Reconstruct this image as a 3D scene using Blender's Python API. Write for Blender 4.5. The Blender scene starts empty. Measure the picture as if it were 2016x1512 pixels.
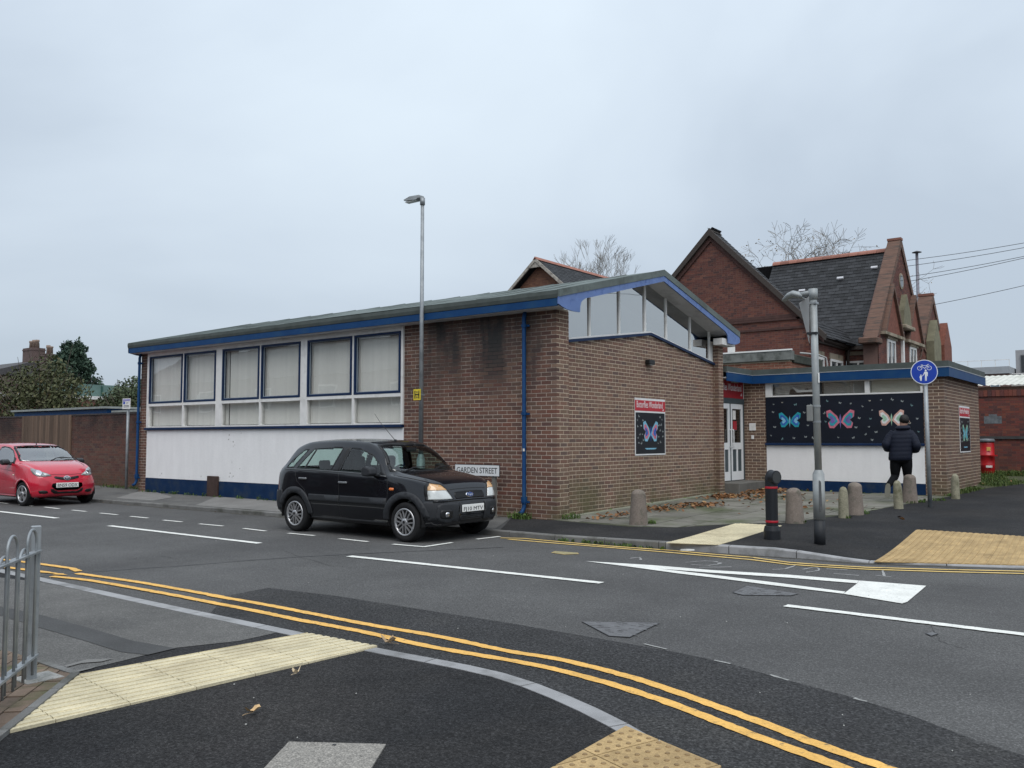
import bpy, bmesh, math, random
import numpy as np
from mathutils import Vector, Matrix
from mathutils.geometry import delaunay_2d_cdt
from mathutils.bvhtree import BVHTree

# ------------------------------------------------------------------ camera, sky, sun
S = bpy.context.scene
COL = S.collection
R = random.Random(7)
RAD = math.radians
CAM_H = 1.58
cam_data = bpy.data.cameras.new("camera")
cam_data.sensor_width = 36.0
cam_data.lens = 1720.0 / 2016.0 * 36.0
cam_data.clip_start = 0.05
cam_data.clip_end = 2000.0
cam = bpy.data.objects.new("camera", cam_data)
COL.objects.link(cam)
cam.location = (0, 0, CAM_H)
cam.rotation_euler = (RAD(90) + 0.06213, 0, 0.65474)
S.camera = cam

SUN_EL, SUN_AZ = RAD(52), RAD(200)
world = bpy.data.worlds.new("World")
S.world = world
world.use_nodes = True
wt = world.node_tree
wn, wl_ = wt.nodes, wt.links
wn.clear()
w_out = wn.new("ShaderNodeOutputWorld")
w_bg = wn.new("ShaderNodeBackground")
w_bg.inputs["Strength"].default_value = 0.1
w_sky = wn.new("ShaderNodeTexSky")
w_sky.sky_type = 'NISHITA'
w_sky.sun_disc = False
w_sky.sun_elevation = SUN_EL
w_sky.sun_rotation = RAD(160)
w_tc = wn.new("ShaderNodeTexCoord")
w_map = wn.new("ShaderNodeMapping")
w_map.inputs["Scale"].default_value = (1.0, 1.0, 2.2)
w_map.inputs["Rotation"].default_value = (0.3, 0.2, 0.9)
w_n = wn.new("ShaderNodeTexNoise")
w_n.inputs["Scale"].default_value = 1.35
w_n.inputs["Detail"].default_value = 5.0
w_n.inputs["Roughness"].default_value = 0.48
w_n.inputs["Distortion"].default_value = 0.35
w_r = wn.new("ShaderNodeValToRGB")
w_r.color_ramp.elements[0].position = 0.36
w_r.color_ramp.elements[0].color = (3.5, 4.05, 4.7, 1)
w_r.color_ramp.elements[1].position = 0.67
w_r.color_ramp.elements[1].color = (4.8, 5.45, 6.05, 1)
e = w_r.color_ramp.elements.new(0.5)
e.color = (4.2, 4.8, 5.45, 1)
# an overcast sky is brighter overhead than at the horizon
w_sep = wn.new("ShaderNodeSeparateXYZ")
w_gr = wn.new("ShaderNodeMapRange")
w_gr.inputs["From Min"].default_value = 0.0
w_gr.inputs["From Max"].default_value = 1.0
w_gr.inputs["To Min"].default_value = 1.0
w_gr.inputs["To Max"].default_value = 1.6
w_mul = wn.new("ShaderNodeMixRGB")
w_mul.blend_type = 'MULTIPLY'
w_mul.inputs["Fac"].default_value = 1.0
w_mix = wn.new("ShaderNodeMixRGB")
w_mix.inputs["Fac"].default_value = 0.94
wl_.new(w_tc.outputs["Generated"], w_map.inputs["Vector"])
wl_.new(w_map.outputs["Vector"], w_n.inputs["Vector"])
wl_.new(w_n.outputs["Fac"], w_r.inputs["Fac"])
wl_.new(w_tc.outputs["Generated"], w_sep.inputs["Vector"])
wl_.new(w_sep.outputs["Z"], w_gr.inputs["Value"])
wl_.new(w_r.outputs["Color"], w_mul.inputs["Color1"])
wl_.new(w_gr.outputs["Result"], w_mul.inputs["Color2"])
wl_.new(w_sky.outputs["Color"], w_mix.inputs["Color1"])
wl_.new(w_mul.outputs["Color"], w_mix.inputs["Color2"])
wl_.new(w_mix.outputs["Color"], w_bg.inputs["Color"])
wl_.new(w_bg.outputs["Background"], w_out.inputs["Surface"])

sun_data = bpy.data.lights.new("sun", 'SUN')
sun_data.energy = 1.5
sun_data.angle = RAD(50)
sun_data.color = (1.0, 0.97, 0.93)
sun = bpy.data.objects.new("sun", sun_data)
COL.objects.link(sun)
sun.location = (0, 0, 60)
_d = Vector((-0.46, 0.46, -0.95)).normalized()      # light travels towards the facades
sun.rotation_euler = _d.to_track_quat('-Z', 'Y').to_euler()

S.view_settings.view_transform = 'Standard'
S.view_settings.look = 'None'
S.view_settings.exposure = 0.45
S.view_settings.gamma = 1.0
S.view_settings.use_curve_mapping = False
S.cycles.max_bounces = 6
S.cycles.transparent_max_bounces = 12

# ------------------------------------------------------------------ materials
MATS = {}
def nn(nt, t, **kw):
    n = nt.nodes.new(t)
    for k, v in kw.items():
        if k in n.inputs:
            n.inputs[k].default_value = v
        else:
            setattr(n, k, v)
    return n

def c4(c):
    return (c[0], c[1], c[2], 1.0)

def pmat(name, col, rough=0.6, spec=0.4, metal=0.0, var=0.12, vscale=6.0, col2=None, c2scale=2.0, c2lo=0.5, c2hi=0.65,
         bump=0.0, bscale=60.0, streak=None, coat=0.0, island=0.0, speck=0.0, sscale=300.0, stones=0.0, stscale=110.0):
    """principled surface: colour noise, optional second worn colour, speckle, fine relief"""
    if name in MATS:
        return MATS[name]
    m = bpy.data.materials.new(name)
    m.use_nodes = True
    nt = m.node_tree
    b = nt.nodes["Principled BSDF"]
    L = nt.links.new
    b.inputs["Roughness"].default_value = rough
    b.inputs["Metallic"].default_value = metal
    b.inputs["Specular IOR Level"].default_value = spec
    b.inputs["Coat Weight"].default_value = coat
    b.inputs["Coat Roughness"].default_value = 0.06
    g = nn(nt, "ShaderNodeNewGeometry")
    vec = g.outputs["Position"]
    if streak:
        mp = nn(nt, "ShaderNodeMapping")
        mp.inputs["Scale"].default_value = streak
        L(vec, mp.inputs["Vector"])
        vec = mp.outputs["Vector"]
    cur = None
    rgb = nn(nt, "ShaderNodeRGB")
    rgb.outputs[0].default_value = c4(col)
    cur = rgb.outputs[0]
    if col2 is not None:
        n2 = nn(nt, "ShaderNodeTexNoise", Scale=c2scale, Detail=6.0, Roughness=0.62)
        L(vec, n2.inputs["Vector"])
        mr = nn(nt, "ShaderNodeMapRange")
        mr.inputs["From Min"].default_value = c2lo
        mr.inputs["From Max"].default_value = c2hi
        L(n2.outputs["Fac"], mr.inputs["Value"])
        mx = nn(nt, "ShaderNodeMixRGB")
        mx.inputs["Color2"].default_value = c4(col2)
        L(mr.outputs["Result"], mx.inputs["Fac"])
        L(cur, mx.inputs["Color1"])
        cur = mx.outputs["Color"]
    if var > 0:
        n1 = nn(nt, "ShaderNodeTexNoise", Scale=vscale, Detail=5.0, Roughness=0.6)
        L(vec, n1.inputs["Vector"])
        mr = nn(nt, "ShaderNodeMapRange")
        mr.inputs["From Min"].default_value = 0.25
        mr.inputs["From Max"].default_value = 0.75
        mr.inputs["To Min"].default_value = 1.0 - var
        mr.inputs["To Max"].default_value = 1.0 + var
        L(n1.outputs["Fac"], mr.inputs["Value"])
        mx = nn(nt, "ShaderNodeMixRGB", blend_type='MULTIPLY')
        mx.inputs["Fac"].default_value = 1.0
        L(cur, mx.inputs["Color1"])
        L(mr.outputs["Result"], mx.inputs["Color2"])
        cur = mx.outputs["Color"]
    if speck > 0:
        n3 = nn(nt, "ShaderNodeTexNoise", Scale=sscale, Detail=2.0, Roughness=0.7)
        L(g.outputs["Position"], n3.inputs["Vector"])
        mr = nn(nt, "ShaderNodeMapRange")
        mr.inputs["From Min"].default_value = 0.3
        mr.inputs["From Max"].default_value = 0.7
        mr.inputs["To Min"].default_value = 1.0 - speck
        mr.inputs["To Max"].default_value = 1.0 + speck
        L(n3.outputs["Fac"], mr.inputs["Value"])
        mx = nn(nt, "ShaderNodeMixRGB", blend_type='MULTIPLY')
        mx.inputs["Fac"].default_value = 1.0
        L(cur, mx.inputs["Color1"])
        L(mr.outputs["Result"], mx.inputs["Color2"])
        cur = mx.outputs["Color"]
    if stones > 0:
        vo = nn(nt, "ShaderNodeTexVoronoi", Scale=stscale)
        L(g.outputs["Position"], vo.inputs["Vector"])
        sx = nn(nt, "ShaderNodeSeparateColor")
        L(vo.outputs["Color"], sx.inputs[0])
        pw = nn(nt, "ShaderNodeMath", operation='POWER')
        L(sx.outputs[0], pw.inputs[0])
        pw.inputs[1].default_value = 3.0
        mr = nn(nt, "ShaderNodeMapRange")
        mr.inputs["To Min"].default_value = 1.0 - stones*0.32
        mr.inputs["To Max"].default_value = 1.0 + stones*1.6
        L(pw.outputs[0], mr.inputs["Value"])
        mx = nn(nt, "ShaderNodeMixRGB", blend_type='MULTIPLY')
        mx.inputs["Fac"].default_value = 1.0
        L(cur, mx.inputs["Color1"])
        L(mr.outputs["Result"], mx.inputs["Color2"])
        cur = mx.outputs["Color"]
    if island > 0:
        oi = nn(nt, "ShaderNodeObjectInfo")
        ad = nn(nt, "ShaderNodeMath", operation='ADD')
        L(oi.outputs["Random"], ad.inputs[0])
        L(g.outputs["Random Per Island"], ad.inputs[1])
        fr = nn(nt, "ShaderNodeMath", operation='FRACT')
        L(ad.outputs[0], fr.inputs[0])
        mr = nn(nt, "ShaderNodeMapRange")
        mr.inputs["To Min"].default_value = 1.0 - island
        mr.inputs["To Max"].default_value = 1.0 + island
        L(fr.outputs[0], mr.inputs["Value"])
        mx = nn(nt, "ShaderNodeMixRGB", blend_type='MULTIPLY')
        mx.inputs["Fac"].default_value = 1.0
        L(cur, mx.inputs["Color1"])
        L(mr.outputs["Result"], mx.inputs["Color2"])
        cur = mx.outputs["Color"]
    L(cur, b.inputs["Base Color"])
    if bump > 0:
        nb = nn(nt, "ShaderNodeTexNoise", Scale=bscale, Detail=4.0, Roughness=0.65)
        L(g.outputs["Position"], nb.inputs["Vector"])
        bp = nn(nt, "ShaderNodeBump")
        bp.inputs["Strength"].default_value = 0.6
        bp.inputs["Distance"].default_value = bump
        L(nb.outputs["Fac"], bp.inputs["Height"])
        L(bp.outputs["Normal"], b.inputs["Normal"])
    MATS[name] = m
    return m

def brickmat(name, cols, soot=None, moss=None, bump=0.003, rough=0.85, sootcol=(0.035, 0.035, 0.035), soot_noise=(3.2, 3.2, 0.5)):
    """cols: list of brick colours picked per brick; soot=(z0,z1[,amount]) real run-down stain; moss=(z0,z1,amount) algae near the ground"""
    m = bpy.data.materials.new(name)
    m.use_nodes = True
    nt = m.node_tree
    b = nt.nodes["Principled BSDF"]
    L = nt.links.new
    b.inputs["Roughness"].default_value = rough
    b.inputs["Specular IOR Level"].default_value = 0.25
    g = nn(nt, "ShaderNodeNewGeometry")
    if len(cols) > 1:
        oi = nn(nt, "ShaderNodeObjectInfo")
        ad = nn(nt, "ShaderNodeMath", operation='ADD')
        L(oi.outputs["Random"], ad.inputs[0])
        L(g.outputs["Random Per Island"], ad.inputs[1])
        fr = nn(nt, "ShaderNodeMath", operation='FRACT')
        L(ad.outputs[0], fr.inputs[0])
        rp = nn(nt, "ShaderNodeValToRGB")
        rp.color_ramp.interpolation = 'LINEAR'
        els = rp.color_ramp.elements
        els[0].position = 0.0
        els[0].color = c4(cols[0])
        els[1].position = 1.0
        els[1].color = c4(cols[-1])
        for i, c in enumerate(cols[1:-1]):
            ee = els.new((i + 1) / (len(cols) - 1))
            ee.color = c4(c)
        L(fr.outputs[0], rp.inputs["Fac"])
        cur = rp.outputs["Color"]
    else:
        rgb = nn(nt, "ShaderNodeRGB")
        rgb.outputs[0].default_value = c4(cols[0])
        cur = rgb.outputs[0]
    n1 = nn(nt, "ShaderNodeTexNoise", Scale=28.0, Detail=5.0, Roughness=0.7)
    L(g.outputs["Position"], n1.inputs["Vector"])
    mr = nn(nt, "ShaderNodeMapRange")
    mr.inputs["From Min"].default_value = 0.25
    mr.inputs["From Max"].default_value = 0.75
    mr.inputs["To Min"].default_value = 0.8
    mr.inputs["To Max"].default_value = 1.2
    L(n1.outputs["Fac"], mr.inputs["Value"])
    mx = nn(nt, "ShaderNodeMixRGB", blend_type='MULTIPLY')
    mx.inputs["Fac"].default_value = 1.0
    L(cur, mx.inputs["Color1"])
    L(mr.outputs["Result"], mx.inputs["Color2"])
    cur = mx.outputs["Color"]
    sp = nn(nt, "ShaderNodeSeparateXYZ")
    L(g.outputs["Position"], sp.inputs["Vector"])
    for kind, par in (("s", soot), ("m", moss)):
        if not par:
            continue
        z0, z1, am = par
        zr = nn(nt, "ShaderNodeMapRange", interpolation_type='SMOOTHSTEP')
        zr.inputs["From Min"].default_value = z0
        zr.inputs["From Max"].default_value = z1
        L(sp.outputs["Z"], zr.inputs["Value"])
        mp = nn(nt, "ShaderNodeMapping")
        mp.inputs["Scale"].default_value = soot_noise if kind == "s" else (1.4, 1.4, 1.4)
        L(g.outputs["Position"], mp.inputs["Vector"])
        ns = nn(nt, "ShaderNodeTexNoise", Scale=1.0, Detail=4.0, Roughness=0.6)
        L(mp.outputs["Vector"], ns.inputs["Vector"])
        nr = nn(nt, "ShaderNodeMapRange")
        nr.inputs["From Min"].default_value = 0.30 if kind == "s" else 0.36
        nr.inputs["From Max"].default_value = 0.60 if kind == "s" else 0.66
        L(ns.outputs["Fac"], nr.inputs["Value"])
        mm = nn(nt, "ShaderNodeMath", operation='MULTIPLY')
        L(zr.outputs["Result"], mm.inputs[0])
        L(nr.outputs["Result"], mm.inputs[1])
        ma = nn(nt, "ShaderNodeMath", operation='MULTIPLY')
        L(mm.outputs[0], ma.inputs[0])
        ma.inputs[1].default_value = am
        mx = nn(nt, "ShaderNodeMixRGB")
        L(ma.outputs[0], mx.inputs["Fac"])
        L(cur, mx.inputs["Color1"])
        mx.inputs["Color2"].default_value = c4(sootcol if kind == "s" else (0.075, 0.085, 0.035))
        cur = mx.outputs["Color"]
    L(cur, b.inputs["Base Color"])
    nb = nn(nt, "ShaderNodeTexNoise", Scale=90.0, Detail=3.0, Roughness=0.7)
    L(g.outputs["Position"], nb.inputs["Vector"])
    bp = nn(nt, "ShaderNodeBump")
    bp.inputs["Strength"].default_value = 0.6
    bp.inputs["Distance"].default_value = bump
    L(nb.outputs["Fac"], bp.inputs["Height"])
    L(bp.outputs["Normal"], b.inputs["Normal"])
    MATS[name] = m
    return m

def glassmat(name, tint=(0.9, 0.95, 0.95), ior=1.5, extra=0.0, rough=0.0, wavy=0.0):
    """thin pane: what is behind shows through, the rest mirrors"""
    m = bpy.data.materials.new(name)
    m.use_nodes = True
    nt = m.node_tree
    nt.nodes.clear()
    L = nt.links.new
    o = nn(nt, "ShaderNodeOutputMaterial")
    t = nn(nt, "ShaderNodeBsdfTransparent")
    t.inputs["Color"].default_value = c4(tint)
    gl = nn(nt, "ShaderNodeBsdfGlossy")
    gl.inputs["Roughness"].default_value = rough
    fr = nn(nt, "ShaderNodeFresnel")
    fr.inputs["IOR"].default_value = ior
    ad = nn(nt, "ShaderNodeMath", operation='ADD', use_clamp=True)
    ad.inputs[1].default_value = extra
    L(fr.outputs[0], ad.inputs[0])
    gg = nn(nt, "ShaderNodeNewGeometry")          # only the outer face of the pane mirrors
    iv = nn(nt, "ShaderNodeMath", operation='SUBTRACT')
    iv.inputs[0].default_value = 1.0
    L(gg.outputs["Backfacing"], iv.inputs[1])
    fm = nn(nt, "ShaderNodeMath", operation='MULTIPLY')
    L(ad.outputs[0], fm.inputs[0])
    L(iv.outputs[0], fm.inputs[1])
    mx = nn(nt, "ShaderNodeMixShader")
    L(fm.outputs[0], mx.inputs[0])
    L(t.outputs[0], mx.inputs[1])
    L(gl.outputs[0], mx.inputs[2])
    L(mx.outputs[0], o.inputs["Surface"])
    if wavy > 0:
        g = nn(nt, "ShaderNodeNewGeometry")
        nb = nn(nt, "ShaderNodeTexNoise", Scale=1.6, Detail=1.0)
        L(g.outputs["Position"], nb.inputs["Vector"])
        bp = nn(nt, "ShaderNodeBump")
        bp.inputs["Strength"].default_value = 1.0
        bp.inputs["Distance"].default_value = wavy
        L(nb.outputs["Fac"], bp.inputs["Height"])
        L(bp.outputs["Normal"], gl.inputs["Normal"])
        L(bp.outputs["Normal"], fr.inputs["Normal"])
    MATS[name] = m
    return m

# ------------------------------------------------------------------ objects
def wloc(o):
    v = Vector((0, 0, 0))
    while o is not None:
        v += o.location
        o = o.parent
    return v

def tag(o, label=None, cat=None, group=None, kind=None):
    if label: o["label"] = label
    if cat: o["category"] = cat
    if group: o["group"] = group
    if kind: o["kind"] = kind
    return o

def thing(name, loc, label, cat, group=None, rotz=0.0):
    o = bpy.data.objects.new(name, None)
    o.empty_display_size = 0.2
    COL.objects.link(o)
    o.location = loc
    o.rotation_euler = (0, 0, rotz)
    return tag(o, label, cat, group)

def copy_tree(o, parent=None):
    c = o.copy()
    COL.objects.link(c)
    if parent is not None:
        c.parent = parent
    for ch in list(o.children):
        copy_tree(ch, c)
    return c

class MB:
    """collects shapes and links them as ONE mesh object"""
    def __init__(s):
        s.v, s.f, s.m, s.sm = [], [], [], []
        s.mi = 0
        s.smooth = False
    def add(s, vs, fs):
        o = len(s.v)
        s.v.extend([tuple(p) for p in vs])
        for f in fs:
            s.f.append([i + o for i in f])
            s.m.append(s.mi)
            s.sm.append(s.smooth)
        return s
    def box(s, x0, x1, y0, y1, z0, z1):
        v = [(x0,y0,z0),(x1,y0,z0),(x1,y1,z0),(x0,y1,z0),(x0,y0,z1),(x1,y0,z1),(x1,y1,z1),(x0,y1,z1)]
        return s.add(v, [(3,2,1,0),(4,5,6,7),(0,1,5,4),(1,2,6,5),(2,3,7,6),(3,0,4,7)])
    def obox(s, o, a, b, c):
        """box from corner o and three edge vectors"""
        o, a, b, c = Vector(o), Vector(a), Vector(b), Vector(c)
        v = [o, o+a, o+a+b, o+b, o+c, o+a+c, o+a+b+c, o+b+c]
        fs = [(3,2,1,0),(4,5,6,7),(0,1,5,4),(1,2,6,5),(2,3,7,6),(3,0,4,7)]
        if a.cross(b).dot(c) < 0:
            fs = [f[::-1] for f in fs]
        return s.add(v, fs)
    def bar(s, p, q, w, h, up=(0, 0, 1)):
        """square bar from p to q, w across, h along up"""
        p, q = Vector(p), Vector(q)
        d = (q - p)
        n = d.cross(Vector(up))
        if n.length < 1e-6:
            n = d.cross(Vector((1, 0, 0)))
        n.normalize()
        u2 = n.cross(d).normalized()
        return s.obox(p - n*w/2 - u2*h/2, d, n*w, u2*h)
    def prism(s, pts, ext):
        """closed polygon (3-D, planar) pushed along ext"""
        n = len(pts)
        e = Vector(ext)
        a = [Vector(p) for p in pts]
        nrm = Vector((0, 0, 0))
        for i in range(n):
            nrm += a[i].cross(a[(i+1) % n])
        if nrm.dot(e) > 0:
            a = a[::-1]
        v = a + [p + e for p in a]
        fs = [list(range(n)), list(range(2*n-1, n-1, -1))]
        for i in range(n):
            j = (i+1) % n
            fs.append((j, i, i+n, j+n))
        return s.add(v, fs)
    def tube(s, pts, r, n=8, caps=True):
        pts = [Vector(p) for p in pts]
        if not isinstance(r, (list, tuple)):
            r = [r]*len(pts)
        prev = None
        vs = []
        for i, p in enumerate(pts):
            if i == 0: d = pts[1]-pts[0]
            elif i == len(pts)-1: d = pts[-1]-pts[-2]
            else: d = (pts[i+1]-pts[i]).normalized()+(pts[i]-pts[i-1]).normalized()
            d.normalize()
            if prev is None:
                a = d.orthogonal().normalized()
            else:
                a = prev - d*prev.dot(d)
                if a.length < 1e-6: a = d.orthogonal()
                a.normalize()
            prev = a
            b = d.cross(a)
            for k in range(n):
                t = 2*math.pi*k/n
                vs.append(p + (a*math.cos(t)+b*math.sin(t))*r[i])
        fs = []
        for i in range(len(pts)-1):
            for k in range(n):
                k2 = (k+1) % n
                fs.append((i*n+k, i*n+k2, (i+1)*n+k2, (i+1)*n+k))
        if caps:
            fs.append(list(range(n))[::-1])
            fs.append([(len(pts)-1)*n+k for k in range(n)])
        return s.add(vs, fs)
    def lathe(s, prof, c=(0,0,0), n=20, axis='z', caps=True):
        """prof: list of (radius, height)"""
        vs, fs = [], []
        for r, h in prof:
            for k in range(n):
                t = 2*math.pi*k/n
                x, y = r*math.cos(t), r*math.sin(t)
                if axis == 'z': p = (c[0]+x, c[1]+y, c[2]+h)
                elif axis == 'y': p = (c[0]+x, c[1]+h, c[2]-y)
                else: p = (c[0]+h, c[1]+x, c[2]+y)
                vs.append(p)
        m = len(prof)
        for i in range(m-1):
            for k in range(n):
                k2 = (k+1) % n
                fs.append((i*n+k, i*n+k2, (i+1)*n+k2, (i+1)*n+k))
        if caps:
            fs.append(list(range(n))[::-1])
            fs.append([(m-1)*n+k for k in range(n)])
        return s.add(vs, fs)
    def build(s, name, mats, parent=None, world=True, bevel=0.0, label=None, kind=None, auto=None, seg=1):
        me = bpy.data.meshes.new(name)
        off = wloc(parent) if (world and parent is not None) else Vector((0, 0, 0))
        vs = [(p[0]-off.x, p[1]-off.y, p[2]-off.z) for p in s.v]
        me.from_pydata(vs, [], s.f)
        if not isinstance(mats, (list, tuple)):
            mats = [mats]
        for m in mats:
            me.materials.append(m)
        me.polygons.foreach_set("material_index", s.m)
        me.polygons.foreach_set("use_smooth", s.sm)
        me.update()
        if bevel > 0:
            bm = bmesh.new()
            bm.from_mesh(me)
            es = [e for e in bm.edges if len(e.link_faces) == 2 and e.calc_face_angle(0) > 0.6]
            bmesh.ops.bevel(bm, geom=es, offset=bevel, segments=seg, profile=0.5, affect='EDGES', clamp_overlap=True)
            bm.to_mesh(me)
            bm.free()
        o = bpy.data.objects.new(name, me)
        COL.objects.link(o)
        if parent is not None:
            o.parent = parent
        if label: o["label"] = label
        if kind: o["kind"] = kind
        return o

def ob(name, me, parent=None, loc=(0,0,0), rot=None, scale=None):
    o = bpy.data.objects.new(name, me)
    COL.objects.link(o)
    o.location = loc
    if rot is not None: o.rotation_euler = rot
    if scale is not None: o.scale = scale
    if parent is not None: o.parent = parent
    return o

def text(name, body, size, mat, parent, origin, xdir, ydir, depth=0.002, width=None, height=None, align='CENTER', world=True):
    """flat lettering as a thin mesh; origin = baseline centre, xdir = reading direction, ydir = up of the letters"""
    cu = bpy.data.curves.new(name, 'FONT')
    cu.body = body
    cu.size = size
    cu.align_x = align
    cu.extrude = depth/2
    cu.resolution_u = 3
    t = bpy.data.objects.new(name, cu)
    me = bpy.data.meshes.new_from_object(t)
    bpy.data.objects.remove(t)
    bpy.data.curves.remove(cu)
    me.name = name
    n = len(me.vertices)
    a = np.empty(n*3)
    me.vertices.foreach_get("co", a)
    a = a.reshape(-1, 3)
    w = a[:, 0].max()-a[:, 0].min()
    h = a[:, 1].max()-a[:, 1].min()
    cx = (a[:, 0].max()+a[:, 0].min())/2
    sx = (width/w) if width else 1.0
    sy = (height/h) if height else sx
    X, Y = Vector(xdir).normalized(), Vector(ydir).normalized()
    Z = X.cross(Y)
    B = np.array([X, Y, Z])
    a[:, 0] = (a[:, 0]-cx)*sx
    a[:, 1] *= sy
    off = wloc(parent) if (world and parent is not None) else Vector((0, 0, 0))
    a = a @ B + np.array(Vector(origin)-off)
    me.vertices.foreach_set("co", a.ravel())
    me.materials.clear()
    me.materials.append(mat)
    me.update()
    o = bpy.data.objects.new(name, me)
    COL.objects.link(o)
    if parent is not None:
        o.parent = parent
    return o

# a point of the ground: where the ray through photo pixel (px, py) meets height z (photo measured 2016 x 1512)
_cu = (0.79324362, -0.03701665, -0.60777819)
_cv = (0.60890358, 0.04985907, 0.79167576)
_cz = (0.00099807, -0.99807006, 0.06208997)
def G(px, py, z=0.0):
    c = (px-1008.0, py-756.0, 1720.0)
    w = [sum(a*b for a, b in zip(r, c)) for r in (_cu, _cv, _cz)]
    t = (z-CAM_H)/w[2]
    return Vector((w[0]*t, w[1]*t, z))

def inside(p, poly):
    x, y = p[0], p[1]
    c = False
    n = len(poly)
    j = n-1
    for i in range(n):
        xi, yi = poly[i][0], poly[i][1]
        xj, yj = poly[j][0], poly[j][1]
        if (yi > y) != (yj > y) and x < (xj-xi)*(y-yi)/(yj-yi)+xi:
            c = not c
        j = i
    return c

def densify(poly, step, closed=True):
    out = []
    n = len(poly)
    for i in range(n if closed else n-1):
        a, b = Vector(poly[i][:2]), Vector(poly[(i+1) % n][:2])
        k = max(1, int(math.ceil((b-a).length/step)))
        for q in range(k):
            out.append(a.lerp(b, q/k))
    if not closed:
        out.append(Vector(poly[-1][:2]))
    return out

def cdt(poly, step, inner=True):
    """triangulated polygon with points inside at about the step"""
    b = densify(poly, step)
    n = len(b)
    pts = list(b)
    if inner:
        xs = [p.x for p in b]; ys = [p.y for p in b]
        x = min(xs)+step/2
        while x < max(xs):
            y = min(ys)+step/2
            while y < max(ys):
                if inside((x, y), b):
                    if min((p-Vector((x, y))).length_squared for p in b) > (step*0.4)**2:
                        pts.append(Vector((x, y)))
                y += step
            x += step
    v, e, f, *_ = delaunay_2d_cdt(pts, [(i, (i+1) % n) for i in range(n)], [], 1, 1e-6)
    return v, f

def sheet(name, poly, zf, off, mat, parent=None, step=1.0, inner=True, kind=None, build=True, mb=None):
    v, f = cdt(poly, step, inner)
    vs = [(p.x, p.y, (zf(p.x, p.y) if callable(zf) else zf)+off) for p in v]
    mb = mb or MB()
    fs = []
    for t in f:
        a, b, c = (Vector(vs[t[0]]), Vector(vs[t[1]]), Vector(vs[t[2]]))
        fs.append(t if (b-a).cross(c-a).z > 0 else t[::-1])
    mb.add(vs, fs)
    if not build:
        return mb
    return mb.build(name, mat, parent, kind=kind)

def ribbon(pts, w):
    """outline polygon of a painted line of width w along pts (2-D)"""
    pts = [Vector(p[:2]) for p in pts]
    l, r = [], []
    for i, p in enumerate(pts):
        if i == 0: d = pts[1]-pts[0]
        elif i == len(pts)-1: d = pts[-1]-pts[-2]
        else: d = (pts[i+1]-pts[i]).normalized()+(pts[i]-pts[i-1]).normalized()
        d.normalize()
        n = Vector((-d.y, d.x))*w/2
        l.append(p+n); r.append(p-n)
    return l + r[::-1]

def smooth_line(pts, k=4):
    """Catmull-Rom through 2-D points"""
    P = [Vector(p[:2]) for p in pts]
    P = [2*P[0]-P[1]] + P + [2*P[-1]-P[-2]]
    out = []
    for i in range(1, len(P)-2):
        for q in range(k):
            t = q/k
            p0, p1, p2, p3 = P[i-1], P[i], P[i+1], P[i+2]
            out.append(0.5*((2*p1)+(p2-p0)*t+(2*p0-5*p1+4*p2-p3)*t*t+(3*p1-p0-3*p2+p3)*t**3))
    out.append(P[-2])
    return out

# ------------------------------------------------------------------ brickwork
BRICK_MESH = {}
def brick_mesh(mat, L=0.215, Hh=0.065, D=0.03):
    key = (mat.name, round(L, 3), round(Hh, 3))
    if key not in BRICK_MESH:
        me = bpy.data.meshes.new("brick")
        v = [(0,0,0),(L,0,0),(L,0,Hh),(0,0,Hh),(0,-D,0),(L,-D,0),(L,-D,Hh),(0,-D,Hh)]
        # local: x along wall, y = outward normal (front at y=0), z up
        me.from_pydata(v, [], [(1,0,3,2),(0,1,5,4),(2,3,7,6),(1,2,6,5),(3,0,4,7)])
        me.materials.append(mat)
        me.update()
        BRICK_MESH[key] = me
    return BRICK_MESH[key]

def spans(poly, z):
    xs = []
    n = len(poly)
    for i in range(n):
        (x0, z0), (x1, z1) = poly[i], poly[(i+1) % n]
        if (z0 > z) != (z1 > z):
            xs.append(x0+(x1-x0)*(z-z0)/(z1-z0))
    xs.sort()
    return [(xs[i], xs[i+1]) for i in range(0, len(xs)-1, 2)]

def cut(ivs, a, b):
    out = []
    for s0, s1 in ivs:
        if b <= s0 or a >= s1: out.append((s0, s1)); continue
        if a > s0: out.append((s0, a))
        if b < s1: out.append((b, s1))
    return out

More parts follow.
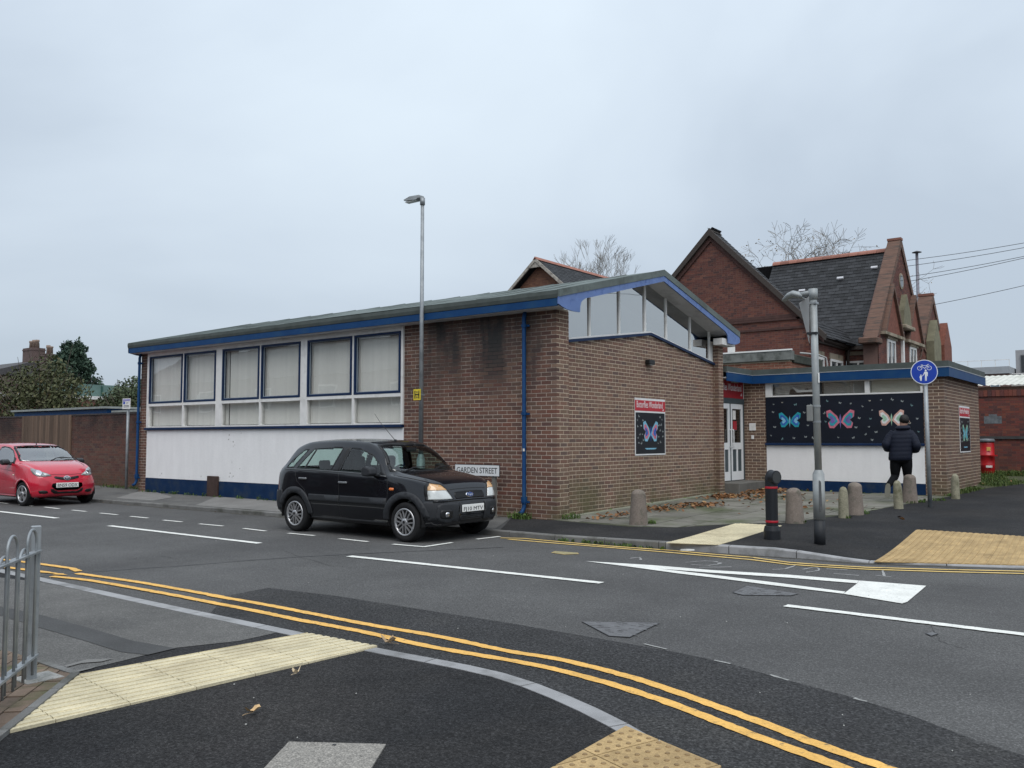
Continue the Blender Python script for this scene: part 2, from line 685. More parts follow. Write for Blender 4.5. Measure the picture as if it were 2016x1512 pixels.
def lay(origin, udir, ndir, poly, holes=(), phase=0, gauge=0.075, bl=0.225, corner0=False, corner1=False, rnd=None, header=0):
    """bricks of one wall face in running bond: list of (position, udir, ndir, length, corner)"""
    rnd = rnd or R
    o, u, n = Vector(origin), Vector(udir), Vector(ndir)
    z0 = min(p[1] for p in poly); z1 = max(p[1] for p in poly)
    out = []
    k0 = int(math.floor(z0/gauge))
    k = k0
    while k*gauge < z1:
        za = k*gauge
        zm = za+gauge/2
        ivs = spans(poly, zm)
        for (ha, hb, hz0, hz1) in holes:
            if hz0 < zm < hz1:
                ivs = cut(ivs, ha, hb)
        odd = (k+phase) % 2
        base = min(p[0] for p in poly) if corner0 else (max(p[0] for p in poly)-bl/2 if corner1 else 0.0)
        sh = base+(bl/2 if odd else 0.0)
        for (a, b) in ivs:
            aa, bb = a, b
            if corner0: aa = a + (0.1125 if odd else 0.0)
            if corner1: bb = b - (0.0 if odd else 0.1125)
            s = math.floor((aa-sh)/bl)*bl+sh
            while s < bb-0.02:
                p, q = max(s+0.006, aa), min(s+bl-0.006, bb)
                if corner0 and not odd and abs(s-a) < 1e-4: p = a
                if corner1 and odd and abs(s+bl-b) < 1e-4: q = b
                if q-p > 0.012:
                    segs = [(p, q)]
                    if header and q-p > 0.2 and rnd.random() < header:
                        mid = (p+q)/2
                        segs = [(p, mid-0.005), (mid+0.005, q)]
                    for (p2, q2) in segs:
                        pr = rnd.uniform(-0.0012, 0.0016)
                        dp = 0.1025 if ((corner0 and not odd and p2 < a+0.03) or (corner1 and odd and q2 > b-0.03)) else 0.0
                        out.append((o+u*p2+Vector((0, 0, za+0.006))+n*pr, u, n, q2-p2, dp))
                s += bl
        k += 1
    return out

def bricks_to(parent, bricks, mat, n_single=300, name="brick", h=0.063, D=0.03, view=(0, 0, CAM_H), prefer=None):
    """the bricks that show largest become objects of their own, the rest one joined part"""
    V = Vector(view)
    full = []
    rest = []
    for b in bricks:
        p, u, n, L, dp = b
        d = (V-p)
        f = d.normalized().dot(n)
        if L > 0.2 and dp == 0 and f > 0.05 and (prefer is None or prefer(p)):
            full.append((d.length/max(abs(d.normalized().cross(u).length), 0.05), b))
        else:
            rest.append(b)
    full.sort(key=lambda t: t[0])
    sing = [b for _, b in full[:n_single]]
    rest += [b for _, b in full[n_single:]]
    off = wloc(parent)
    me = brick_mesh(mat, 0.213, h, D)
    for (p, u, n, L, dp) in sing:
        o = bpy.data.objects.new(name, me)
        COL.objects.link(o)
        o.parent = parent
        o.location = p-off
        # mesh x->u, y->n, z up; a left-handed pair is turned by mirroring x about the brick
        ang = math.atan2(u.y, u.x)
        if u.cross(Vector((0, 0, 1))).dot(n) < 0:      # u x z should be -n for (u, n, z) right-handed
            pass
        M_ = Matrix((u, n, Vector((0, 0, 1)))).transposed()
        if M_.determinant() < 0:
            o.location = p+u*L-off
            M_ = Matrix((-u, n, Vector((0, 0, 1)))).transposed()
        o.rotation_euler = M_.to_euler()
    if rest:
        N = len(rest)
        P = np.array([b[0] for b in rest]); U = np.array([b[1] for b in rest]); Nn = np.array([b[2] for b in rest])
        Ls = np.array([b[3] for b in rest])[:, None]
        z = np.array([0, 0, h])
        DD = np.array([b[4] or D for b in rest])[:, None]
        v = np.stack([P, P+U*Ls, P+U*Ls+z, P+z, P-Nn*DD, P+U*Ls-Nn*DD, P+U*Ls-Nn*DD+z, P-Nn*DD+z], axis=1).reshape(-1, 3)-np.array(off)
        hand = np.array([b[1].cross(b[2]).z > 0 for b in rest])
        base = np.array([(1,0,3,2),(0,1,5,4),(2,3,7,6),(1,2,6,5),(3,0,4,7)])
        rev = base[:, ::-1]
        F = np.where(hand[:, None, None], base[None], rev[None]) + (np.arange(N)*8)[:, None, None]
        F = F.reshape(-1, 4)
        me2 = bpy.data.meshes.new("bricks")
        me2.from_pydata(v.tolist(), [], F.tolist())
        me2.materials.append(mat)
        me2.update()
        o = bpy.data.objects.new("brickwork", me2)
        COL.objects.link(o)
        o.parent = parent
        o["kind"] = "stuff"
    return len(sing), len(rest)
# ------------------------------------------------------------------ palette
road_old = pmat("road_asphalt", (0.092, 0.091, 0.090), rough=0.9, spec=0.18, var=0.18, vscale=0.7, col2=(0.076, 0.075, 0.075), c2scale=0.4, c2lo=0.42, c2hi=0.62, speck=0.25, sscale=60, bump=0.005, bscale=120, stones=.42, stscale=110)
road_new = pmat("fresh_road_asphalt", (0.038, 0.038, 0.039), rough=0.9, spec=0.15, var=0.2, vscale=1.1, speck=0.5, sscale=45, bump=0.008, bscale=90, stones=.55, stscale=100, col2=(0.048, 0.047, 0.046), c2scale=.8)
path_new = pmat("fresh_path_asphalt", (0.023, 0.0232, 0.0245), rough=0.9, spec=0.12, var=0.3, vscale=0.8, col2=(0.034, 0.0325, 0.032), c2scale=0.55, c2lo=.42, c2hi=.66, speck=0.45, sscale=55, bump=0.006, bscale=110, stones=.55, stscale=130)
path_old = pmat("worn_path_asphalt", (0.115, 0.113, 0.108), rough=0.85, spec=0.3, var=0.2, vscale=1.6, speck=0.35, sscale=180, bump=0.004, bscale=150, col2=(0.085, 0.084, 0.082), c2scale=1.0)
path_pale = pmat("pale_path_patch", (0.185, 0.18, 0.172), rough=0.85, spec=0.3, var=0.16, vscale=1.6, speck=0.25, sscale=180, bump=0.003, bscale=150)
path_mid = pmat("path_trench", (0.062, 0.062, 0.062), rough=0.85, spec=0.3, var=0.2, vscale=2, speck=0.35, sscale=180, bump=0.004, bscale=150)
seam_mat = pmat("bitumen_seam", (0.018, 0.018, 0.02), rough=0.5, spec=0.5, var=0.2)
kerb_mat = pmat("kerb_concrete", (0.30, 0.30, 0.305), rough=0.8, spec=0.3, var=0.15, vscale=4, col2=(0.2, 0.2, 0.2), c2scale=3, island=0.1, speck=0.15, bump=0.002)
kerb_dark = pmat("kerb_worn", (0.17, 0.168, 0.162), rough=0.85, spec=0.3, var=0.2, vscale=4, col2=(0.09, 0.09, 0.08), c2scale=2.2, island=0.12, speck=0.2, bump=0.003)
white_line = pmat("white_road_paint", (0.72, 0.72, 0.68), rough=0.75, spec=0.25, var=0.12, vscale=5, col2=(0.25, 0.245, 0.235), c2scale=24, c2lo=0.60, c2hi=0.72, bump=0.004, bscale=70, speck=.12, sscale=60)
yellow_line = pmat("yellow_road_paint", (0.72, 0.42, 0.115), rough=0.75, spec=0.25, var=0.16, vscale=3, col2=(0.20, 0.145, 0.075), c2scale=22, c2lo=0.58, c2hi=0.72, bump=0.004, bscale=70, speck=.15, sscale=60)
yellow_far = pmat("pale_yellow_paint", (0.62, 0.44, 0.16), rough=0.75, spec=0.25, var=0.2, vscale=4, col2=(0.22, 0.18, 0.11), c2scale=9, c2lo=.56, c2hi=.70, bump=0.002)
cream_tile = pmat("cream_tactile", (0.58, 0.515, 0.355), rough=0.85, spec=0.2, var=0.16, vscale=4, col2=(0.42, 0.36, 0.24), c2scale=2.2, c2lo=.48, c2hi=.72, island=0.05, speck=0.16, sscale=90, bump=0.003, bscale=90)
buff_tile = pmat("buff_tactile", (0.42, 0.295, 0.145), rough=0.85, spec=0.2, var=0.16, vscale=4, col2=(0.30, 0.21, 0.105), c2scale=2.2, c2lo=.48, c2hi=.70, island=0.09, speck=0.2, sscale=80, bump=0.003, bscale=90)
slab_mat = pmat("paving_slab", (0.175, 0.168, 0.145), rough=0.9, spec=0.25, var=0.2, vscale=3, col2=(0.085, 0.095, 0.055), c2scale=0.9, c2lo=0.48, c2hi=0.68, island=0.14, speck=0.2, bump=0.003)
slab_joint = pmat("mossy_joint", (0.05, 0.055, 0.03), rough=0.95, var=0.3, vscale=9)
soil = pmat("soil", (0.06, 0.055, 0.04), rough=0.95, var=0.3, vscale=4, bump=0.01, bscale=30)
concrete = pmat("concrete", (0.30, 0.295, 0.28), rough=0.85, spec=0.3, var=0.18, vscale=6, col2=(0.2, 0.2, 0.185), c2scale=5, speck=0.3, sscale=90, bump=0.003)
blue_paint = pmat("blue_gloss_paint", (0.004, 0.045, 0.145), rough=0.55, spec=0.22, var=0.2, vscale=2.5, col2=(0.010, 0.05, 0.125), c2scale=2.5, bump=0.001, bscale=30)
blue_dark = pmat("navy_paint", (0.006, 0.022, 0.07), rough=0.55, spec=0.25, var=0.2, vscale=4, bump=0.001)
blue_pale = pmat("sun_faded_blue_paint", (0.115, 0.185, 0.40), rough=0.55, spec=0.4, var=0.15, vscale=5, col2=(0.05, 0.10, 0.30), c2scale=7, c2lo=0.56, c2hi=0.68, bump=0.002, bscale=40)
blue_plinth = pmat("blue_plinth_paint", (0.006, 0.026, 0.078), rough=0.75, spec=0.15, var=0.3, vscale=3, col2=(0.018, 0.032, 0.06), c2scale=3, bump=0.003)
white_wood = pmat("white_gloss_wood", (0.74, 0.73, 0.71), rough=0.5, spec=0.4, var=0.08, vscale=6, col2=(0.55, 0.54, 0.52), c2scale=4, c2lo=0.55, c2hi=0.8, bump=0.001)
soffit_mat = pmat("soffit_board", (0.60, 0.60, 0.61), rough=0.65, spec=0.3, var=0.08, vscale=3, col2=(0.45, 0.45, 0.46), c2scale=2)
render_white = pmat("white_render", (0.81, 0.80, 0.80), rough=0.85, spec=0.2, var=0.05, vscale=2.2, col2=(0.60, 0.575, 0.54), c2scale=1.0, c2lo=0.60, c2hi=1.0, streak=(2.2, 2.2, .6), bump=0.006, bscale=14, speck=0.04)
felt = pmat("green_mineral_felt", (0.135, 0.16, 0.155), rough=0.9, spec=0.25, var=0.22, vscale=1.2, col2=(0.095, 0.11, 0.105), c2scale=1.6, speck=0.2, sscale=120, bump=0.004, bscale=60)
felt_dark = pmat("dark_felt_edge", (0.075, 0.088, 0.083), rough=0.85, spec=0.3, var=0.25, vscale=4, bump=0.004, bscale=40)
inner_dark = pmat("dim_interior", (0.10, 0.10, 0.10), rough=0.9, var=0.2, vscale=1)
inner_pale = pmat("pale_interior", (0.48, 0.50, 0.51), rough=0.9, var=0.12, vscale=0.9)
blind_mat = pmat("blind_fabric", (0.90, 0.885, 0.86), rough=0.8, spec=0.15, var=0.03, vscale=8, island=0.04)
pane_glass = glassmat("window_glass", tint=(0.96, 0.965, 0.955), ior=1.5, extra=0.12, wavy=0.0015)
clere_glass = glassmat("clerestory_glass", tint=(0.7, 0.75, 0.76), ior=1.6, extra=0.45, wavy=0.001)
hall_cols = [(0.120, 0.060, 0.049), (0.18, 0.090, 0.066), (0.150, 0.079, 0.061), (0.205, 0.118, 0.084), (0.110, 0.064, 0.056), (0.172, 0.076, 0.056), (0.14, 0.088, 0.066), (0.108, 0.061, 0.051)]
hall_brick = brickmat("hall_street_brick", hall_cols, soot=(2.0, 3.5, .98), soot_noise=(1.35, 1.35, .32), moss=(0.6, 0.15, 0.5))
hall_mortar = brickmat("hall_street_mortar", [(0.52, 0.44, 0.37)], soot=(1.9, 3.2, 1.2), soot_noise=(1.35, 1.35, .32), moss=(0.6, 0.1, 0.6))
gable_cols = [(0.165, 0.100, 0.078), (0.21, 0.135, 0.100), (0.145, 0.088, 0.074), (0.225, 0.148, 0.108), (0.13, 0.090, 0.078), (0.19, 0.104, 0.080), (0.18, 0.124, 0.090), (0.21, 0.118, 0.088)]
gable_brick = brickmat("hall_gable_brick", gable_cols, moss=(1.35, 0.15, 0.75))
gable_mortar = brickmat("hall_gable_mortar", [(0.58, 0.48, 0.365)], moss=(1.2, 0.1, 0.7))
wing_mortar = brickmat("wing_mortar", [(0.56, 0.46, 0.35)], moss=(0.9, 0.2, 0.5))
wing_brick = brickmat("wing_brick", [(0.13, 0.082, 0.062), (0.18, 0.115, 0.085), (0.145, 0.09, 0.07), (0.2, 0.13, 0.095), (0.12, 0.085, 0.07), (0.17, 0.10, 0.078)], moss=(1.0, 0.25, 0.6))

# ------------------------------------------------------------------ ground, road, pavements
def far_kerb(u):
    xs = [-90, -21.5, -18.4, -14.6, -9.2, -7.7, -5.9, -4.3, -3.25, -1.6, 0.8, 4.0, 10.0, 30.0]
    ys = [9.0, 11.02, 11.14, 11.22, 11.28, 11.27, 11.27, 11.52, 11.60, 12.27, 13.6, 16.0, 22.0, 52.0]
    return float(np.interp(u, xs, ys))
def kerb_z(u):
    return float(np.interp(u, [-90, -7.8, -6.0, -4.3, -3.3, 60], [0.07, 0.075, 0.105, 0.105, 0.02, 0.02]))
def sstep(a, b, x):
    t = min(max((x-a)/(b-a), 0.0), 1.0)
    return t*t*(3-2*t)
def hz(u, v):
    """height of the far footway, forecourt and verge"""
    d = v-far_kerb(u)
    base = 0.10+0.0165*(v-11.3) if v > 11.3 else 0.10
    base = min(base, 0.75)
    w = 1.5 if u < -4.0 else 4.0
    t = sstep(0.0, w, d)
    return kerb_z(u)*(1-t)+max(base, kerb_z(u))*t

mb = MB()
mb.add([(-400, -300, -0.06), (300, -300, -0.06), (300, 500, -0.06), (-400, 500, -0.06)], [(0, 1, 2, 3)])
tag(mb.build("ground", soil), kind="structure")

road = MB()
road.add([(-140, -60, 0), (60, -60, 0), (60, 70, 0), (-140, 70, 0)], [(0, 1, 2, 3)])
road = tag(road.build("road", road_old), kind="structure")

# near corner footway on which the camera stands
NZ = 0.08
near_edge = [(-60, 4.60), (-9.79, 4.48), (-7.6, 4.46), (-6.08, 4.46), (-4.63, 4.47), (-3.95, 4.50), (-3.49, 4.49), (-2.98, 4.36), (-2.36, 4.10), (-1.71, 3.70), (-1.15, 3.22), (-0.55, 2.55), (-0.05, 1.75), (0.35, 0.8), (0.6, -0.3), (0.75, -2.0), (0.8, -20)]
ne = smooth_line(near_edge[1:-1], 4)
ne = [Vector(near_edge[0])]+ne+[Vector(near_edge[-1])]
def offset_line(pts, d):
    out = []
    for i, p in enumerate(pts):
        if i == 0: t = pts[1]-pts[0]
        elif i == len(pts)-1: t = pts[-1]-pts[-2]
        else: t = (pts[i+1]-pts[i]).normalized()+(pts[i]-pts[i-1]).normalized()
        t.normalize()
        out.append(p+Vector((t.y, -t.x))*d)      # to the right of travel = towards the camera side
    return out
ne_in = offset_line(ne, 0.125)
near_path = sheet("near_pavement", [tuple(p) for p in ne_in]+[(-60, -20)], NZ, 0.0, path_new, step=2.0, inner=False)
tag(near_path, kind="structure")

def kerb_run(line, zf, parent, mat, length=0.9, w=0.125, side=1, zb=-0.05, name="kerb_stone", batter=0.012, step_in=None):
    """individual kerb stones along a polyline; side=+1: footway lies to the right of travel"""
    P = [Vector(p[:2]) for p in line]
    acc = [0.0]
    for i in range(1, len(P)):
        acc.append(acc[-1]+(P[i]-P[i-1]).length)
    def at(s):
        s = min(max(s, 0), acc[-1])
        for i in range(1, len(P)):
            if s <= acc[i]+1e-9:
                t = (s-acc[i-1])/max(acc[i]-acc[i-1], 1e-9)
                d = (P[i]-P[i-1]).normalized()
                return P[i-1].lerp(P[i], t), d
        return P[-1], (P[-1]-P[-2]).normalized()
    s = 0.0
    while s < acc[-1]-0.05:
        e2 = min(s+length, acc[-1])
        mb = MB()
        k = 3
        vs, fs = [], []
        for q in range(k+1):
            ss = s+0.006+(e2-s-0.012)*q/k
            p, d = at(ss)
            n = Vector((d.y, -d.x))*side
            z = zf(p.x, p.y)
            for (o_, zz) in ((0.0, zb), (0.0, z-0.015), (batter, z), (w, z), (w, zb)):
                vs.append((p.x+n.x*o_, p.y+n.y*o_, zz))
        for q in range(k):
            for j in range(4):
                a = q*5+j
                f = (a, a+1, a+6, a+5)
                fs.append(f if side > 0 else f[::-1])
        fs.append((0, 4, 3, 2, 1) if side > 0 else (0, 1, 2, 3, 4))
        b = k*5
        fs.append((b, b+1, b+2, b+3, b+4) if side > 0 else (b+4, b+3, b+2, b+1, b))
        mb.add(vs, fs)
        mb.build(name, mat, parent)
        s = e2
kerb_run([p for p in ne if p.x > -16][0:] if False else ([Vector((-14, 4.5))]+[p for p in ne[1:-1] if p.x > -9.9]+[Vector((0.78, -6))]), lambda x, y: NZ+0.004, near_path, kerb_mat, side=1)

# far footway
bound = [(u, far_kerb(u)+0.125) for u in (-90, -60, -40, -30, -21.5, -18.4, -14.6, -12, -9.2, -7.7, -6.8, -5.9, -5.1, -4.3, -3.25, -2.4, -1.6, -0.4, 0.8, 2.4, 4.0, 7, 10, 20, 30)]
poly = bound+[(60, 100), (-90, 100)]
def far_sheet():
    us = list(np.arange(-90, -30, 6.0))+list(np.arange(-30, -10, 1.5))+list(np.arange(-10, 6, 0.4))+list(np.arange(6, 31, 2.5))
    ds = [0.0, 0.2, 0.45, 0.75, 1.1, 1.5, 2.0, 2.6, 3.3, 4.1, 5.0, 6, 7, 8, 9, 10, 12, 14, 17, 21, 26, 32, 40, 60]
    vs, fs = [], []
    for u in us:
        k = far_kerb(u)+0.125
        for d in ds:
            vs.append((u, k+d, hz(u, k+d)))
    n = len(ds)
    for i in range(len(us)-1):
        for j in range(n-1):
            fs.append((i*n+j, (i+1)*n+j, (i+1)*n+j+1, i*n+j+1))
    mb = MB()
    mb.smooth = True
    mb.add(vs, fs)
    return mb.build("far_pavement", path_mid)
far_path = tag(far_sheet(), kind="structure")
fk = [(float(u), far_kerb(u)) for u in list(np.arange(-42, -9, 1.5))+list(np.arange(-9, -5.95, 0.3))+[-5.9]+list(np.arange(-5.6, 8, 0.3))]
kerb_run([p for p in fk if p[0] <= -5.89], lambda x, y: kerb_z(x)+0.004, far_path, kerb_dark, side=1 if False else -1)
kerb_run([p for p in fk if p[0] >= -5.91], lambda x, y: kerb_z(x)+0.004, far_path, kerb_mat, side=-1)

def gpoly(pts, z=0.0):
    return [tuple(G(x, y, z)[:2]) for x, y in pts]

# newer, darker asphalt on the far footway from the corner of the hall to the right
fore_edge = [(-8.93, 12.84)]+[tuple(G(x, y, z)[:2]) for x, y, z in ((1165, 1031, .13), (1240, 1037, .13), (1330, 1038, .14), (1450, 1033, .14), (1555, 1031, .15), (1620, 1022, .16), (1683, 1013, .18), (1735, 1004, .2), (1790, 994, .22), (1840, 987, .235), (1885, 978, .25))]
fe_end = fore_edge[-1]
verge_edge = [tuple(G(x, y, z)[:2]) for x, y, z in ((1905, 974, .26), (1945, 965, .29), (1985, 960, .31), (2016, 957, .32))]
verge_line = [fe_end]+verge_edge+[(-1.5, 27.5), (2, 31), (12, 44)]
dark = [tuple(G(x, y, .08)[:2]) for x, y in ((955, 1044), (1005, 1024))]
dk = [(u, far_kerb(u)+0.128) for u in np.arange(-9.0, 8.1, 0.5)]
new_poly = dk+[(8, 40), (2, 31), (-1.5, 27.5)]+verge_edge[::-1]+fore_edge[::-1]+[(-9.85, 12.84)]
sheet("asphalt_surface", new_poly, hz, 0.006, path_new, far_path, step=0.5)
# worn grey footway in front of the hall with paler reinstatement patches
lk = [(u, far_kerb(u)+0.128) for u in np.arange(-40, -9.2, 1.0)]
sheet("asphalt_surface", lk+[(-9.12, far_kerb(-9.1)+0.128), (-9.87, 12.84), (-22.9, 12.84), (-22.9, 13.5), (-40, 13.5)], hz, 0.005, path_old, far_path, step=0.8)
for pts in ([(228, 980), (290, 967), (340, 981), (300, 985)], [(355, 996), (430, 980), (545, 990), (545, 1009), (430, 1001)],
            [(285, 969), (400, 965), (470, 973), (380, 977)], [(440, 979), (520, 970), (545, 975), (545, 986)]):
    sheet("repair_patch", [(x, max(y, far_kerb(x)+.14)) for x, y in gpoly(pts, 0.085)], hz, 0.010, path_pale, far_path, step=0.6)

# near footway: worn panel, trench scar, pale smear, block paving under the railing
worn = gpoly([(-320, 1100), (85, 1146), (300, 1192), (543, 1246), (470, 1262), (340, 1276), (236, 1302), (150, 1322), (60, 1318), (-300, 1330)], NZ)
sheet("worn_panel", worn, NZ, 0.003, pmat("worn_panel_asphalt", (0.098, 0.095, 0.09), rough=0.85, var=0.22, vscale=1.5, speck=0.35, sscale=180, bump=0.004, bscale=150, col2=(0.075, 0.073, 0.07), c2scale=1.2, stones=.45, stscale=120), near_path, inner=False)
tr = gpoly([(-300, 1170), (0, 1194), (85, 1212), (180, 1238), (260, 1262), (345, 1277), (290, 1290), (236, 1284), (150, 1257), (78, 1236), (0, 1212), (-300, 1190)], NZ)
sheet("trench_scar", tr, NZ, 0.006, path_mid, near_path, inner=False)
for pts in ([(125, 1312), (170, 1300), (222, 1298), (200, 1304), (160, 1307), (130, 1315)], [(145, 1322), (190, 1314), (178, 1318), (150, 1325)]):
    sheet("paint_smear", gpoly(pts, NZ), NZ, 0.009, path_pale, near_path, inner=False)

dome_worn = pmat("worn_dome_buff", (0.25, 0.17, 0.085), rough=.85, var=.3, vscale=12)
def tile_strip(origin, a, b, na, nb, size, mat, parent, zf, kind, name, clip=None, gap=0.0022, thick=0.012):
    """tactile tiles, each a part: ribs across (corduroy) or domes (blister)"""
    a, b = Vector(a).normalized(), Vector(b).normalized()
    o = Vector(origin)
    for i in range(na):
        for j in range(nb):
            c0 = o+a*(i*size+gap)+b*(j*size+gap)
            w = size-2*gap
            quad = [c0, c0+a*w, c0+a*w+b*w, c0+b*w]
            if clip:
                q = clip([tuple(p) for p in quad])
                if len(q) < 3: continue
                quad = [Vector(p) for p in q]
            mb = MB()
            mb.prism([(p.x, p.y, zf(p.x, p.y)) for p in quad], (0, 0, thick))
            if kind == "rib":
                nr = 5
                for k in range(nr):
                    y = (k+0.5)/nr*w
                    rw = w/nr*0.28
                    seg = [c0+b*(y-rw), c0+a*w+b*(y-rw), c0+a*w+b*(y+rw), c0+b*(y+rw)]
                    if clip:
                        q = clip([tuple(p) for p in seg])
                        if len(q) < 3: continue
                        seg = [Vector(p) for p in q]
                    mb.prism([(p.x, p.y, zf(p.x, p.y)+thick-0.001) for p in seg], (0, 0, 0.006))
            else:
                nd = 6
                for k in range(nd):
                    for l in range(nd):
                        p = c0+a*((k+0.5)/nd*w)+b*((l+0.5)/nd*w)
                        if clip and not clip(tuple(p), True): continue
                        mb.mi = 1
                        mb.lathe([(0.0135, 0), (0.012, 0.005), (0.008, 0.007)], (p.x, p.y, zf(p.x, p.y)+thick-0.001), n=8)
                        mb.mi = 0
            mb.build(name, [mat, dome_worn] if kind == "dome" and mat is buff_tile else ([mat, mat] if kind == "dome" else mat), parent)

def clipper(poly):
    """Sutherland-Hodgman against a convex polygon"""
    P = [Vector(p[:2]) for p in poly]
    ar = sum(P[i].x*P[(i+1) % len(P)].y-P[(i+1) % len(P)].x*P[i].y for i in range(len(P)))
    if ar < 0: P = P[::-1]
    def side(a, b, p): return (b.x-a.x)*(p.y-a.y)-(b.y-a.y)*(p.x-a.x)
    def f(pts, point=False):
        if point:
            p = Vector(pts[:2])
            return all(side(P[i], P[(i+1) % len(P)], p) > 0.008*(P[(i+1) % len(P)]-P[i]).length for i in range(len(P)))
        out = [Vector(p[:2]) for p in pts]
        for i in range(len(P)):
            a, b = P[i], P[(i+1) % len(P)]
            inp, out = out, []
            for k in range(len(inp)):
                p, q = inp[k], inp[(k+1) % len(inp)]
                sp, sq = side(a, b, p), side(a, b, q)
                if sp >= 0: out.append(p)
                if (sp >= 0) != (sq >= 0):
                    out.append(p.lerp(q, sp/(sp-sq)))
            if not out: return []
        ar2 = abs(sum(out[i].x*out[(i+1) % len(out)].y-out[(i+1) % len(out)].x*out[i].y for i in range(len(out))))
        return out if ar2 > 4e-4 else []
    return f

# cream ribbed guidance strip on the near footway, edge stones and block paving at its left end
cs = [G(151, 1332, NZ), G(605, 1249, NZ), G(742, 1275, NZ), G(5, 1446, NZ)]
ax = (cs[1]-cs[0]).normalized()
bx = Vector((ax.y, -ax.x, 0))
cl = clipper([p[:2] for p in cs])
tile_strip((cs[0]-ax*1.2-bx*0.06)[:2], ax[:2], bx[:2], 12, 3, 0.4, cream_tile, near_path, lambda x, y: NZ, "rib", "tactile_tile", cl)
# buff blister tiles by the dropped kerb, bottom of the frame
bq = [Vector(p[:2]) for p in (G(1232, 1433, NZ), G(1420, 1512, NZ), G(1300, 1700, NZ), G(760, 1700, NZ))]
a0 = (Vector(G(1415, 1510, NZ)[:2])-Vector(G(1240, 1436, NZ)[:2])).normalized()
b0 = Vector((a0.y, -a0.x))
tile_strip(bq[0]-a0*0.15, a0, b0, 4, 4, 0.4, buff_tile, near_path, lambda x, y: NZ, "dome", "tactile_tile", clipper([tuple(p) for p in bq]), gap=.004)
# block paving and its edging
edge_a, edge_b, edge_c = G(76, 1306, NZ), G(148, 1331, NZ), G(0, 1450, NZ)
ed = MB()
for p, q in ((edge_a, edge_b), (edge_b, edge_c+(edge_c-edge_b)*0.6)):
    d = (q-p); n_ = int(d.length/0.45)+1
    for i in range(n_):
        s0, s1 = p+d*(i/n_)+d.normalized()*0.003, p+d*((i+1)/n_)-d.normalized()*0.003
        MB().bar(s0+Vector((0, 0, 0.0)), s1, 0.05, 0.05).build("edging_stone", kerb_dark, near_path)
block_mat = pmat("brown_paving_block", (0.16, 0.115, 0.085), rough=0.9, var=0.2, vscale=8, col2=(0.075, 0.08, 0.035), c2scale=2.5, c2lo=0.5, c2hi=0.65, island=0.25, speck=0.2, bump=0.003)
bp = [Vector(p[:2]) for p in (edge_a+Vector((-0.02, 0, 0)), edge_b-Vector((0.035, 0.0, 0)), edge_c+(edge_c-edge_b)*0.6-Vector((0.05, 0.0, 0)))]
_ed = (bp[1]-bp[0]).normalized()
far_l = bp[0]-_ed*2.2; far_l2 = bp[2]-_ed*3.0
bpoly = [tuple(far_l), tuple(bp[0]), tuple(bp[1]), tuple(bp[2]), tuple(far_l2)]
sheet("block_bed", bpoly, NZ, 0.004, slab_joint, near_path, inner=False)
bd = (bp[2]-bp[1]).normalized(); bn = Vector((bd.y, -bd.x))
cb = clipper([tuple(p) for p in (far_l, bp[0], bp[1], bp[2], far_l2)])
cnt = 0
for i in range(-4, 14):
    for j in range(-3, 22):
        o_ = bp[1]+bd*(i*0.2+0.1*(j % 2)+0.004)+bn*(j*0.1+0.004)
        q = cb([tuple(o_), tuple(o_+bd*0.192), tuple(o_+bd*0.192+bn*0.092), tuple(o_+bn*0.092)])
        if len(q) < 3: continue
        MB().prism([(p.x, p.y, NZ+0.003) for p in q], (0, 0, 0.016+R.uniform(-.003, .003))).build("paving_block", block_mat, near_path)
        cnt += 1
# square concrete access cover in the fresh asphalt
ca, cb_ = G(568, 1463, NZ), G(759, 1468, NZ)
cx = (cb_-ca); cyv = Vector((cx.y, -cx.x, 0))*1.0
t = thing("access_cover", ca, "square speckled concrete access cover set in the dark footway, bottom of the photo", "access cover")
mb = MB(); mb.prism([ca+Vector((0, 0, 0.001)), cb_+Vector((0, 0, 0.001)), cb_+cyv+Vector((0, 0, 0.001)), ca+cyv+Vector((0, 0, 0.001))], (0, 0, 0.008))
mb.build("cover_slab", pmat("aggregate_concrete", (0.30, 0.28, 0.25), rough=0.9, var=0.25, vscale=30, col2=(0.18, 0.17, 0.155), c2scale=130, c2lo=0.45, c2hi=0.55, speck=0.4, sscale=90, bump=0.004, bscale=80), t)
lk_ = ca.lerp(cb_, 0.47)+cyv*0.05
mb = MB(); mb.prism([lk_+Vector((0, 0, .0095)), lk_+cx*0.035+Vector((0, 0, .0095)), lk_+cx*0.035+cyv*0.035+Vector((0, 0, .0095)), lk_+cyv*0.035+Vector((0, 0, .0095))], (0, 0, 0.002))
mb.build("lifting_slot", seam_mat, t)

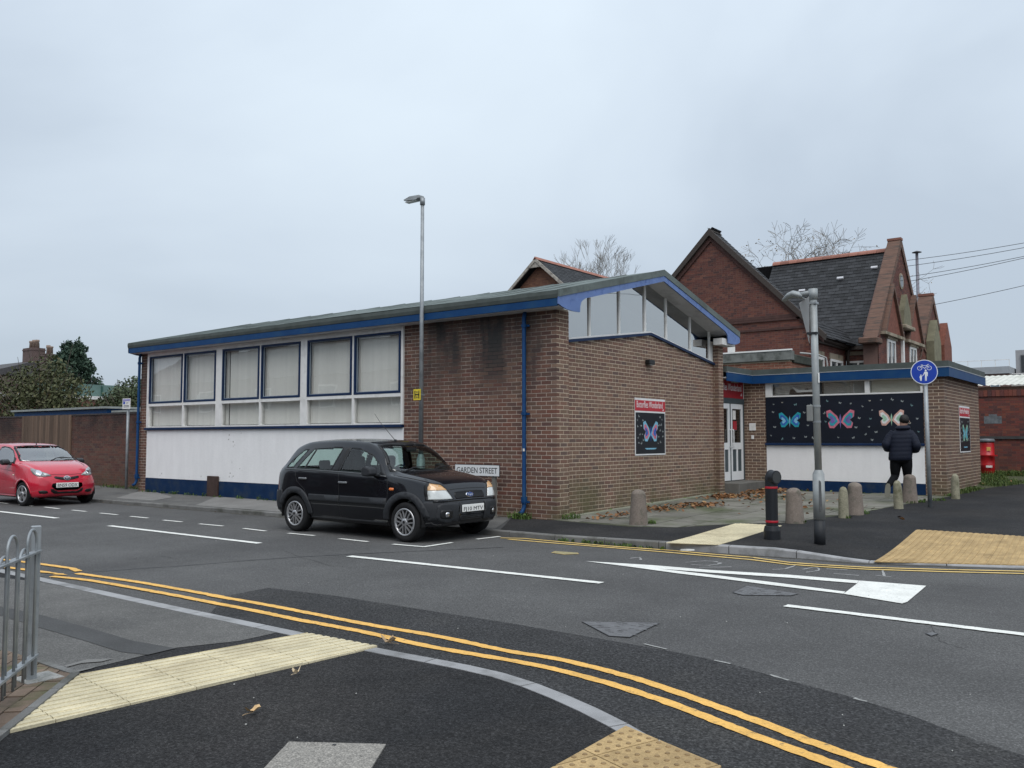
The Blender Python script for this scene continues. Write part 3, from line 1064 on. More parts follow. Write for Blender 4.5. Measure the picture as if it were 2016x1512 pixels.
# forecourt slabs
fore = fore_edge+[(-4.2, 21.78), (-9.0, 21.78), (-9.0, 12.9)]
sheet("slab_bed", fore, hz, 0.004, slab_joint, far_path, step=0.6)
fpoly = [Vector(p) for p in fore]
us = np.arange(-9.0, -3.9, 0.62)
k = 0
for j, v in enumerate(np.arange(12.9, 21.8, 0.9)):
    for i, u in enumerate(us):
        vv = v+(0.45 if i % 2 else 0.0)-0.45
        quad = [Vector((u+.006, vv+.006)), Vector((u+.614, vv+.006)), Vector((u+.614, vv+.894)), Vector((u+.006, vv+.894))]
        # clip by the wing wall, the gable wall and the slanting asphalt edge
        cin = [inside(p, fore) for p in quad]
        if not any(cin): continue
        quad = clipper([(-8.99, 12.8), (-3.9, 12.8), (-3.9, 21.77), (-8.99, 21.77)])([tuple(p) for p in quad])
        if len(quad) < 3: continue
        if not all(inside(p*0.98+sum(quad, Vector((0, 0)))/len(quad)*0.02, fore) for p in quad):
            # keep the inner piece: walk corners towards the centre until they are inside
            c_ = [p for p in quad if inside(p, fore)]
            if not c_: continue
            c_ = sum(c_, Vector((0, 0)))/len(c_)
            q2 = []
            for p in quad:
                t_ = 1.0
                while t_ > 0.05 and not inside(c_.lerp(p, t_), fore): t_ -= 0.05
                q2.append(c_.lerp(p, t_))
            quad = q2
        mb = MB()
        tl = R.uniform(-.004, .004)
        mb.prism([(p.x, p.y, hz(p.x, p.y)-0.02) for p in quad], (0, 0, 0.031+tl))
        mb.build("paving_slab", slab_mat, far_path)
        k += 1
# pale edging strip along the foot of the gable wall
for i in range(8):
    v0_ = 13.0+i*0.85
    MB().obox((-9.02, v0_+.004, hz(-9, v0_+.4)-.03), (0.14, 0, 0), (0, 0.842, 0.014), (0, 0, 0.055)).build("edging_stone", pmat("mossy_edging", (0.24, 0.245, 0.19), rough=0.9, var=0.2, vscale=5, col2=(0.12, 0.15, 0.07), c2scale=2), far_path)

# cream blister crossing tiles on the far side and the buff ribbed field at the right
q = [Vector(p[:2]) for p in (G(1311, 1069.5, .11), G(1447, 1033, .14), G(1556, 1032, .15), G(1414, 1073.5, .11))]
a1 = (q[1]-q[0]).normalized(); b1 = Vector((a1.y, -a1.x))
tile_strip(q[0]-a1*0.3-b1*0.02, a1, b1, 8, 4, 0.4, cream_tile, far_path, lambda x, y: hz(x, y)+0.004, "dome", "tactile_tile", clipper([tuple(p) for p in q]), thick=0.008)
q = [Vector(p[:2]) for p in (G(1720, 1108, .02), G(1803, 1047, .13), G(2080, 1055, .13), G(2080, 1117, .02))]
a1 = (q[1]-q[0]).normalized(); b1 = Vector((a1.y, -a1.x))
tile_strip(q[0]-a1*0.4-b1*0.4, a1, b1, 9, 9, 0.4, buff_tile, far_path, lambda x, y: hz(x, y)+0.004, "rib", "tactile_tile", clipper([tuple(p) for p in q]), thick=0.008)

# ------------------------------------------------------------------ road surface patches and painted lines
patch = [(445, 1173), (528, 1157.6), (664, 1174), (820, 1199), (1000, 1227), (1144, 1252), (1324, 1284), (1437, 1308), (1522, 1333), (1675, 1374), (1797, 1412), (1919, 1459.5), (2016, 1490), (2150, 1560), (2300, 1700)]
edge_in = [tuple(p) for p in ne if -6.9 < p.x < 0.5]
pp = gpoly(patch)
sheet("asphalt_patch", pp+[(0.9, 0.6)]+[(p[0], p[1]+0.0) for p in edge_in[::-1]]+[], 0.0, 0.004, road_new, road, inner=False)
LZ = [0]
def line(name, pts, w, mat, z=0.0085, sm=3, parent=None, jag=0.0):
    P = [Vector(p) for p in gpoly(pts)]
    if sm and len(P) > 2: P = smooth_line(P, sm)
    o = ribbon(P, w)
    if jag:
        o = densify([tuple(p) for p in o], 0.06)
        o = [p+Vector((R.uniform(-jag, jag), R.uniform(-jag, jag))) for p in o]
    LZ[0] = (LZ[0]+1) % 8
    return sheet(name, [tuple(p) for p in o], z+LZ[0]*.0002, 0.0, mat, parent or road, inner=False)
line("tar_seam", [(60, 1137), (110, 1131), (230, 1122), (400, 1110.5), (504, 1102), (643, 1093.5), (780, 1087), (990, 1078)], 0.022, seam_mat, 0.003, jag=0.006)
up = [[(-330, 1062), (84, 1111), (155, 1125)], [(151, 1129), (255, 1144), (330, 1156.5), (437, 1176)], [(412, 1172.5), (530, 1193), (622, 1211), (747, 1235), (865, 1255), (1000, 1284), (1092, 1298.5), (1183, 1320), (1275, 1346), (1397, 1389), (1501, 1427), (1583, 1459), (1660, 1487), (1733, 1512), (1830, 1552), (1960, 1620)]]
lo = [[(-330, 1075), (84, 1126), (108, 1130)], [(102, 1135), (182, 1144), (328, 1170), (400, 1184), (504, 1204), (574, 1219), (712, 1245), (851, 1276), (1025, 1306), (1122, 1327.5), (1214, 1353), (1306, 1383), (1397, 1417.5), (1495, 1455.5), (1583, 1487.5), (1644, 1510), (1740, 1553), (1870, 1620)]]
for p in up+lo:
    line("yellow_line", p, 0.085, yellow_line, jag=0.006)
line("yellow_line", [(985, 1060), (1030, 1061), (1100, 1067.5), (1190, 1075.7), (1321, 1085), (1400, 1092.5), (1480, 1099), (1553, 1109), (1620, 1114), (1705, 1119), (1860, 1123.5), (2016, 1127), (2200, 1130)], 0.075, yellow_far, sm=0)
line("yellow_line", [(1000, 1062.5), (1100, 1071), (1202, 1079.2), (1330, 1090), (1480, 1103.5), (1553, 1112.8), (1620, 1117.5), (1705, 1122.5), (1860, 1127.5), (2016, 1131.5), (2200, 1135)], 0.075, yellow_far, sm=0)
for a, b in (((215, 1035), (511, 1070)), ((687, 1095.5), (1184, 1149)), ((1546, 1194), (2120, 1264.5)), ((-160, 988), (112, 1020))):
    line("centre_line", [a, b], 0.12, white_line, jag=0.005)
bays = [((-90, 979), (-60, 982)), ((-45, 984), (-25, 986.5)), ((-10, 988), (15, 991)), ((38, 993.5), (64, 996)), ((87.6, 998), (116, 1001.3)), ((142, 1004), (169, 1006.8)), ((197, 1010), (231, 1013.3)), ((256.5, 1016.5), (291, 1020)), ((321, 1024), (358, 1027.7)), ((392, 1031.5), (439, 1036)), ((479, 1040.6), (523, 1046)), ((567, 1050), (619, 1055)), ((668, 1061), (724, 1067)), ((773, 1072), (836, 1077.5)), ((833, 1077.5), (890, 1069)), ((938, 1062.5), (984, 1057))]
for a, b in bays:
    line("bay_mark", [a, b], 0.075, white_line, jag=0.004)
# splitting lines that end in a solid block
sheet("lane_mark", gpoly([(1152, 1106), (1286, 1114.3), (1400, 1124), (1553, 1133), (1690, 1145), (1823, 1155.5), (1817, 1160), (1782, 1188.5), (1776, 1190.5), (1663, 1171.5), (1522, 1154), (1400, 1138), (1333, 1130), (1238, 1117)]), 0.0085, 0, white_line, road, inner=False) if False else None
def lane(pts): sheet("lane_mark", gpoly(pts), 0.0085, 0, white_line, road, inner=False)
lane([(1152, 1106), (1286, 1114.3), (1400, 1124), (1553, 1133.3), (1690, 1145), (1687, 1150.5), (1553, 1139.2), (1400, 1129.2), (1296, 1121), (1400, 1133), (1522, 1148.3), (1664, 1167), (1660, 1171), (1522, 1154.2), (1400, 1138.3), (1333, 1130.3), (1238, 1117)])
lane([(1690.5, 1145), (1823, 1155.5), (1817, 1161), (1786, 1187), (1776, 1190.5), (1660.5, 1171.2), (1687.5, 1150.5)])
# iron covers
iron = pmat("cast_iron", (0.15, 0.15, 0.155), rough=0.65, spec=0.4, metal=0.3, var=0.25, vscale=12, bump=0.004, bscale=70)
def cover(pts, label, mat, grid=True, frame=0.014, rim=seam_mat):
    P = [Vector(p) for p in gpoly(pts)]
    c = sum(P, Vector((0, 0)))/len(P)
    t = thing("manhole_cover", (c.x, c.y, 0), label, "manhole cover")
    sheet("frame", [tuple(p) for p in P], 0.0060, 0, rim, t, inner=False, build=False).build("frame", rim, t)
    Q = [p+(c-p).normalized()*frame for p in P]
    mb = MB()
    mb.prism([(p.x, p.y, 0.0064) for p in Q], (0, 0, 0.0012))
    if grid:
        xs = [p.x for p in Q]; ys = [p.y for p in Q]
        for i in range(60):
            p = Vector((R.uniform(min(xs), max(xs)), R.uniform(min(ys), max(ys))))
            if inside(p, [tuple(a) for a in Q]):
                mb.obox((p.x, p.y, 0.0076), (0.04, 0.012, 0), (-.004, 0.014, 0), (0, 0, 0.003))
    mb.build("plate", mat, t)
    return t
cover([(1144, 1225), (1299, 1228), (1240, 1256.5), (1198, 1254)], "triangular iron manhole cover beside the edge of the dark road patch", iron)
cover([(1441, 1168), (1470, 1154.5), (1572, 1171), (1556, 1174.5), (1460, 1173)], "iron manhole cover lying close to the white painted lane block", iron)
t = cover([(1085, 1089), (1093, 1085.8), (1136, 1089), (1140, 1091.5), (1110, 1092.6)], "small yellow painted hydrant cover in the road near the far yellow lines", pmat("worn_hydrant_yellow", (0.30, 0.26, 0.14), rough=0.8, var=0.3, vscale=20), grid=False, rim=yellow_far)
cover([(1820, 1249), (1836, 1246.5), (1848, 1250), (1833, 1254.5)], "small round iron valve cover in the road below the right centre line", iron, grid=False, frame=0.012)
# ------------------------------------------------------------------ the hall on the corner
X0, X1, V0, UG, VF = -22.84, -8.89, 12.89, -9.03, 20.07
hall = thing("hall", (X1, V0, 0.1), "brown brick hall with low pitched green felt roof, blue fascia and tall blue framed windows", "hall")
Nv, Nu = Vector((0, -1, 0)), Vector((1, 0, 0))
Uv, Vv = Vector((1, 0, 0)), Vector((0, 1, 0))
ZT = 3.93
# mortar bodies stand 8 mm behind the brick faces
def slab_uz(mb, pts, v_front, t):            # polygon in (u,z) facing -v
    mb.prism([(u, v_front, z) for u, z in pts], (0, t, 0))
def slab_vz(mb, pts, u_front, t):            # polygon in (v,z) facing +u
    mb.prism([(u_front, v, z) for v, z in pts], (-t, 0, 0))
mb = MB(); slab_uz(mb, [(-12.69, 0.0), (X1-.005, 0.0), (X1-.005, ZT), (-12.69, ZT)], V0+.003, 0.2)
mb.build("mortar", hall_mortar, hall)
street = lay((0, V0, 0), Uv, Nv, [(-12.69, 0.0), (X1, 0.0), (X1, ZT), (-12.69, ZT)], corner1=True)
n1 = bricks_to(hall, street, hall_brick, 300, prefer=lambda p: p.z > 0.15)
# corner pier return and gable wall
mb = MB(); slab_vz(mb, [(V0+.012, 0.0), (13.28, 0.0), (13.28, ZT), (V0+.012, ZT)], X1-.0022, 0.2)
mb.build("mortar", gable_mortar, hall)
mb = MB(); slab_vz(mb, [(19.806, 0.0), (VF, 0.0), (VF, ZT), (19.806, ZT)], X1-.0022, 0.2)
mb.build("mortar", gable_mortar, hall)
mb = MB()
gpolyz = [(13.28, 0.0), (19.80, 0.0), (19.80, 3.36), (16.62, 3.79), (13.28, 3.34)]
slab_vz(mb, gpolyz, UG-.0022, 0.2)
mb.build("mortar", gable_mortar, hall)
gb = lay((X1, 0, 0), Vv, Nu, [(V0, 0.0), (13.29, 0.0), (13.29, ZT), (V0, ZT)], corner0=True, phase=0)
gb += lay((X1, 0, 0), Vv, Nu, [(19.80, 0.0), (VF, 0.0), (VF, ZT), (19.80, ZT)])
gb += lay((UG, 0, 0), Vv, Nu, gpolyz, header=0.12)
gb += lay((0, 19.80, 0), Uv, Nv, [(UG, 0.0), (X1-.005, 0.0), (X1-.005, ZT), (UG, ZT)])
bricks_to(hall, gb, gable_brick, 0)
# left pier
mb = MB(); slab_uz(mb, [(X0, 0.0), (-22.46, 0.0), (-22.46, ZT), (X0, ZT)], V0+.003, 0.2)
mb.build("mortar", hall_mortar, hall)
bricks_to(hall, lay((0, V0, 0), Uv, Nv, [(X0, 0.0), (-22.46, 0.0), (-22.46, ZT), (X0, ZT)]), hall_brick, 0)
# plain side and back walls, floor slab
MB().box(X0, X0+.15, V0+.21, VF-.1, 0, ZT).build("wall", hall_mortar, hall)
MB().box(X0+.16, UG-.22, VF-.3, VF-.1, 0, ZT).build("wall", hall_mortar, hall)
MB().box(X0+.16, UG-.22, V0+.75, V0+.80, 0, ZT).build("inner_backing", inner_dark, hall)  # added backing close behind the windows, keeps sky light out of the interior
MB().box(X0+.16, UG-.9, 19.0, 19.1, 0.6, 5.0).build("inner_backing", inner_pale, hall)
mb = MB(); slab_vz(mb, [(13.3, 3.2), (19.78, 3.2), (19.78, 3.95), (16.55, 4.75), (13.3, 3.95)], UG-0.95, 0.02)
mb.build("window_film", inner_pale, hall)

# white render apron, blue plinth and the long sill
MB().box(-22.455, -12.695, V0-.012, V0+.15, 0.515, 1.80).build("render_panel", render_white, hall)
MB().box(-22.455, -12.695, V0-.022, V0+.15, 0.0, 0.51).build("plinth", blue_plinth, hall)
MB().box(-22.50, -12.70, V0-.075, V0+.10, 1.805, 1.862).build("sill", blue_dark, hall, bevel=.006)
MB().box(-19.50, -19.05, V0-.075, V0-.024, 0.10, 0.64).build("cover_box", pmat("rusty_brown_paint", (0.055, 0.032, 0.026), rough=0.7, var=0.3, vscale=8, bump=.002), hall, bevel=.008, label="brown metal cover box on the blue plinth")
# white posts, rails
FR = V0-.045
def wbox(u0_, u1_, z0, z1, v0_=None, v1_=None, name="window_post", mat=white_wood):
    return MB().box(u0_, u1_, FR if v0_ is None else v0_, V0+.07 if v1_ is None else v1_, z0, z1).build(name, mat, hall, bevel=.004)
ZS, ZT0, ZT1, ZW = 1.865, 2.44, 2.515, 3.80
posts = [(-22.458, -22.33), (-19.25, -18.97), (-15.96, -15.71), (-12.755, -12.693)]
for a, b in posts: wbox(a, b, ZS, ZW+.10)
mids = [(-20.735, -20.655), (-17.475, -17.40), (-14.23, -14.155)]
for a, b in mids: wbox(a, b, ZS, ZW)
bays_u = [(-22.33, -19.25, -20.735, -20.655), (-18.97, -15.96, -17.475, -17.40), (-15.71, -12.755, -14.23, -14.155)]
wi = 0
for (a, b, m0, m1) in bays_u:
    MB().box(a, b, FR+.004, V0+.07, ZW+.002, ZW+.10).build("window_head", white_wood, hall)
    for (p, q) in ((a, m0), (m1, b)):
        wbox(p+.001, q-.001, ZT0, ZT1, FR-.012, V0+.06, "transom")
        wbox(p+.001, q-.001, ZS, ZS+.035, FR-.01, V0+.06, "bottom_rail")
        # opening light: a blue frame with its pane and a vertical blind behind
        w = MB()
        z0, z1, fw = ZT1+.003, ZW-.002, .046
        y0, y1 = FR-.018, V0+.03
        w.box(p+.003, p+.003+fw, y0, y1, z0, z1); w.box(q-.003-fw, q-.003, y0, y1, z0, z1)
        w.box(p+.003+fw, q-.003-fw, y0, y1, z0, z0+fw); w.box(p+.003+fw, q-.003-fw, y0, y1, z1-fw, z1)
        wo = w.build("window", blue_dark, hall)
        MB().box(p+.003+fw, q-.003-fw, V0-.008, V0-.003, z0+fw, z1-fw).build("pane", pane_glass, wo)
        s = MB(); gsk = .014
        for (aa, bb, cc, dd) in ((p+.003+fw, p+.003+fw+gsk, z0+fw, z1-fw), (q-.003-fw-gsk, q-.003-fw, z0+fw, z1-fw), (p+.003+fw+gsk, q-.003-fw-gsk, z0+fw, z0+fw+gsk), (p+.003+fw+gsk, q-.003-fw-gsk, z1-fw-gsk, z1-fw)):
            s.box(aa, bb, V0-.022, V0-.005, cc, dd)
        s.build("glazing_bead", pmat("grey_bead", (0.28, 0.33, 0.37), rough=0.6), wo)
        # fixed light below
        lo_ = MB()
        lo_.box(p+.002, q-.002, V0-.005, V0+.0, ZS+.036, ZT0-.001)
        lo_.build("lower_pane", pane_glass, hall)
        # vertical blind
        bl = thing("vertical_blind", ((p+q)/2, V0+.17, ZS), "", "")
        for kx_ in ("label", "category"):
            if kx_ in bl: del bl[kx_]
        bl.parent = hall
        bl.location = Vector(((p+q)/2, V0+.10, ZS))-wloc(hall)
        pitch = .084
        xs0 = (p-.14) if p == a else (m0+.012)
        n = int((q+(.0 if p == a else .06)-xs0)/pitch)
        x = xs0
        turn = [0.10, 0.14, 0.42, 0.38, 0.40, 0.36][wi]
        gapk = {2: (3,), 4: ()}.get(wi, ())
        for kx in range(n):
            if kx in gapk: x += pitch; continue
            ang = turn+R.uniform(-.05, .05)
            c, s_ = math.cos(ang)*.0455, math.sin(ang)*.0455
            y = V0+.10+R.uniform(-.004, .004)
            mbs = MB()
            k_ = 4
            vs, fs = [], []
            for zi, zz in enumerate((ZS+.05, ZW-.06)):
                for t_ in range(k_+1):
                    f_ = t_/k_*2-1
                    vs.append((x+c*f_, y+s_*f_+(.006*(1-f_*f_)), zz))
            for t_ in range(k_):
                fs.append((t_, t_+1, k_+1+t_+1, k_+1+t_))
            mbs.smooth = True
            mbs.add(vs, fs)
            mbs.build("slat", blind_mat, bl)
            x += pitch
        wi += 1

# roof: two felt slopes, felt edge, blue fascia, barge boards with scrolled feet, soffits
RU0, RU1, EV0, EV1, RA, ZR, ZE = -22.98, -8.62, 12.59, 20.45, 16.52, 5.14, 4.19
roof = MB()
roof.mi = 0
th = 0.12
N = 24
rr = random.Random(3)
def roof_slope(mb, va, za, vb, zb):
    """felt sheet with slightly uneven lie, laps between strips"""
    vs, fs = [], []
    nu, nv = 60, 8
    for i in range(nu+1):
        for j in range(nv+1):
            u = RU0+(RU1-RU0)*i/nu
            t = j/nv
            w = 0.012*math.sin(u*1.7+j)*math.sin(t*math.pi) + (rr.uniform(-.006, .006) if 0 < i < nu and 0 < j < nv else 0)
            sag = -0.02*math.sin((u-RU0)/(RU1-RU0)*math.pi*2.0+0.6)*(1-t) if abs(va-EV0) < .1 else 0
            vs.append((u, va+(vb-va)*t, za+(zb-za)*t+w+sag))
    for i in range(nu):
        for j in range(nv):
            a = i*(nv+1)+j
            f = (a, a+nv+1, a+nv+2, a+1)
            fs.append(f if vb > va else f[::-1])
    mb.smooth = True
    mb.add(vs, fs)
roof_slope(roof, EV0, ZE, RA, ZR)
roof_slope(roof, EV1, ZE, RA, ZR)
roof_o = roof.build("roof", felt, hall)
for i in range(1, 15):
    u = RU0+(RU1-RU0)*i/15
    mb = MB()
    mb.obox((u, EV0+.02, ZE+.006), (0.05, 0, 0), (0, RA-EV0-.04, ZR-ZE-.01), (0, 0, .012))
    mb.build("felt_lap", felt, roof_o)
# felt-covered edge roll
edge = MB()
edge.smooth = False
def along_slope(mb, va, za, vb, zb, u, du, drop0, drop1):
    """strip hanging under the roof line between (va,za) and (vb,zb): from drop0 to drop1 below the top, thickness du from u"""
    mb.prism([(u, va, za-drop0), (u, vb, zb-drop0), (u, vb, zb-drop1), (u, va, za-drop1)], (du, 0, 0))
for a_ in ((EV0-.012, ZE+.012, RA, ZR+.012, RU1+.018, -.05, 0.0, .132), (RA, ZR+.012, EV1+.012, ZE+.012, RU1+.018, -.05, 0.0, .132), (EV0-.012, ZE+.012, RA, ZR+.012, RU0-.018, .05, 0.0, .14), (RA, ZR+.012, EV1+.012, ZE+.012, RU0-.018, .05, 0.0, .14)):
    edge = MB(); along_slope(edge, *a_); edge.build("felt_verge", felt, hall)
mb = MB()
mb.prism([(RU0-.018, EV0+.03, ZE+.008), (RU0-.018, EV0-.03, ZE+.0), (RU0-.018, EV0-.035, ZE-.07), (RU0-.018, EV0-.02, ZE-.135), (RU0-.018, EV0+.03, ZE-.14)], (RU1-RU0, 0, 0))
mb.build("eaves_felt", felt_dark, hall)
mb = MB()
mb.prism([(RU0-.018, EV1+.025, ZE+.0), (RU0-.018, EV1+.03, ZE-.13), (RU0-.018, EV1, ZE-.14), (RU0-.018, EV1-.02, ZE-.02)], (RU1-RU0+.03, 0, 0))
mb.build("eaves_felt", felt_dark, hall)
MB().box(RU0, RU1-.035, EV0-.012, EV0+.018, 3.915, ZE-.142).build("fascia", blue_paint, hall)
MB().box(RU0, RU1-.035, EV1-.018, EV1+.012, 3.915, ZE-.142).build("fascia", blue_paint, hall)
# barge boards
def barge(u, du, mat):
    for sgn in (1, -1):
        def P(v, z): return (u, RA+sgn*(v-RA), z)
        foot = [P(EV0-.02, ZE-.122), P(EV0-.02, 3.94), P(EV0+.08, 3.905), P(EV0+.22, 3.875), P(EV0+.45, 3.86), P(EV0+.66, 3.868), P(EV0+.67, 3.95), P(EV0+.70, 4.05), P(EV0+.76, 4.10), P(EV0+.85, 4.145), P(RA, ZR-.238), P(RA, ZR-.124)]
        mb = MB(); mb.prism(foot, (du, 0, 0))
        mb.build("barge_board", mat, hall)
barge(RU1+.005, -.028, blue_pale)
barge(RU0-.005, .028, blue_dark)
# soffits: flat along the eaves, sloping under the verge
MB().box(RU0+.03, RU1-.04, EV0+.02, V0+.02, 3.905, 3.925).build("soffit", soffit_mat, hall)
MB().box(RU0+.03, RU1-.04, VF-.02, EV1-.02, 3.905, 3.925).build("soffit", soffit_mat, hall)
for (a, za, b, zb) in ((EV0+.5, ZE+.121-.226, RA, ZR-.226), (RA, ZR-.226, EV1-.5, ZE+.121-.226)):
    mb = MB(); mb.prism([(RU1-.03, a, za), (RU1-.03, b, zb), (RU1-.03, b, zb-.015), (RU1-.03, a, za-.015)], (UG-RU1-.1, 0, 0))
    mb.build("soffit", soffit_mat, hall)
    mb = MB(); mb.prism([(RU0+.03, a, za), (RU0+.03, b, zb), (RU0+.03, b, zb-.015), (RU0+.03, a, za-.015)], (UG-RU0-.15, 0, 0))
    mb.build("ceiling", inner_pale, hall)
MB().box(RU1-.28, RU1-.05, 19.55, 20.30, 3.825, 3.98).build("box_eave", white_wood, hall)

# clerestory lights in the gable
cs_l = lambda v: 3.395+(3.845-3.395)*(v-13.30)/(16.62-13.30) if v < 16.62 else 3.845-(3.845-3.41)*(v-16.62)/(19.80-16.62)
ct_l = lambda v: (ZE+(ZR-ZE)*(v-EV0)/(RA-EV0) if v < RA else ZR-(ZR-ZE)*(v-RA)/(EV1-RA))-.24
for (a, b) in ((13.30, 16.62), (16.62, 19.86)):
    mb = MB(); mb.prism([(UG+.05, a, cs_l(a)-.055), (UG+.05, b, cs_l(b)-.055), (UG+.05, b, cs_l(b)), (UG+.05, a, cs_l(a))], (-.15, 0, 0))
    mb.build("gable_sill", blue_dark, hall)
    mb = MB(); mb.prism([(UG+.015, a, cs_l(a)+.001), (UG+.015, b, cs_l(b)+.001), (UG+.015, b, cs_l(b)+.035), (UG+.015, a, cs_l(a)+.035)], (-.08, 0, 0))
    mb.build("bottom_rail", white_wood, hall)
mv = [13.30, 14.21, 15.33, 16.40, 17.37, 18.56, 19.60, 19.80]
for i, v in enumerate(mv[:-1]):
    w = .055 if i != 3 else .07
    if i == 0: w = .05
    MB().box(UG-.05, UG+.004, v, v+w, cs_l(v+w/2)+.03, max(ct_l(v+w/2), cs_l(v)+.15)+.03).build("mullion", white_wood, hall)
for i in range(6):
    a, b = mv[i]+.055, mv[i+1]
    pts = [(a, cs_l(a)+.034), (b, cs_l(b)+.034), (b, ct_l(b)), ]
    if a < RA < b: pts.append((RA, ct_l(RA)))
    pts.append((a, ct_l(a)))
    mb = MB(); mb.prism([(UG-.022, v, z) for v, z in pts], (-.005, 0, 0))
    mb.build("clerestory_pane", clere_glass, hall)
mb = MB(); mb.box(UG-.10, UG, 19.66, 19.79, 3.42, 3.93)
mb.build("mullion", white_wood, hall)

# rain pipes
def rainpipe(u, v, ztop, zbot, parent, r=.038, name="downpipe", shoe=1):
    mb = MB(); mb.smooth = True
    pts = [(u, v+.03, ztop), (u, v, ztop-.12), (u, v, zbot+.12), (u-.01, v-.04*shoe, zbot+.03), (u-.02, v-.10*shoe, zbot)]
    mb.tube(pts, r, 12)
    o = mb.build(name, blue_paint, parent)
    for z in (3.62, 2.0, zbot+.18):
        if z > ztop: continue
        k = MB(); k.smooth = False
        k.lathe([(r+.014, 0), (r+.014, .055)], (u, v, z), n=12)
        k.box(u+.01, u+.10, v+.012, v+.045, z+.008, z+.045)
        k.build("bracket", blue_paint, o)
    k = MB(); k.lathe([(r+.02, 0), (r+.02, .10)], (u, v, zbot+.20), n=12); k.build("collar", blue_paint, o)
    return o
rainpipe(-9.56, V0-.075, 3.91, 0.22, hall)
dp = rainpipe(-22.79, V0-.085, 3.91, 0.30, hall)
MB().box(-9.552, -9.518, V0-.125, V0-.114, 1.345, 1.395).build("sticker", white_wood, dp.parent)
# bulkhead lamp on the gable
mb = MB(); mb.box(UG+.002, UG+.12, 16.40, 16.64, 3.15, 3.25)
bl_ = mb.build("bulkhead_lamp", pmat("black_plastic", (0.012, 0.012, 0.013), rough=0.5, var=0.1), hall, bevel=.015)
MB().box(UG+.03, UG+.10, 16.44, 16.60, 3.135, 3.149).build("lamp_lens", pmat("grey_lens", (0.2, 0.2, 0.2), rough=.3), bl_)

# ------------------------------------------------------------------ the low wing with the entrance
WV, WU0, WU1, WE = 21.8, -9.09, -4.31, 26.05
wing = thing("wing", (WU1, WV, 0.25), "low flat roofed brick wing with blue fascia and white rendered front", "building")
WT = 3.06
mb = MB(); slab_uz(mb, [(WU0, 0), (-8.505, 0), (-8.505, WT), (WU0, WT)], WV+.003, .2)
mb.build("mortar", wing_mortar, wing)
mb = MB(); slab_uz(mb, [(-4.745, 0), (WU1-.005, 0), (WU1-.005, WT), (-4.745, WT)], WV+.003, .2)
slab_vz(mb, [(WV+.012, 0), (WE, 0), (WE, WT), (WV+.012, WT)], WU1-.0022, .2)
mb.build("mortar", wing_mortar, wing)
wb = lay((0, WV, 0), Uv, Nv, [(WU0, 0), (-8.505, 0), (-8.505, WT), (WU0, WT)])
wb += lay((0, WV, 0), Uv, Nv, [(-4.745, 0), (WU1, 0), (WU1, WT), (-4.745, WT)], corner1=True)
wb2 = lay((WU1, 0, 0), Vv, Nu, [(WV, 0), (WE, 0), (WE, WT), (WV, WT)], corner0=True)
bricks_to(wing, wb, wing_brick, 300, prefer=lambda p: p.z > .3)
bricks_to(wing, wb2, wing_brick, 0)
MB().box(WU0-2.5, WU1-.25, WE-.2, WE-.02, 0, WT).build("wall", wing_mortar, wing)
MB().box(-8.50, -4.75, WV-.006, WV+.15, .535, 1.40).build("render_panel", render_white, wing)
MB().box(-8.50, -4.75, WV-.018, WV+.15, 0.0, .53).build("plinth", blue_plinth, wing)
MB().box(-8.52, -4.74, WV-.075, WV+.10, 1.402, 1.462).build("sill", blue_dark, wing, bevel=.008)
MB().box(-8.50, -4.75, WV+.035, WV+.10, 1.464, 2.63).build("backing_board", white_wood, wing)
MB().box(-8.50, -4.75, WV-.03, WV+.09, 2.632, 2.668).build("window_rail", white_wood, wing, bevel=.003)
MB().box(-8.50, -4.75, WV-.02, WV+.09, 2.965, 3.05).build("window_head", white_wood, wing)
for a, b, m_ in ((-8.50, -8.33, white_wood), (-7.15, -7.08, pmat("dark_bar", (0.02, 0.02, 0.022), rough=.5)), (-6.04, -5.93, white_wood), (-4.80, -4.75, white_wood)):
    MB().box(a, b, WV-.028, WV+.08, 2.67, 2.963).build("window_post", m_, wing, bevel=.003)
for a, b in ((-8.33, -7.15), (-7.08, -6.04), (-5.93, -4.80)):
    MB().box(a+.001, b-.001, WV+.02, WV+.025, 2.672, 2.962).build("window_pane", pane_glass, wing)
# what hangs behind the strip: crumpled net, roller blinds
mb = MB(); mb.smooth = True
vs, fs = [], []
for i in range(25):
    for j in range(7):
        u = -8.31+1.14*i/24
        top = 2.96
        bot = 2.69 if i < 9 else 2.78+.05*math.sin(i*.8)
        vs.append((u, WV+.10+.02*math.sin(i*1.9+j*.6)+.012*math.sin(j*2.2), bot+(top-bot)*j/6))
for i in range(24):
    for j in range(6):
        fs.append((i*7+j, (i+1)*7+j, (i+1)*7+j+1, i*7+j+1))
mb.add(vs, fs); mb.build("net_curtain", pmat("net_cloth", (0.42, 0.42, 0.41), rough=.9, var=.3, vscale=3), wing)
mb = MB(); mb.prism([(-7.85, WV+.07, 2.90), (-7.72, WV+.065, 2.74), (-7.16, WV+.06, 2.74), (-7.16, WV+.06, 2.79), (-7.66, WV+.06, 2.80)], (0, .006, 0))
mb.build("crumpled_sheet", pmat("white_cloth", (0.8, 0.8, 0.8), rough=.8), wing)
MB().box(-7.06, -6.06, WV+.12, WV+.125, 2.67, 2.96).build("roller_blind", pmat("grey_blind", (0.30, 0.30, 0.28), rough=.9, var=.1), wing)
MB().box(-5.92, -4.81, WV+.10, WV+.105, 2.67, 2.96).build("roller_blind", pmat("cream_blind", (0.55, 0.53, 0.46), rough=.9, var=.06), wing)
MB().box(-8.5, -4.76, WV+.25, WV+.27, 2.5, 3.05).build("inner_backing", inner_dark, wing)
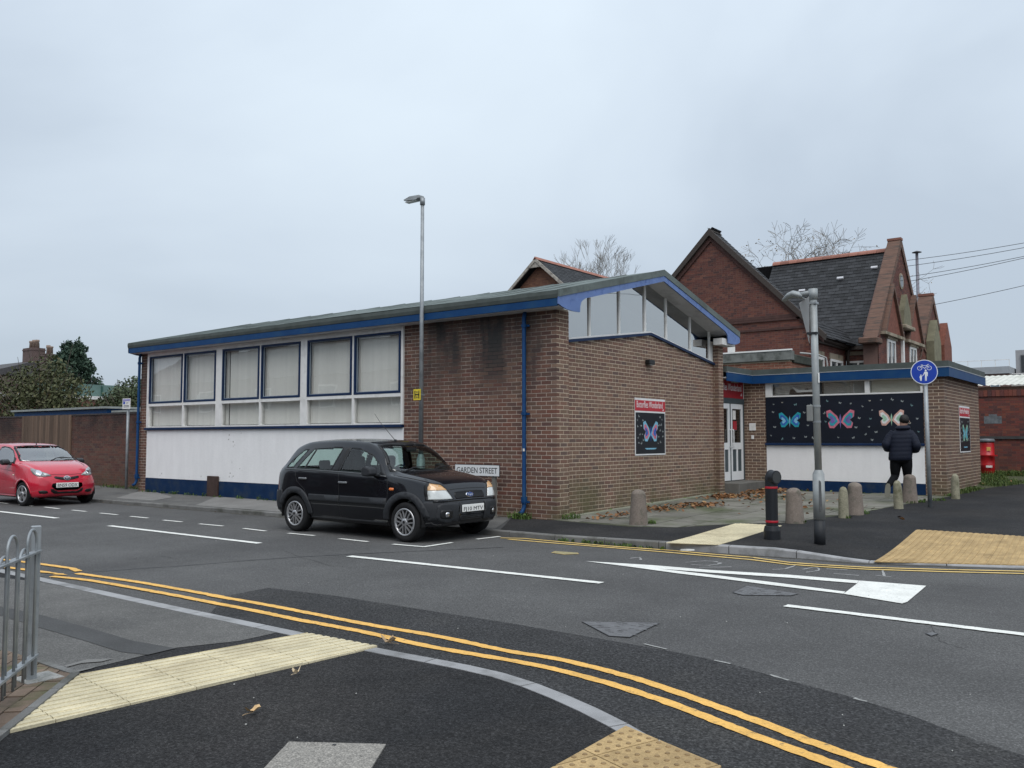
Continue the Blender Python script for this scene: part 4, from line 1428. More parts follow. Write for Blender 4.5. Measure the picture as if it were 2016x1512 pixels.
# flat roof with fascia that turns the inner corner over the entrance
FV, FU, FC = WV-.14, -4.17, -8.80
mb = MB(); mb.prism([(FC, 20.085, 3.205), (FC, FV, 3.205), (FU, FV, 3.205), (FU, WE+.2, 3.205), (-12.0, WE+.2, 3.205), (-12.0, 20.085, 3.205)], (0, 0, .14))
mb.build("roof", felt_dark, wing)
mb = MB(); mb.prism([(FC+.02, 20.085, 3.195), (FC+.02, FV-.02, 3.195), (FU+.02, FV-.02, 3.195), (FU+.02, WE+.22, 3.195), (FU-.03, WE+.22, 3.195), (FU-.03, FV+.03, 3.195), (FC-.03, FV+.03, 3.195), (FC-.03, 20.085, 3.195)], (0, 0, .012))
mb.build("edge_trim", pmat("aluminium_trim", (0.55, 0.56, 0.58), rough=.45, metal=.6, var=.2, vscale=6), wing)
def fbox(a, b, c, d): return MB().box(a, b, c, d, 2.985, 3.193)
fbox(FC, FU+.012, FV-.012, FV+.018).build("fascia", blue_paint, wing)
fbox(FC-.018, FC+.012, 20.085, FV-.0125).build("fascia", blue_paint, wing)
fbox(FU-.018, FU+.012, FV+.0185, WE+.2).build("fascia", blue_paint, wing)
MB().box(WU0-.2, FC-.02, 20.09, WV-.002, 3.06, 3.08).build("soffit", soffit_mat, wing)
MB().box(FC-.01, FU-.02, FV+.02, WV-.002, 3.055, 3.075).build("soffit", soffit_mat, wing)
MB().box(WU1+.002, FU-.02, WV+.0, WE+.1, 3.056, 3.076).build("soffit", soffit_mat, wing)
# entrance: step, frame, pair of white doors, brick return
grey_frame = pmat("slate_grey_frame", (0.055, 0.075, 0.085), rough=.5, spec=.4, var=.1)
MB().box(WU0-.2, -8.52, VF+.01, WV-.01, 0.05, .50).build("step", pmat("step_concrete", (0.12, 0.115, 0.105), rough=.9, var=.25, vscale=5, bump=.003), wing, bevel=.015)
DU = WU0
MB().box(DU-.12, DU+.01, VF+.02, WV-.012, 2.47, 2.60).build("door_head", grey_frame, wing)
for a, b in ((VF+.02, VF+.08), (20.90, 20.945), (WV-.075, WV-.012)):
    MB().box(DU-.12, DU+.0, a, b, .502, 2.468).build("door_frame", grey_frame, wing)
MB().box(DU-.6, DU-.2, VF+.02, WV-.02, .5, 3.05).build("inner_backing", inner_dark, wing)
door_white = pmat("white_door_paint", (0.72, 0.73, 0.74), rough=.45, var=.06)
for a, b, hs in ((VF+.085, 20.895, 1), (20.95, WV-.08, -1)):
    d = MB()
    x0, x1 = DU-.05, DU-.005
    st = .10
    d.box(x0, x1, a, a+st, .52, 2.46); d.box(x0, x1, b-st, b, .52, 2.46)
    d.box(x0, x1, a+st, b-st, .52, .74); d.box(x0, x1, a+st, b-st, 1.30, 1.47); d.box(x0, x1, a+st, b-st, 2.33, 2.46)
    m_ = (a+b)/2
    d.box(x0, x1, m_-.04, m_+.04, .74, 1.30)
    dd = d.build("door", door_white, wing)
    MB().box(x0+.01, x1-.015, a+st+.001, m_-.041, .741, 1.299).build("kick_panel", grey_frame, dd)
    MB().box(x0+.01, x1-.015, m_+.041, b-st-.001, .741, 1.299).build("kick_panel", grey_frame, dd)
    MB().box(x0+.015, x0+.021, a+st+.001, b-st-.001, 1.471, 2.329).build("door_pane", glassmat("door_glass", tint=(.55, .58, .6), extra=.06) if "door_glass" not in MATS else MATS["door_glass"], dd)
    hy = b-.05 if hs > 0 else a+.05
    h = MB(); h.smooth = True
    h.tube([(x1, hy, 1.36), (x1+.05, hy, 1.36), (x1+.055, hy, 1.40), (x1+.055, hy, 1.76), (x1+.05, hy, 1.80), (x1, hy, 1.80)], .013, 8)
    h.build("handle", pmat("white_handle", (.7, .7, .7), rough=.35), dd)
    if hs < 0:
        MB().box(x0+.030, x0+.034, a+st+.06, a+st+.24, 2.06, 2.29).build("notice", white_wood, dd)
        MB().box(x0+.030, x0+.034, a+st+.06, a+st+.30, 1.80, 2.02).build("notice", pmat("red_notice", (.35, .02, .03), rough=.6), dd)
# bell and keypad beside the door
MB().box(-8.95, -8.78, WV-.03, WV-.003, 1.78, 1.97).build("keypad", white_wood, wing, bevel=.006)
MB().box(-8.90, -8.83, WV-.025, WV-.003, 1.56, 1.66).build("bell_push", white_wood, wing, bevel=.005)
# raised brick boiler house with mossy coping behind the flat roof
UBV = 25.0
mb = MB(); mb.box(-14.0, -9.06, UBV+.10, 27.6, 3.2, 3.86); mb.build("mortar", wing_mortar, wing)
rb = pmat("orange_red_brick", (0.24, 0.095, 0.06), rough=.85, var=.25, vscale=9, island=.25, bump=.003)
up_ = lay((0, UBV+.09, 0), Uv, Nv, [(-13.5, 3.3), (-9.05, 3.3), (-9.05, 3.86), (-13.5, 3.86)], corner1=True)
up_ += lay((-9.05, 0, 0), Vv, Nu, [(UBV+.09, 3.3), (27.6, 3.3), (27.6, 3.86), (UBV+.09, 3.86)], corner0=True)
bricks_to(wing, up_, rb, 0)
moss_c = pmat("mossy_coping", (0.16, 0.165, 0.155), rough=.9, var=.35, vscale=4, col2=(0.05, 0.055, 0.045), c2scale=2.2, bump=.006, bscale=20)
MB().box(-14.0, -8.97, UBV, UBV+.3, 3.865, 4.14).build("coping", moss_c, wing, bevel=.01)
MB().box(-9.28, -8.972, UBV+.302, 27.8, 3.80, 4.05).build("coping", pmat("dark_moss_coping", (0.05, 0.055, 0.045), rough=.95, var=.4, vscale=6, bump=.01, bscale=25), wing, bevel=.02)
MB().box(-14.0, -8.94, UBV-.02, UBV+.05, 4.142, 4.185).build("trim", white_wood, wing)
MB().box(-11.05, -10.87, UBV+.3, UBV+.45, 4.15, 4.95).build("vent_post", white_wood, wing)
mb = MB(); mb.smooth = True
mb.tube([(-8.90, UBV+.6, 4.10), (-8.86, UBV+1.2, 4.12), (-8.8, UBV+2.0, 4.13), (-8.72, UBV+2.35, 4.08), (-8.7, UBV+2.4, 3.9), (-8.7, UBV+2.4, 3.36)], .028, 8)
mb.build("overflow_pipe", pmat("grey_pipe", (.35, .35, .34), rough=.5), wing)

# chipped paint down the old crack in the render and rust marks under the sill
chip = pmat("bare_render_chip", (.34, .32, .30), rough=.9, var=.3, vscale=30)
for i in range(20):
    u = -18.55+R.gauss(0, .16)+(.25 if i % 5 == 0 else 0); z = R.uniform(.62, 1.74)
    if i > 13: u = R.uniform(-22.2, -13.2); z = .54+abs(R.gauss(0, .12))
    w_, h_ = R.uniform(.008, .03), R.uniform(.008, .035)
    pts = [(u+w_*math.cos(a)*R.uniform(.5, 1), V0-.0122, z+h_*math.sin(a)*R.uniform(.5, 1)) for a in np.linspace(0, 5.4, 6)]
    mb = MB(); mb.add(pts, [tuple(range(6))]); mb.build("paint_chip", chip, hall)
# ------------------------------------------------------------------ the old school behind
old_cols = [(0.135, 0.050, 0.040), (0.185, 0.070, 0.050), (0.10, 0.045, 0.040), (0.20, 0.085, 0.06), (0.15, 0.055, 0.045), (0.075, 0.042, 0.040), (0.17, 0.062, 0.048)]
old_brick = brickmat("old_red_brick", old_cols, soot=(3.0, 8.0, 0.35), sootcol=(0.05, 0.03, 0.028), soot_noise=(.6, .6, .6))
old_mortar = brickmat("old_mortar", [(0.16, 0.10, 0.085)])
slate_mat = pmat("blue_black_slate", (0.029, 0.030, 0.033), rough=0.7, spec=0.3, var=0.3, vscale=1.5, island=0.35, bump=0.002)
slate_bed = pmat("slate_bed", (0.02, 0.02, 0.022), rough=0.9)
terra = pmat("terracotta_ridge", (0.26, 0.115, 0.085), rough=0.8, var=0.2, vscale=4, island=0.2)
terra_dark = pmat("moulded_terracotta", (0.17, 0.06, 0.04), rough=0.85, var=0.35, vscale=9, bump=0.02, bscale=9)
creasing = pmat("tile_creasing", (0.135, 0.078, 0.058), rough=0.9, var=0.3, vscale=2.5, col2=(0.065, 0.05, 0.042), c2scale=1.5, streak=(1, 1, 9), bump=.01, bscale=20)
sandstone = pmat("weathered_sandstone", (0.30, 0.25, 0.19), rough=0.9, var=0.25, vscale=3, col2=(0.13, 0.125, 0.085), c2scale=2)
timber_dark = pmat("dark_barge_timber", (0.045, 0.035, 0.03), rough=0.7, var=0.2)
school = thing("school", (-10.35, 31.0, 0.3), "old red brick school with steep slate roofs and parapet gable behind the flat roofed wing", "school")

def slates(parent, o, a, b, na, nb, w, g, mat, n_single=0, skip=None, bed=slate_bed):
    """o: lower left corner of the slope, a along the eaves (unit), b up the slope (unit); na slates wide, nb courses"""
    o, a, b = Vector(o), Vector(a).normalized(), Vector(b).normalized()
    n = a.cross(b).normalized()
    if n.z < 0: n = -n
    mb = MB()
    bedp = MB()
    bedp.add([o, o+a*na*w, o+a*na*w+b*nb*g, o+b*nb*g], [(0, 1, 2, 3) if a.cross(b).z > 0 else (3, 2, 1, 0)])
    bedp.build("roof_deck", bed, parent)
    allp = []
    for j in range(nb):
        for i in range(-1 if j % 2 else 0, na):
            s0 = max(0.0, (i+(0.5 if j % 2 else 0))*w+.004); s1 = min(na*w, (i+1+(0.5 if j % 2 else 0))*w-.004)
            if s1-s0 < .04: continue
            p = o+a*s0+b*(j*g)
            if skip and skip(p+a*(s1-s0)*.5): continue
            lift = .022+R.uniform(-.004, .006)
            allp.append((p, s1-s0, lift))
    def geo(mb, p, l, lift):
        q = p+a*l
        v = [p+n*lift, q+n*lift, q+b*(g*1.15)+n*.006, p+b*(g*1.15)+n*.006, p, q]
        f = [(0, 1, 2, 3), (4, 5, 1, 0), (1, 5, 2), (4, 0, 3)]
        if a.cross(b).dot(n) < 0: f = [t[::-1] for t in f]
        mb.add(v, f)
    if n_single:
        V = Vector((0, 0, CAM_H))
        allp.sort(key=lambda t: (t[0]-V).length)
        m0 = None
        off = wloc(parent)
        for p, l, lift in allp[:n_single]:
            if abs(l-(w-.008)) < 1e-4:
                if m0 is None:
                    k = MB(); geo(k, p, l, .022)
                    ob0 = k.build("slate", mat, parent)
                    m0 = (ob0, p)
                    ob0.data.transform(Matrix.Translation(-(p-off)))
                    ob0.location = p-off
                else:
                    o2 = ob0.copy(); COL.objects.link(o2); o2.parent = parent; o2.location = p-off+n*(lift-.022)
            else:
                geo(mb, p, l, lift)
        rest = allp[n_single:]
    else:
        rest = allp
    for t in rest: geo(mb, *t)
    if mb.v:
        mb.build("slating", mat, parent, kind="stuff")

def gable_wall(parent, plane, along, c, half, zb, zf, za, mat_b, mat_m, name="wall", thick=.3, holes=(), z0=None):
    """brick gable: plane 'v' (faces -v at v=c0) or 'u' (faces +u)"""
    pass
# block A: gable towards the street
AV, AU0, AU1, AC = 31.0, -17.95, -10.35, -14.14
pa = [(AU0, 2.8), (AU1, 2.8), (AU1, 5.55), (AC, 9.42), (AU0, 5.55)]
mb = MB(); slab_uz(mb, pa, AV+.004, .3); mb.build("mortar", old_mortar, school)
bricks_to(school, lay((0, AV, 0), Uv, Nv, pa, header=.35), old_brick, 300, view=(0, 0, 1.6), prefer=lambda p: p.z > 4.2 and p.x > -13.2)
mb = MB(); slab_vz(mb, [(AV+.004, 2.8), (34.95, 2.8), (34.95, 5.3), (AV+.004, 5.3)], AU1-.004, .3); mb.build("mortar", old_mortar, school)
sidew = [(31.45, 32.15, 3.7, 4.52), (32.9, 34.35, 3.7, 4.54)]
bricks_to(school, lay((AU1, 0, 0), Vv, Nu, [(AV+.01, 2.8), (34.9, 2.8), (34.9, 5.25), (AV+.01, 5.25)], header=.35, holes=sidew), old_brick, 0)
for a, b, z0, z1 in sidew:
    w = MB()
    w.box(AU1+.005, AU1+.05, a, a+.09, z0, z1); w.box(AU1+.005, AU1+.05, b-.09, b, z0, z1); w.box(AU1+.005, AU1+.05, a+.09, b-.09, z1-.09, z1)
    w.box(AU1+.005, AU1+.05, (a+b)/2-.04, (a+b)/2+.04, z0, z1-.09)
    wo = w.build("window", white_wood, school)
    MB().box(AU1+.0, AU1+.012, a+.09, b-.09, z0, z1-.09).build("pane", pmat("dark_glass", (.03, .035, .04), rough=.08, spec=.8), wo)
    MB().box(AU1-.0, AU1+.035, a-.08, b+.08, z1+.002, z1+.22).build("lintel", sandstone, school)
# string course and corbels across the gable
for z0, z1, d in ((5.52, 5.60, .05), (5.86, 5.94, .07), (5.95, 6.06, .04)):
    MB().box(AU0-.02, AU1+.0 if z0 < 5.5 else AC+(9.42-z1)/1.02, AV-d, AV-.004, z0, z1).build("string_course", pmat("dark_string_brick", (0.07, 0.035, 0.03), rough=.85, var=.3, vscale=6), school)
# roof A
ZA0, ZA1 = 5.18, 9.55
for sgn in (1, -1):
    L_ = Vector((AC+sgn*4.22-AC, 0, ZA0-ZA1)).length
    b_ = Vector((-sgn*4.22, 0, ZA1-ZA0)).normalized()
    o_ = Vector((AC+sgn*4.22, 30.86, ZA0))
    slates(school, o_, (0, 1, 0), b_, 3, int(L_/.2)+1, .3, .2, slate_mat)
    if sgn > 0: slates(school, o_+Vector((0, .9, 0)), (0, 1, 0), b_, 11, 5, .3, .2, slate_mat)
    mb = MB(); mb.prism([(AC+sgn*4.30, 30.80, ZA0-.16), (AC+sgn*4.34, 30.80, ZA0+.04), (AC, 30.80, ZA1+.06), (AC, 30.80, ZA1-.2)], (0, .12, 0))
    mb.build("barge_board", timber_dark, school)
    mb = MB(); mb.prism([(AC+sgn*4.2, 30.93, ZA0-.22), (AC+sgn*4.2, 30.93, ZA0-.1), (AC, 30.93, ZA1-.12), (AC, 30.93, ZA1-.42)], (0, .065, 0))
    mb.build("verge_brick", pmat("dark_string_brick", (0, 0, 0)), school)
mb = MB(); mb.smooth = True
mb.tube([(AU1+.18, 30.9, 5.16), (AU1+.18, 34.9, 5.10)], .075, 8); mb.build("gutter", timber_dark, school)
MB().box(AU1+.002, AU1+.14, 30.9, 34.9, 5.0, 5.12).build("eaves_board", timber_dark, school)
mb = MB(); mb.smooth = True
mb.tube([(AU1+.18, 34.7, 5.08), (AU1+.12, 34.75, 4.8), (AU1+.1, 34.8, 3.2)], .06, 8); mb.build("downpipe", timber_dark, school)
mb = MB(); mb.prism([(AC-.10, 30.82, ZA1-.04), (AC, 30.82, ZA1+.085), (AC+.10, 30.82, ZA1-.04)], (0, 1.0, 0)); mb.build("ridge_tile", timber_dark, school)
# block B: range along the street with a parapet gable at its right end
BV, BU, BC = 34.95, -8.96, 37.85
mb = MB(); slab_uz(mb, [(AU1, 2.8), (BU-.004, 2.8), (BU-.004, 5.2), (AU1, 5.2)], BV+.004, .3); mb.build("mortar", old_mortar, school)
bricks_to(school, lay((0, BV, 0), Uv, Nv, [(AU1, 2.8), (BU, 2.8), (BU, 5.2), (AU1, 5.2)], holes=[(-10.3, -9.5, 3.6, 4.58)], header=.35, corner1=True), old_brick, 0)
w = MB()
w.box(-10.3, -9.5, BV-.03, BV, 4.50, 4.58); w.box(-10.3, -10.22, BV-.03, BV, 3.6, 4.5); w.box(-9.58, -9.5, BV-.03, BV, 3.6, 4.5); w.box(-9.94, -9.87, BV-.03, BV, 3.6, 4.5)
wo = w.build("window", white_wood, school)
MB().box(-10.22, -9.58, BV-.01, BV+.003, 3.6, 4.5).build("pane", MATS["dark_glass"], wo)
MB().box(-10.35, -9.25, BV-.03, BV-.002, 4.80, 4.95).build("cornice", sandstone, school)
MB().box(-10.2, BU-.6, BV-.25, BV+.0, 5.0, 5.13).build("gutter", timber_dark, school)
gp = [(BC-3.6, 2.8), (BC+3.6, 2.8), (BC+3.6, 5.5), (BC, 9.48), (BC-3.6, 5.5)]
mb = MB(); slab_vz(mb, gp, BU-.004, .55); mb.build("mortar", old_mortar, school)
wins = [(BC-2.45, BC-1.25, 3.9, 5.42), (BC+1.05, BC+2.2, 3.9, 5.42)]
bricks_to(school, lay((BU, 0, 0), Vv, Nu, gp, header=.35, holes=wins), old_brick, 0)
for a, b, z0, z1 in wins:
    w = MB()
    w.box(BU-.02, BU+.04, a, a+.10, z0, z1); w.box(BU-.02, BU+.04, b-.10, b, z0, z1); w.box(BU-.02, BU+.04, a+.10, b-.10, z1-.10, z1); w.box(BU-.02, BU+.04, (a+b)/2-.045, (a+b)/2+.045, z0, z1-.1)
    wo = w.build("window", white_wood, school)
    MB().box(BU-.02, BU+.01, a+.1, b-.1, z0, z1-.1).build("pane", MATS["dark_glass"], wo)
    MB().box(BU+.0, BU+.09, a-.12, b+.12, z1+.002, z1+.20).build("lintel", sandstone, school)
    c_ = (a+b)/2
    mb = MB(); mb.prism([(BU+.10, c_-1.22, z1+.22), (BU+.10, c_+1.22, z1+.22), (BU+.10, c_, z1+2.0)], (-.12, 0, 0)); mb.build("pediment", terra_dark, school)
    for sg in (1, -1):
        mb = MB(); mb.prism([(BU+.2, c_+sg*1.42, z1+.20), (BU+.2, c_+sg*1.22, z1+.24), (BU+.2, c_, z1+2.02), (BU+.2, c_, z1+2.22)], (-.22, 0, 0)); mb.build("pediment_coping", creasing, school)
    MB().box(BU+.0, BU+.2, c_-1.45, c_+1.45, z1+.10, z1+.215).build("cornice", sandstone, school)
MB().box(BU+.002, BU+.10, BC-.32, BC-.12, 3.2, 5.9).build("downpipe", white_wood, school)
mb = MB(); mb.prism([(BU+.22, BC-.62, 6.15), (BU+.22, BC+.62, 6.15), (BU+.22, BC+.5, 6.75), (BU+.22, BC, 7.45), (BU+.22, BC-.5, 6.75)], (-.24, 0, 0)); mb.build("niche_stone", pmat("mossy_stone", (.16, .15, .10), rough=.9, var=.3, vscale=4), school)
MB().box(BU+.0, BU+.34, BC-.75, BC+.75, 5.98, 6.14).build("niche_sill", sandstone, school, bevel=.03)
mb = MB()
mb.lathe([(.33, 0), (.33, .03)], (BU+.001, BC, 8.0), n=20, axis='x')
oo = mb.build("oval_window", sandstone, school); oo_m = oo.data
mb = MB(); mb.lathe([(.25, 0), (.25, .012)], (BU+.024, BC, 8.0), n=20, axis='x'); mb.build("pane", MATS["dark_glass"], oo)
# parapet coping of B, tile creasing seen from above
for sg in (1, -1):
    mb = MB(); mb.prism([(BU+.06, BC+sg*3.95, 5.35), (BU+.06, BC+sg*3.55, 5.50), (BU+.06, BC, 9.42), (BU+.06, BC, 9.70), (BU+.06, BC+sg*.12, 9.70)], (-.50, 0, 0)); mb.build("parapet_coping", creasing, school)
MB().box(BU-.46, BU+.08, BC-.16, BC+.16, 9.703, 9.80).build("apex_stone", terra, school)
MB().box(BU-.62, BU+.08, BC-4.05, BC-3.3, 5.12, 5.36).build("kneeler", creasing, school, bevel=.04)
ZB0, ZB1, BE = 5.14, 9.30, 34.72
b_ = Vector((0, BC-BE, ZB1-ZB0)).normalized(); Lb = Vector((0, BC-BE, ZB1-ZB0)).length
x_va = lambda p: p.x < AC+(9.55-p.z)/1.035-.1 and p.y < 37.0
slates(school, (-14.3, BE, ZB0), (1, 0, 0), b_, int((-9.40+14.3)/.28), int(Lb/.185)+1, .28, .185, slate_mat, n_single=300)
MB().box(AU0+.2, AU1-.31, 31.35, 34.9, 2.8, 5.2).build("wall", old_mortar, school)
mb = MB(); slab_vz(mb, [(BE, 5.0), (BC+3.0, 5.0), (BC, ZB1-.05)], -14.12, .2); mb.build("wall", old_mortar, school)
for i in range(13):
    u = -14.3+i*.37
    mb = MB(); mb.smooth = False
    mb.prism([(u, BC-.13, ZB1-.02), (u, BC-.1, ZB1+.07), (u, BC, ZB1+.15), (u, BC+.1, ZB1+.07), (u, BC+.13, ZB1-.02)], (.362, 0, 0)); mb.build("ridge_tile", terra, school)
mb = MB(); mb.add([(-16, BC, ZB1), (-9.6, BC, ZB1), (-9.6, BC+3.4, ZB0), (-16, BC+3.4, ZB0)], [(0, 1, 2, 3)]); mb.build("rear_slope", slate_bed, school)
for (u, t_) in ((-12.75, .62), (-11.25, .72), (-9.95-.0, .80)):
    p = Vector((u, BE, ZB0))+b_*(Lb*t_)
    MB().obox(p+Vector((0, -.03, .05)), (.26, 0, 0), b_*.10, (0, -.04, .05)).build("vent_tile", pmat("pale_lead", (.5, .5, .52), rough=.5), school)
# block C: the next parapet gable further back
CC, CU = 43.4, -8.96
gp = [(CC-2.55, 2.8), (CC+2.55, 2.8), (CC+2.55, 5.2), (CC, 7.85), (CC-2.55, 5.2)]
mb = MB(); slab_vz(mb, gp, CU-.004, .5); mb.build("mortar", old_mortar, school)
bricks_to(school, lay((CU, 0, 0), Vv, Nu, gp, header=.35), old_brick, 0)
for sg in (1, -1):
    mb = MB(); mb.prism([(CU+.06, CC+sg*2.85, 5.0), (CU+.06, CC+sg*2.5, 5.2), (CU+.06, CC, 7.8), (CU+.06, CC, 8.12), (CU+.06, CC+sg*.12, 8.12)], (-.6, 0, 0)); mb.build("parapet_coping", creasing, school)
MB().box(CU-.56, CU+.08, CC-.16, CC+.16, 8.125, 8.24).build("apex_stone", terra, school)
mb = MB(); mb.prism([(CU+.35, CC-1.5, 5.0), (CU+.35, CC-1.5, 5.9), (CU+.35, CC-.8, 6.9), (CU+.35, CC-.1, 5.9), (CU+.35, CC-.1, 5.0)], (-.33, 0, 0)); mb.build("niche_stone", MATS["mossy_stone"], school)
mb = MB(); mb.prism([(CU+.35, CC+.6, 4.7), (CU+.35, CC+.6, 5.9), (CU+.35, CC+1.4, 7.0), (CU+.35, CC+2.2, 5.9), (CU+.35, CC+2.2, 4.7)], (-.33, 0, 0)); mb.build("pediment", terra_dark, school)
MB().box(CU+.002, CU+.12, CC-.2, CC+.2, 3.4, 5.2).build("downpipe", white_wood, school)
b_ = Vector((0, 2.75, 2.65)).normalized()
slates(school, (-16.0, CC-2.75, 5.1), (1, 0, 0), b_, 23, 20, .28, .19, slate_mat)
mb = MB(); mb.prism([(-16, CC-.12, 7.72), (-16, CC, 7.86), (-16, CC+.12, 7.72)], (6.5, 0, 0)); mb.build("ridge_tile", terra, school)

# small gabled house behind the hall roof
hs = thing("gabled_house", (-28.7, 40.0, 0.0), "small brick gable with pale barge boards rising behind the green felt roof", "house")
GA, GV = -28.71, 40.0
pg = [(GA-3.2, 4.0), (GA+3.2, 4.0), (GA+3.2, 8.75), (GA, 11.45), (GA-3.2, 8.75)]
mb = MB(); slab_uz(mb, pg, GV+.004, .3); mb.build("mortar", old_mortar, hs)
bricks_to(hs, lay((0, GV, 0), Uv, Nv, [(p[0], max(p[1], 8.5)) for p in pg], header=.3), brickmat("orange_house_brick", [(.16, .075, .045), (.22, .11, .065), (.13, .06, .04), (.19, .09, .06)]), 0)
for sg in (1, -1):
    b_ = Vector((-sg*3.5, 0, 3.0)).normalized()
    slates(hs, (GA+sg*3.5, GV-.4, 8.7), (0, 1, 0), b_, 30, 23, .3, .2, slate_mat)
    mb = MB(); mb.prism([(GA+sg*3.6, GV-.5, 8.45), (GA+sg*3.6, GV-.5, 8.66), (GA, GV-.5, 11.76), (GA, GV-.5, 11.55)], (0, .08, 0)); mb.build("barge_board", pmat("flaking_barge_paint", (.34, .31, .27), rough=.7, var=.3, vscale=5, col2=(.12, .10, .09), c2scale=6), hs)
mb = MB(); mb.prism([(GA-.14, GV-.5, 11.66), (GA, GV-.5, 11.84), (GA+.14, GV-.5, 11.66)], (0, 9.4, 0)); mb.build("ridge_tile", terra, hs)
mb = MB(); mb.prism([(GA-.45, GV-.46, 11.22), (GA+.45, GV-.46, 11.22), (GA+.05, GV-.46, 11.56), (GA-.05, GV-.46, 11.56)], (0, .05, 0)); mb.build("apex_board", MATS["flaking_barge_paint"], hs)
MB().box(-31.5, -30.45, 40.9, 41.6, 8.0, 10.35).build("chimney", old_brick, hs)

# ------------------------------------------------------------------ right background
rw = thing("brick_wall", (-4.5, 29.5, 0.4), "dark red brick yard wall with soldier coping right of the low wing", "wall")
RW = 29.5
rwm = brickmat("yard_wall_mortar", [(0.13, 0.075, 0.06)])
rwb = brickmat("yard_wall_brick", [(.15, .045, .035), (.19, .065, .045), (.09, .04, .038), (.17, .05, .04), (.12, .05, .045), (.065, .035, .035)], moss=(1.5, .4, .3))
MB().box(-8.0, 8, RW+.005, RW+.3, 0, 2.83).build("mortar", rwm, rw)
bricks_to(rw, lay((0, RW, 0), Uv, Nv, [(-5.4, .2), (2.0, .2), (2.0, 2.83), (-5.4, 2.83)], header=.3), rwb, 300, prefer=lambda p: p.x < -2.9)
for i in range(60):
    u = -5.4+i*.11
    MB().box(u+.003, u+.107, RW-.04, RW+.34, 2.835, 3.02).build("coping_brick", rwb, rw)
MB().box(-5.4, 2, RW-.05, RW-.005, 1.56, 1.64).build("ledge", pmat("dark_ledge", (.05, .05, .05), rough=.85, var=.3), rw)
for (a, b, c, d) in ((-4.75, -4.28, 2.02, 2.24), (-4.62, -4.4, 2.245, 2.30)):
    MB().box(a, b, RW-.006, RW-.0025, c, d).build("paint_patch", pmat("grey_wash", (.13, .14, .15), rough=.9, var=.4, vscale=9), rw)
# red postal pouch drum on short feet
bx_ = thing("pouch_box", (-4.56, 28.6, 0.40), "bright red drum shaped street box with dark lid standing in the grass by the wall", "street box")
redp = pmat("red_gloss", (.42, .012, .016), rough=.35, spec=.5, var=.1, col2=(.28, .01, .012), c2scale=3)
mb = MB(); mb.smooth = True
c_ = (-4.56, 28.6, 0.0)
mb.lathe([(r_*.82, h_) for r_, h_ in [(.19, .50), (.235, .54), (.24, .78), (.245, .79), (.245, .82), (.24, .83), (.24, 1.06), (.255, 1.07), (.255, 1.11), (.24, 1.12), (.24, 1.42), (.235, 1.47)]], c_, n=24)
mb.build("drum", redp, bx_)
mb = MB(); mb.smooth = True
mb.lathe([(.218, 1.47), (.222, 1.53), (.19, 1.565), (.04, 1.575)], c_, n=24); mb.build("lid", pmat("grey_lid", (.13, .14, .15), rough=.4), bx_)
for dx in (-.12, .12):
    MB().box(c_[0]+dx-.04, c_[0]+dx+.04, c_[1]-.06, c_[1]+.06, .38, .53).build("foot", concrete, bx_)
MB().box(c_[0]+.03, c_[0]+.13, c_[1]-.204, c_[1]-.19, 1.22, 1.33).build("warning_label", yellow_line, bx_)
MB().box(c_[0]+.0, c_[0]+.16, c_[1]-.204, c_[1]-.19, .74, .80).build("white_label", white_wood, bx_)
MB().box(c_[0]+.12, c_[0]+.30, c_[1]-.25, c_[1]-.15, 1.07, 1.105).build("hasp", redp, bx_)
# white ridged roof over the yard
sh = thing("yard_shed", (-4.5, 40.0, 0.5), "low shed with a pale corrugated roof showing over the yard wall", "shed")
pale = pmat("pale_corrugated", (.62, .62, .56), rough=.7, var=.12, vscale=3, col2=(.45, .46, .40), c2scale=2)
mb = MB()
vs, fs = [], []
n = 60
for i in range(n+1):
    u = -7.2+i*.12
    zz = .03 if i % 2 else 0
    vs += [(u, 40.0, 3.72+zz), (u, 45.0, 4.42+zz)]
for i in range(n): fs.append((2*i, 2*i+2, 2*i+3, 2*i+1))
mb.add(vs, fs); mb.build("roof", pale, sh)
mb = MB(); mb.prism([(-3.9, 39.9, 3.0), (-.2, 39.9, 3.0), (-.2, 39.9, 4.6), (-2.0, 39.9, 4.2)], (0, .25, 0)); mb.build("gable", pmat("brown_brick_plain", (.17, .10, .07), rough=.9, var=.3, vscale=5), sh)
MB().box(-7.0, -.4, 40.2, 44.8, .4, 3.68).build("wall", MATS["brown_brick_plain"], sh)
# flat roofed block and tower far behind
fb = thing("flat_roofed_block", (-10.0, 60.0, 0.5), "distant flat roofed brick block with pale parapet band beyond the yard", "building")
MB().box(-14.5, -8.27, 60, 70, 0.3, 5.5).build("wall", pmat("far_brown_brick", (.19, .125, .105), rough=.9, var=.2, vscale=2.5), fb)
MB().box(-14.6, -8.2, 59.9, 70.1, 5.503, 5.93).build("parapet", pmat("far_grey_band", (.33, .35, .37), rough=.8, var=.1), fb)
w = MB(); w.box(-9.25, -8.72, 59.95, 59.99, 4.72, 5.34); wo = w.build("window", white_wood, fb)
MB().box(-9.21, -8.76, 59.93, 59.949, 4.72, 5.28).build("pane", pmat("far_pane", (.22, .27, .30), rough=.2), wo)
mb = MB(); mb.tube([(-12.6, 63, 5.9), (-12.6, 63, 7.2)], .03, 5); mb.tube([(-13.2, 63, 7.1), (-12.5, 63, 7.1)], .02, 5); mb.build("aerial", pmat("aerial_grey", (.25, .25, .25)), fb)
MB().box(-13.2, -12.2, 62.5, 63.6, 5.932, 6.45).build("chimney", MATS["far_brown_brick"], fb)
for i in range(5):
    MB().bar((-11.2+i*.75, 60.0, 5.93), (-11.2+i*.75, 60.0, 6.35), .03, .03, up=(0, 1, 0)).build("rail_post", white_wood, fb)
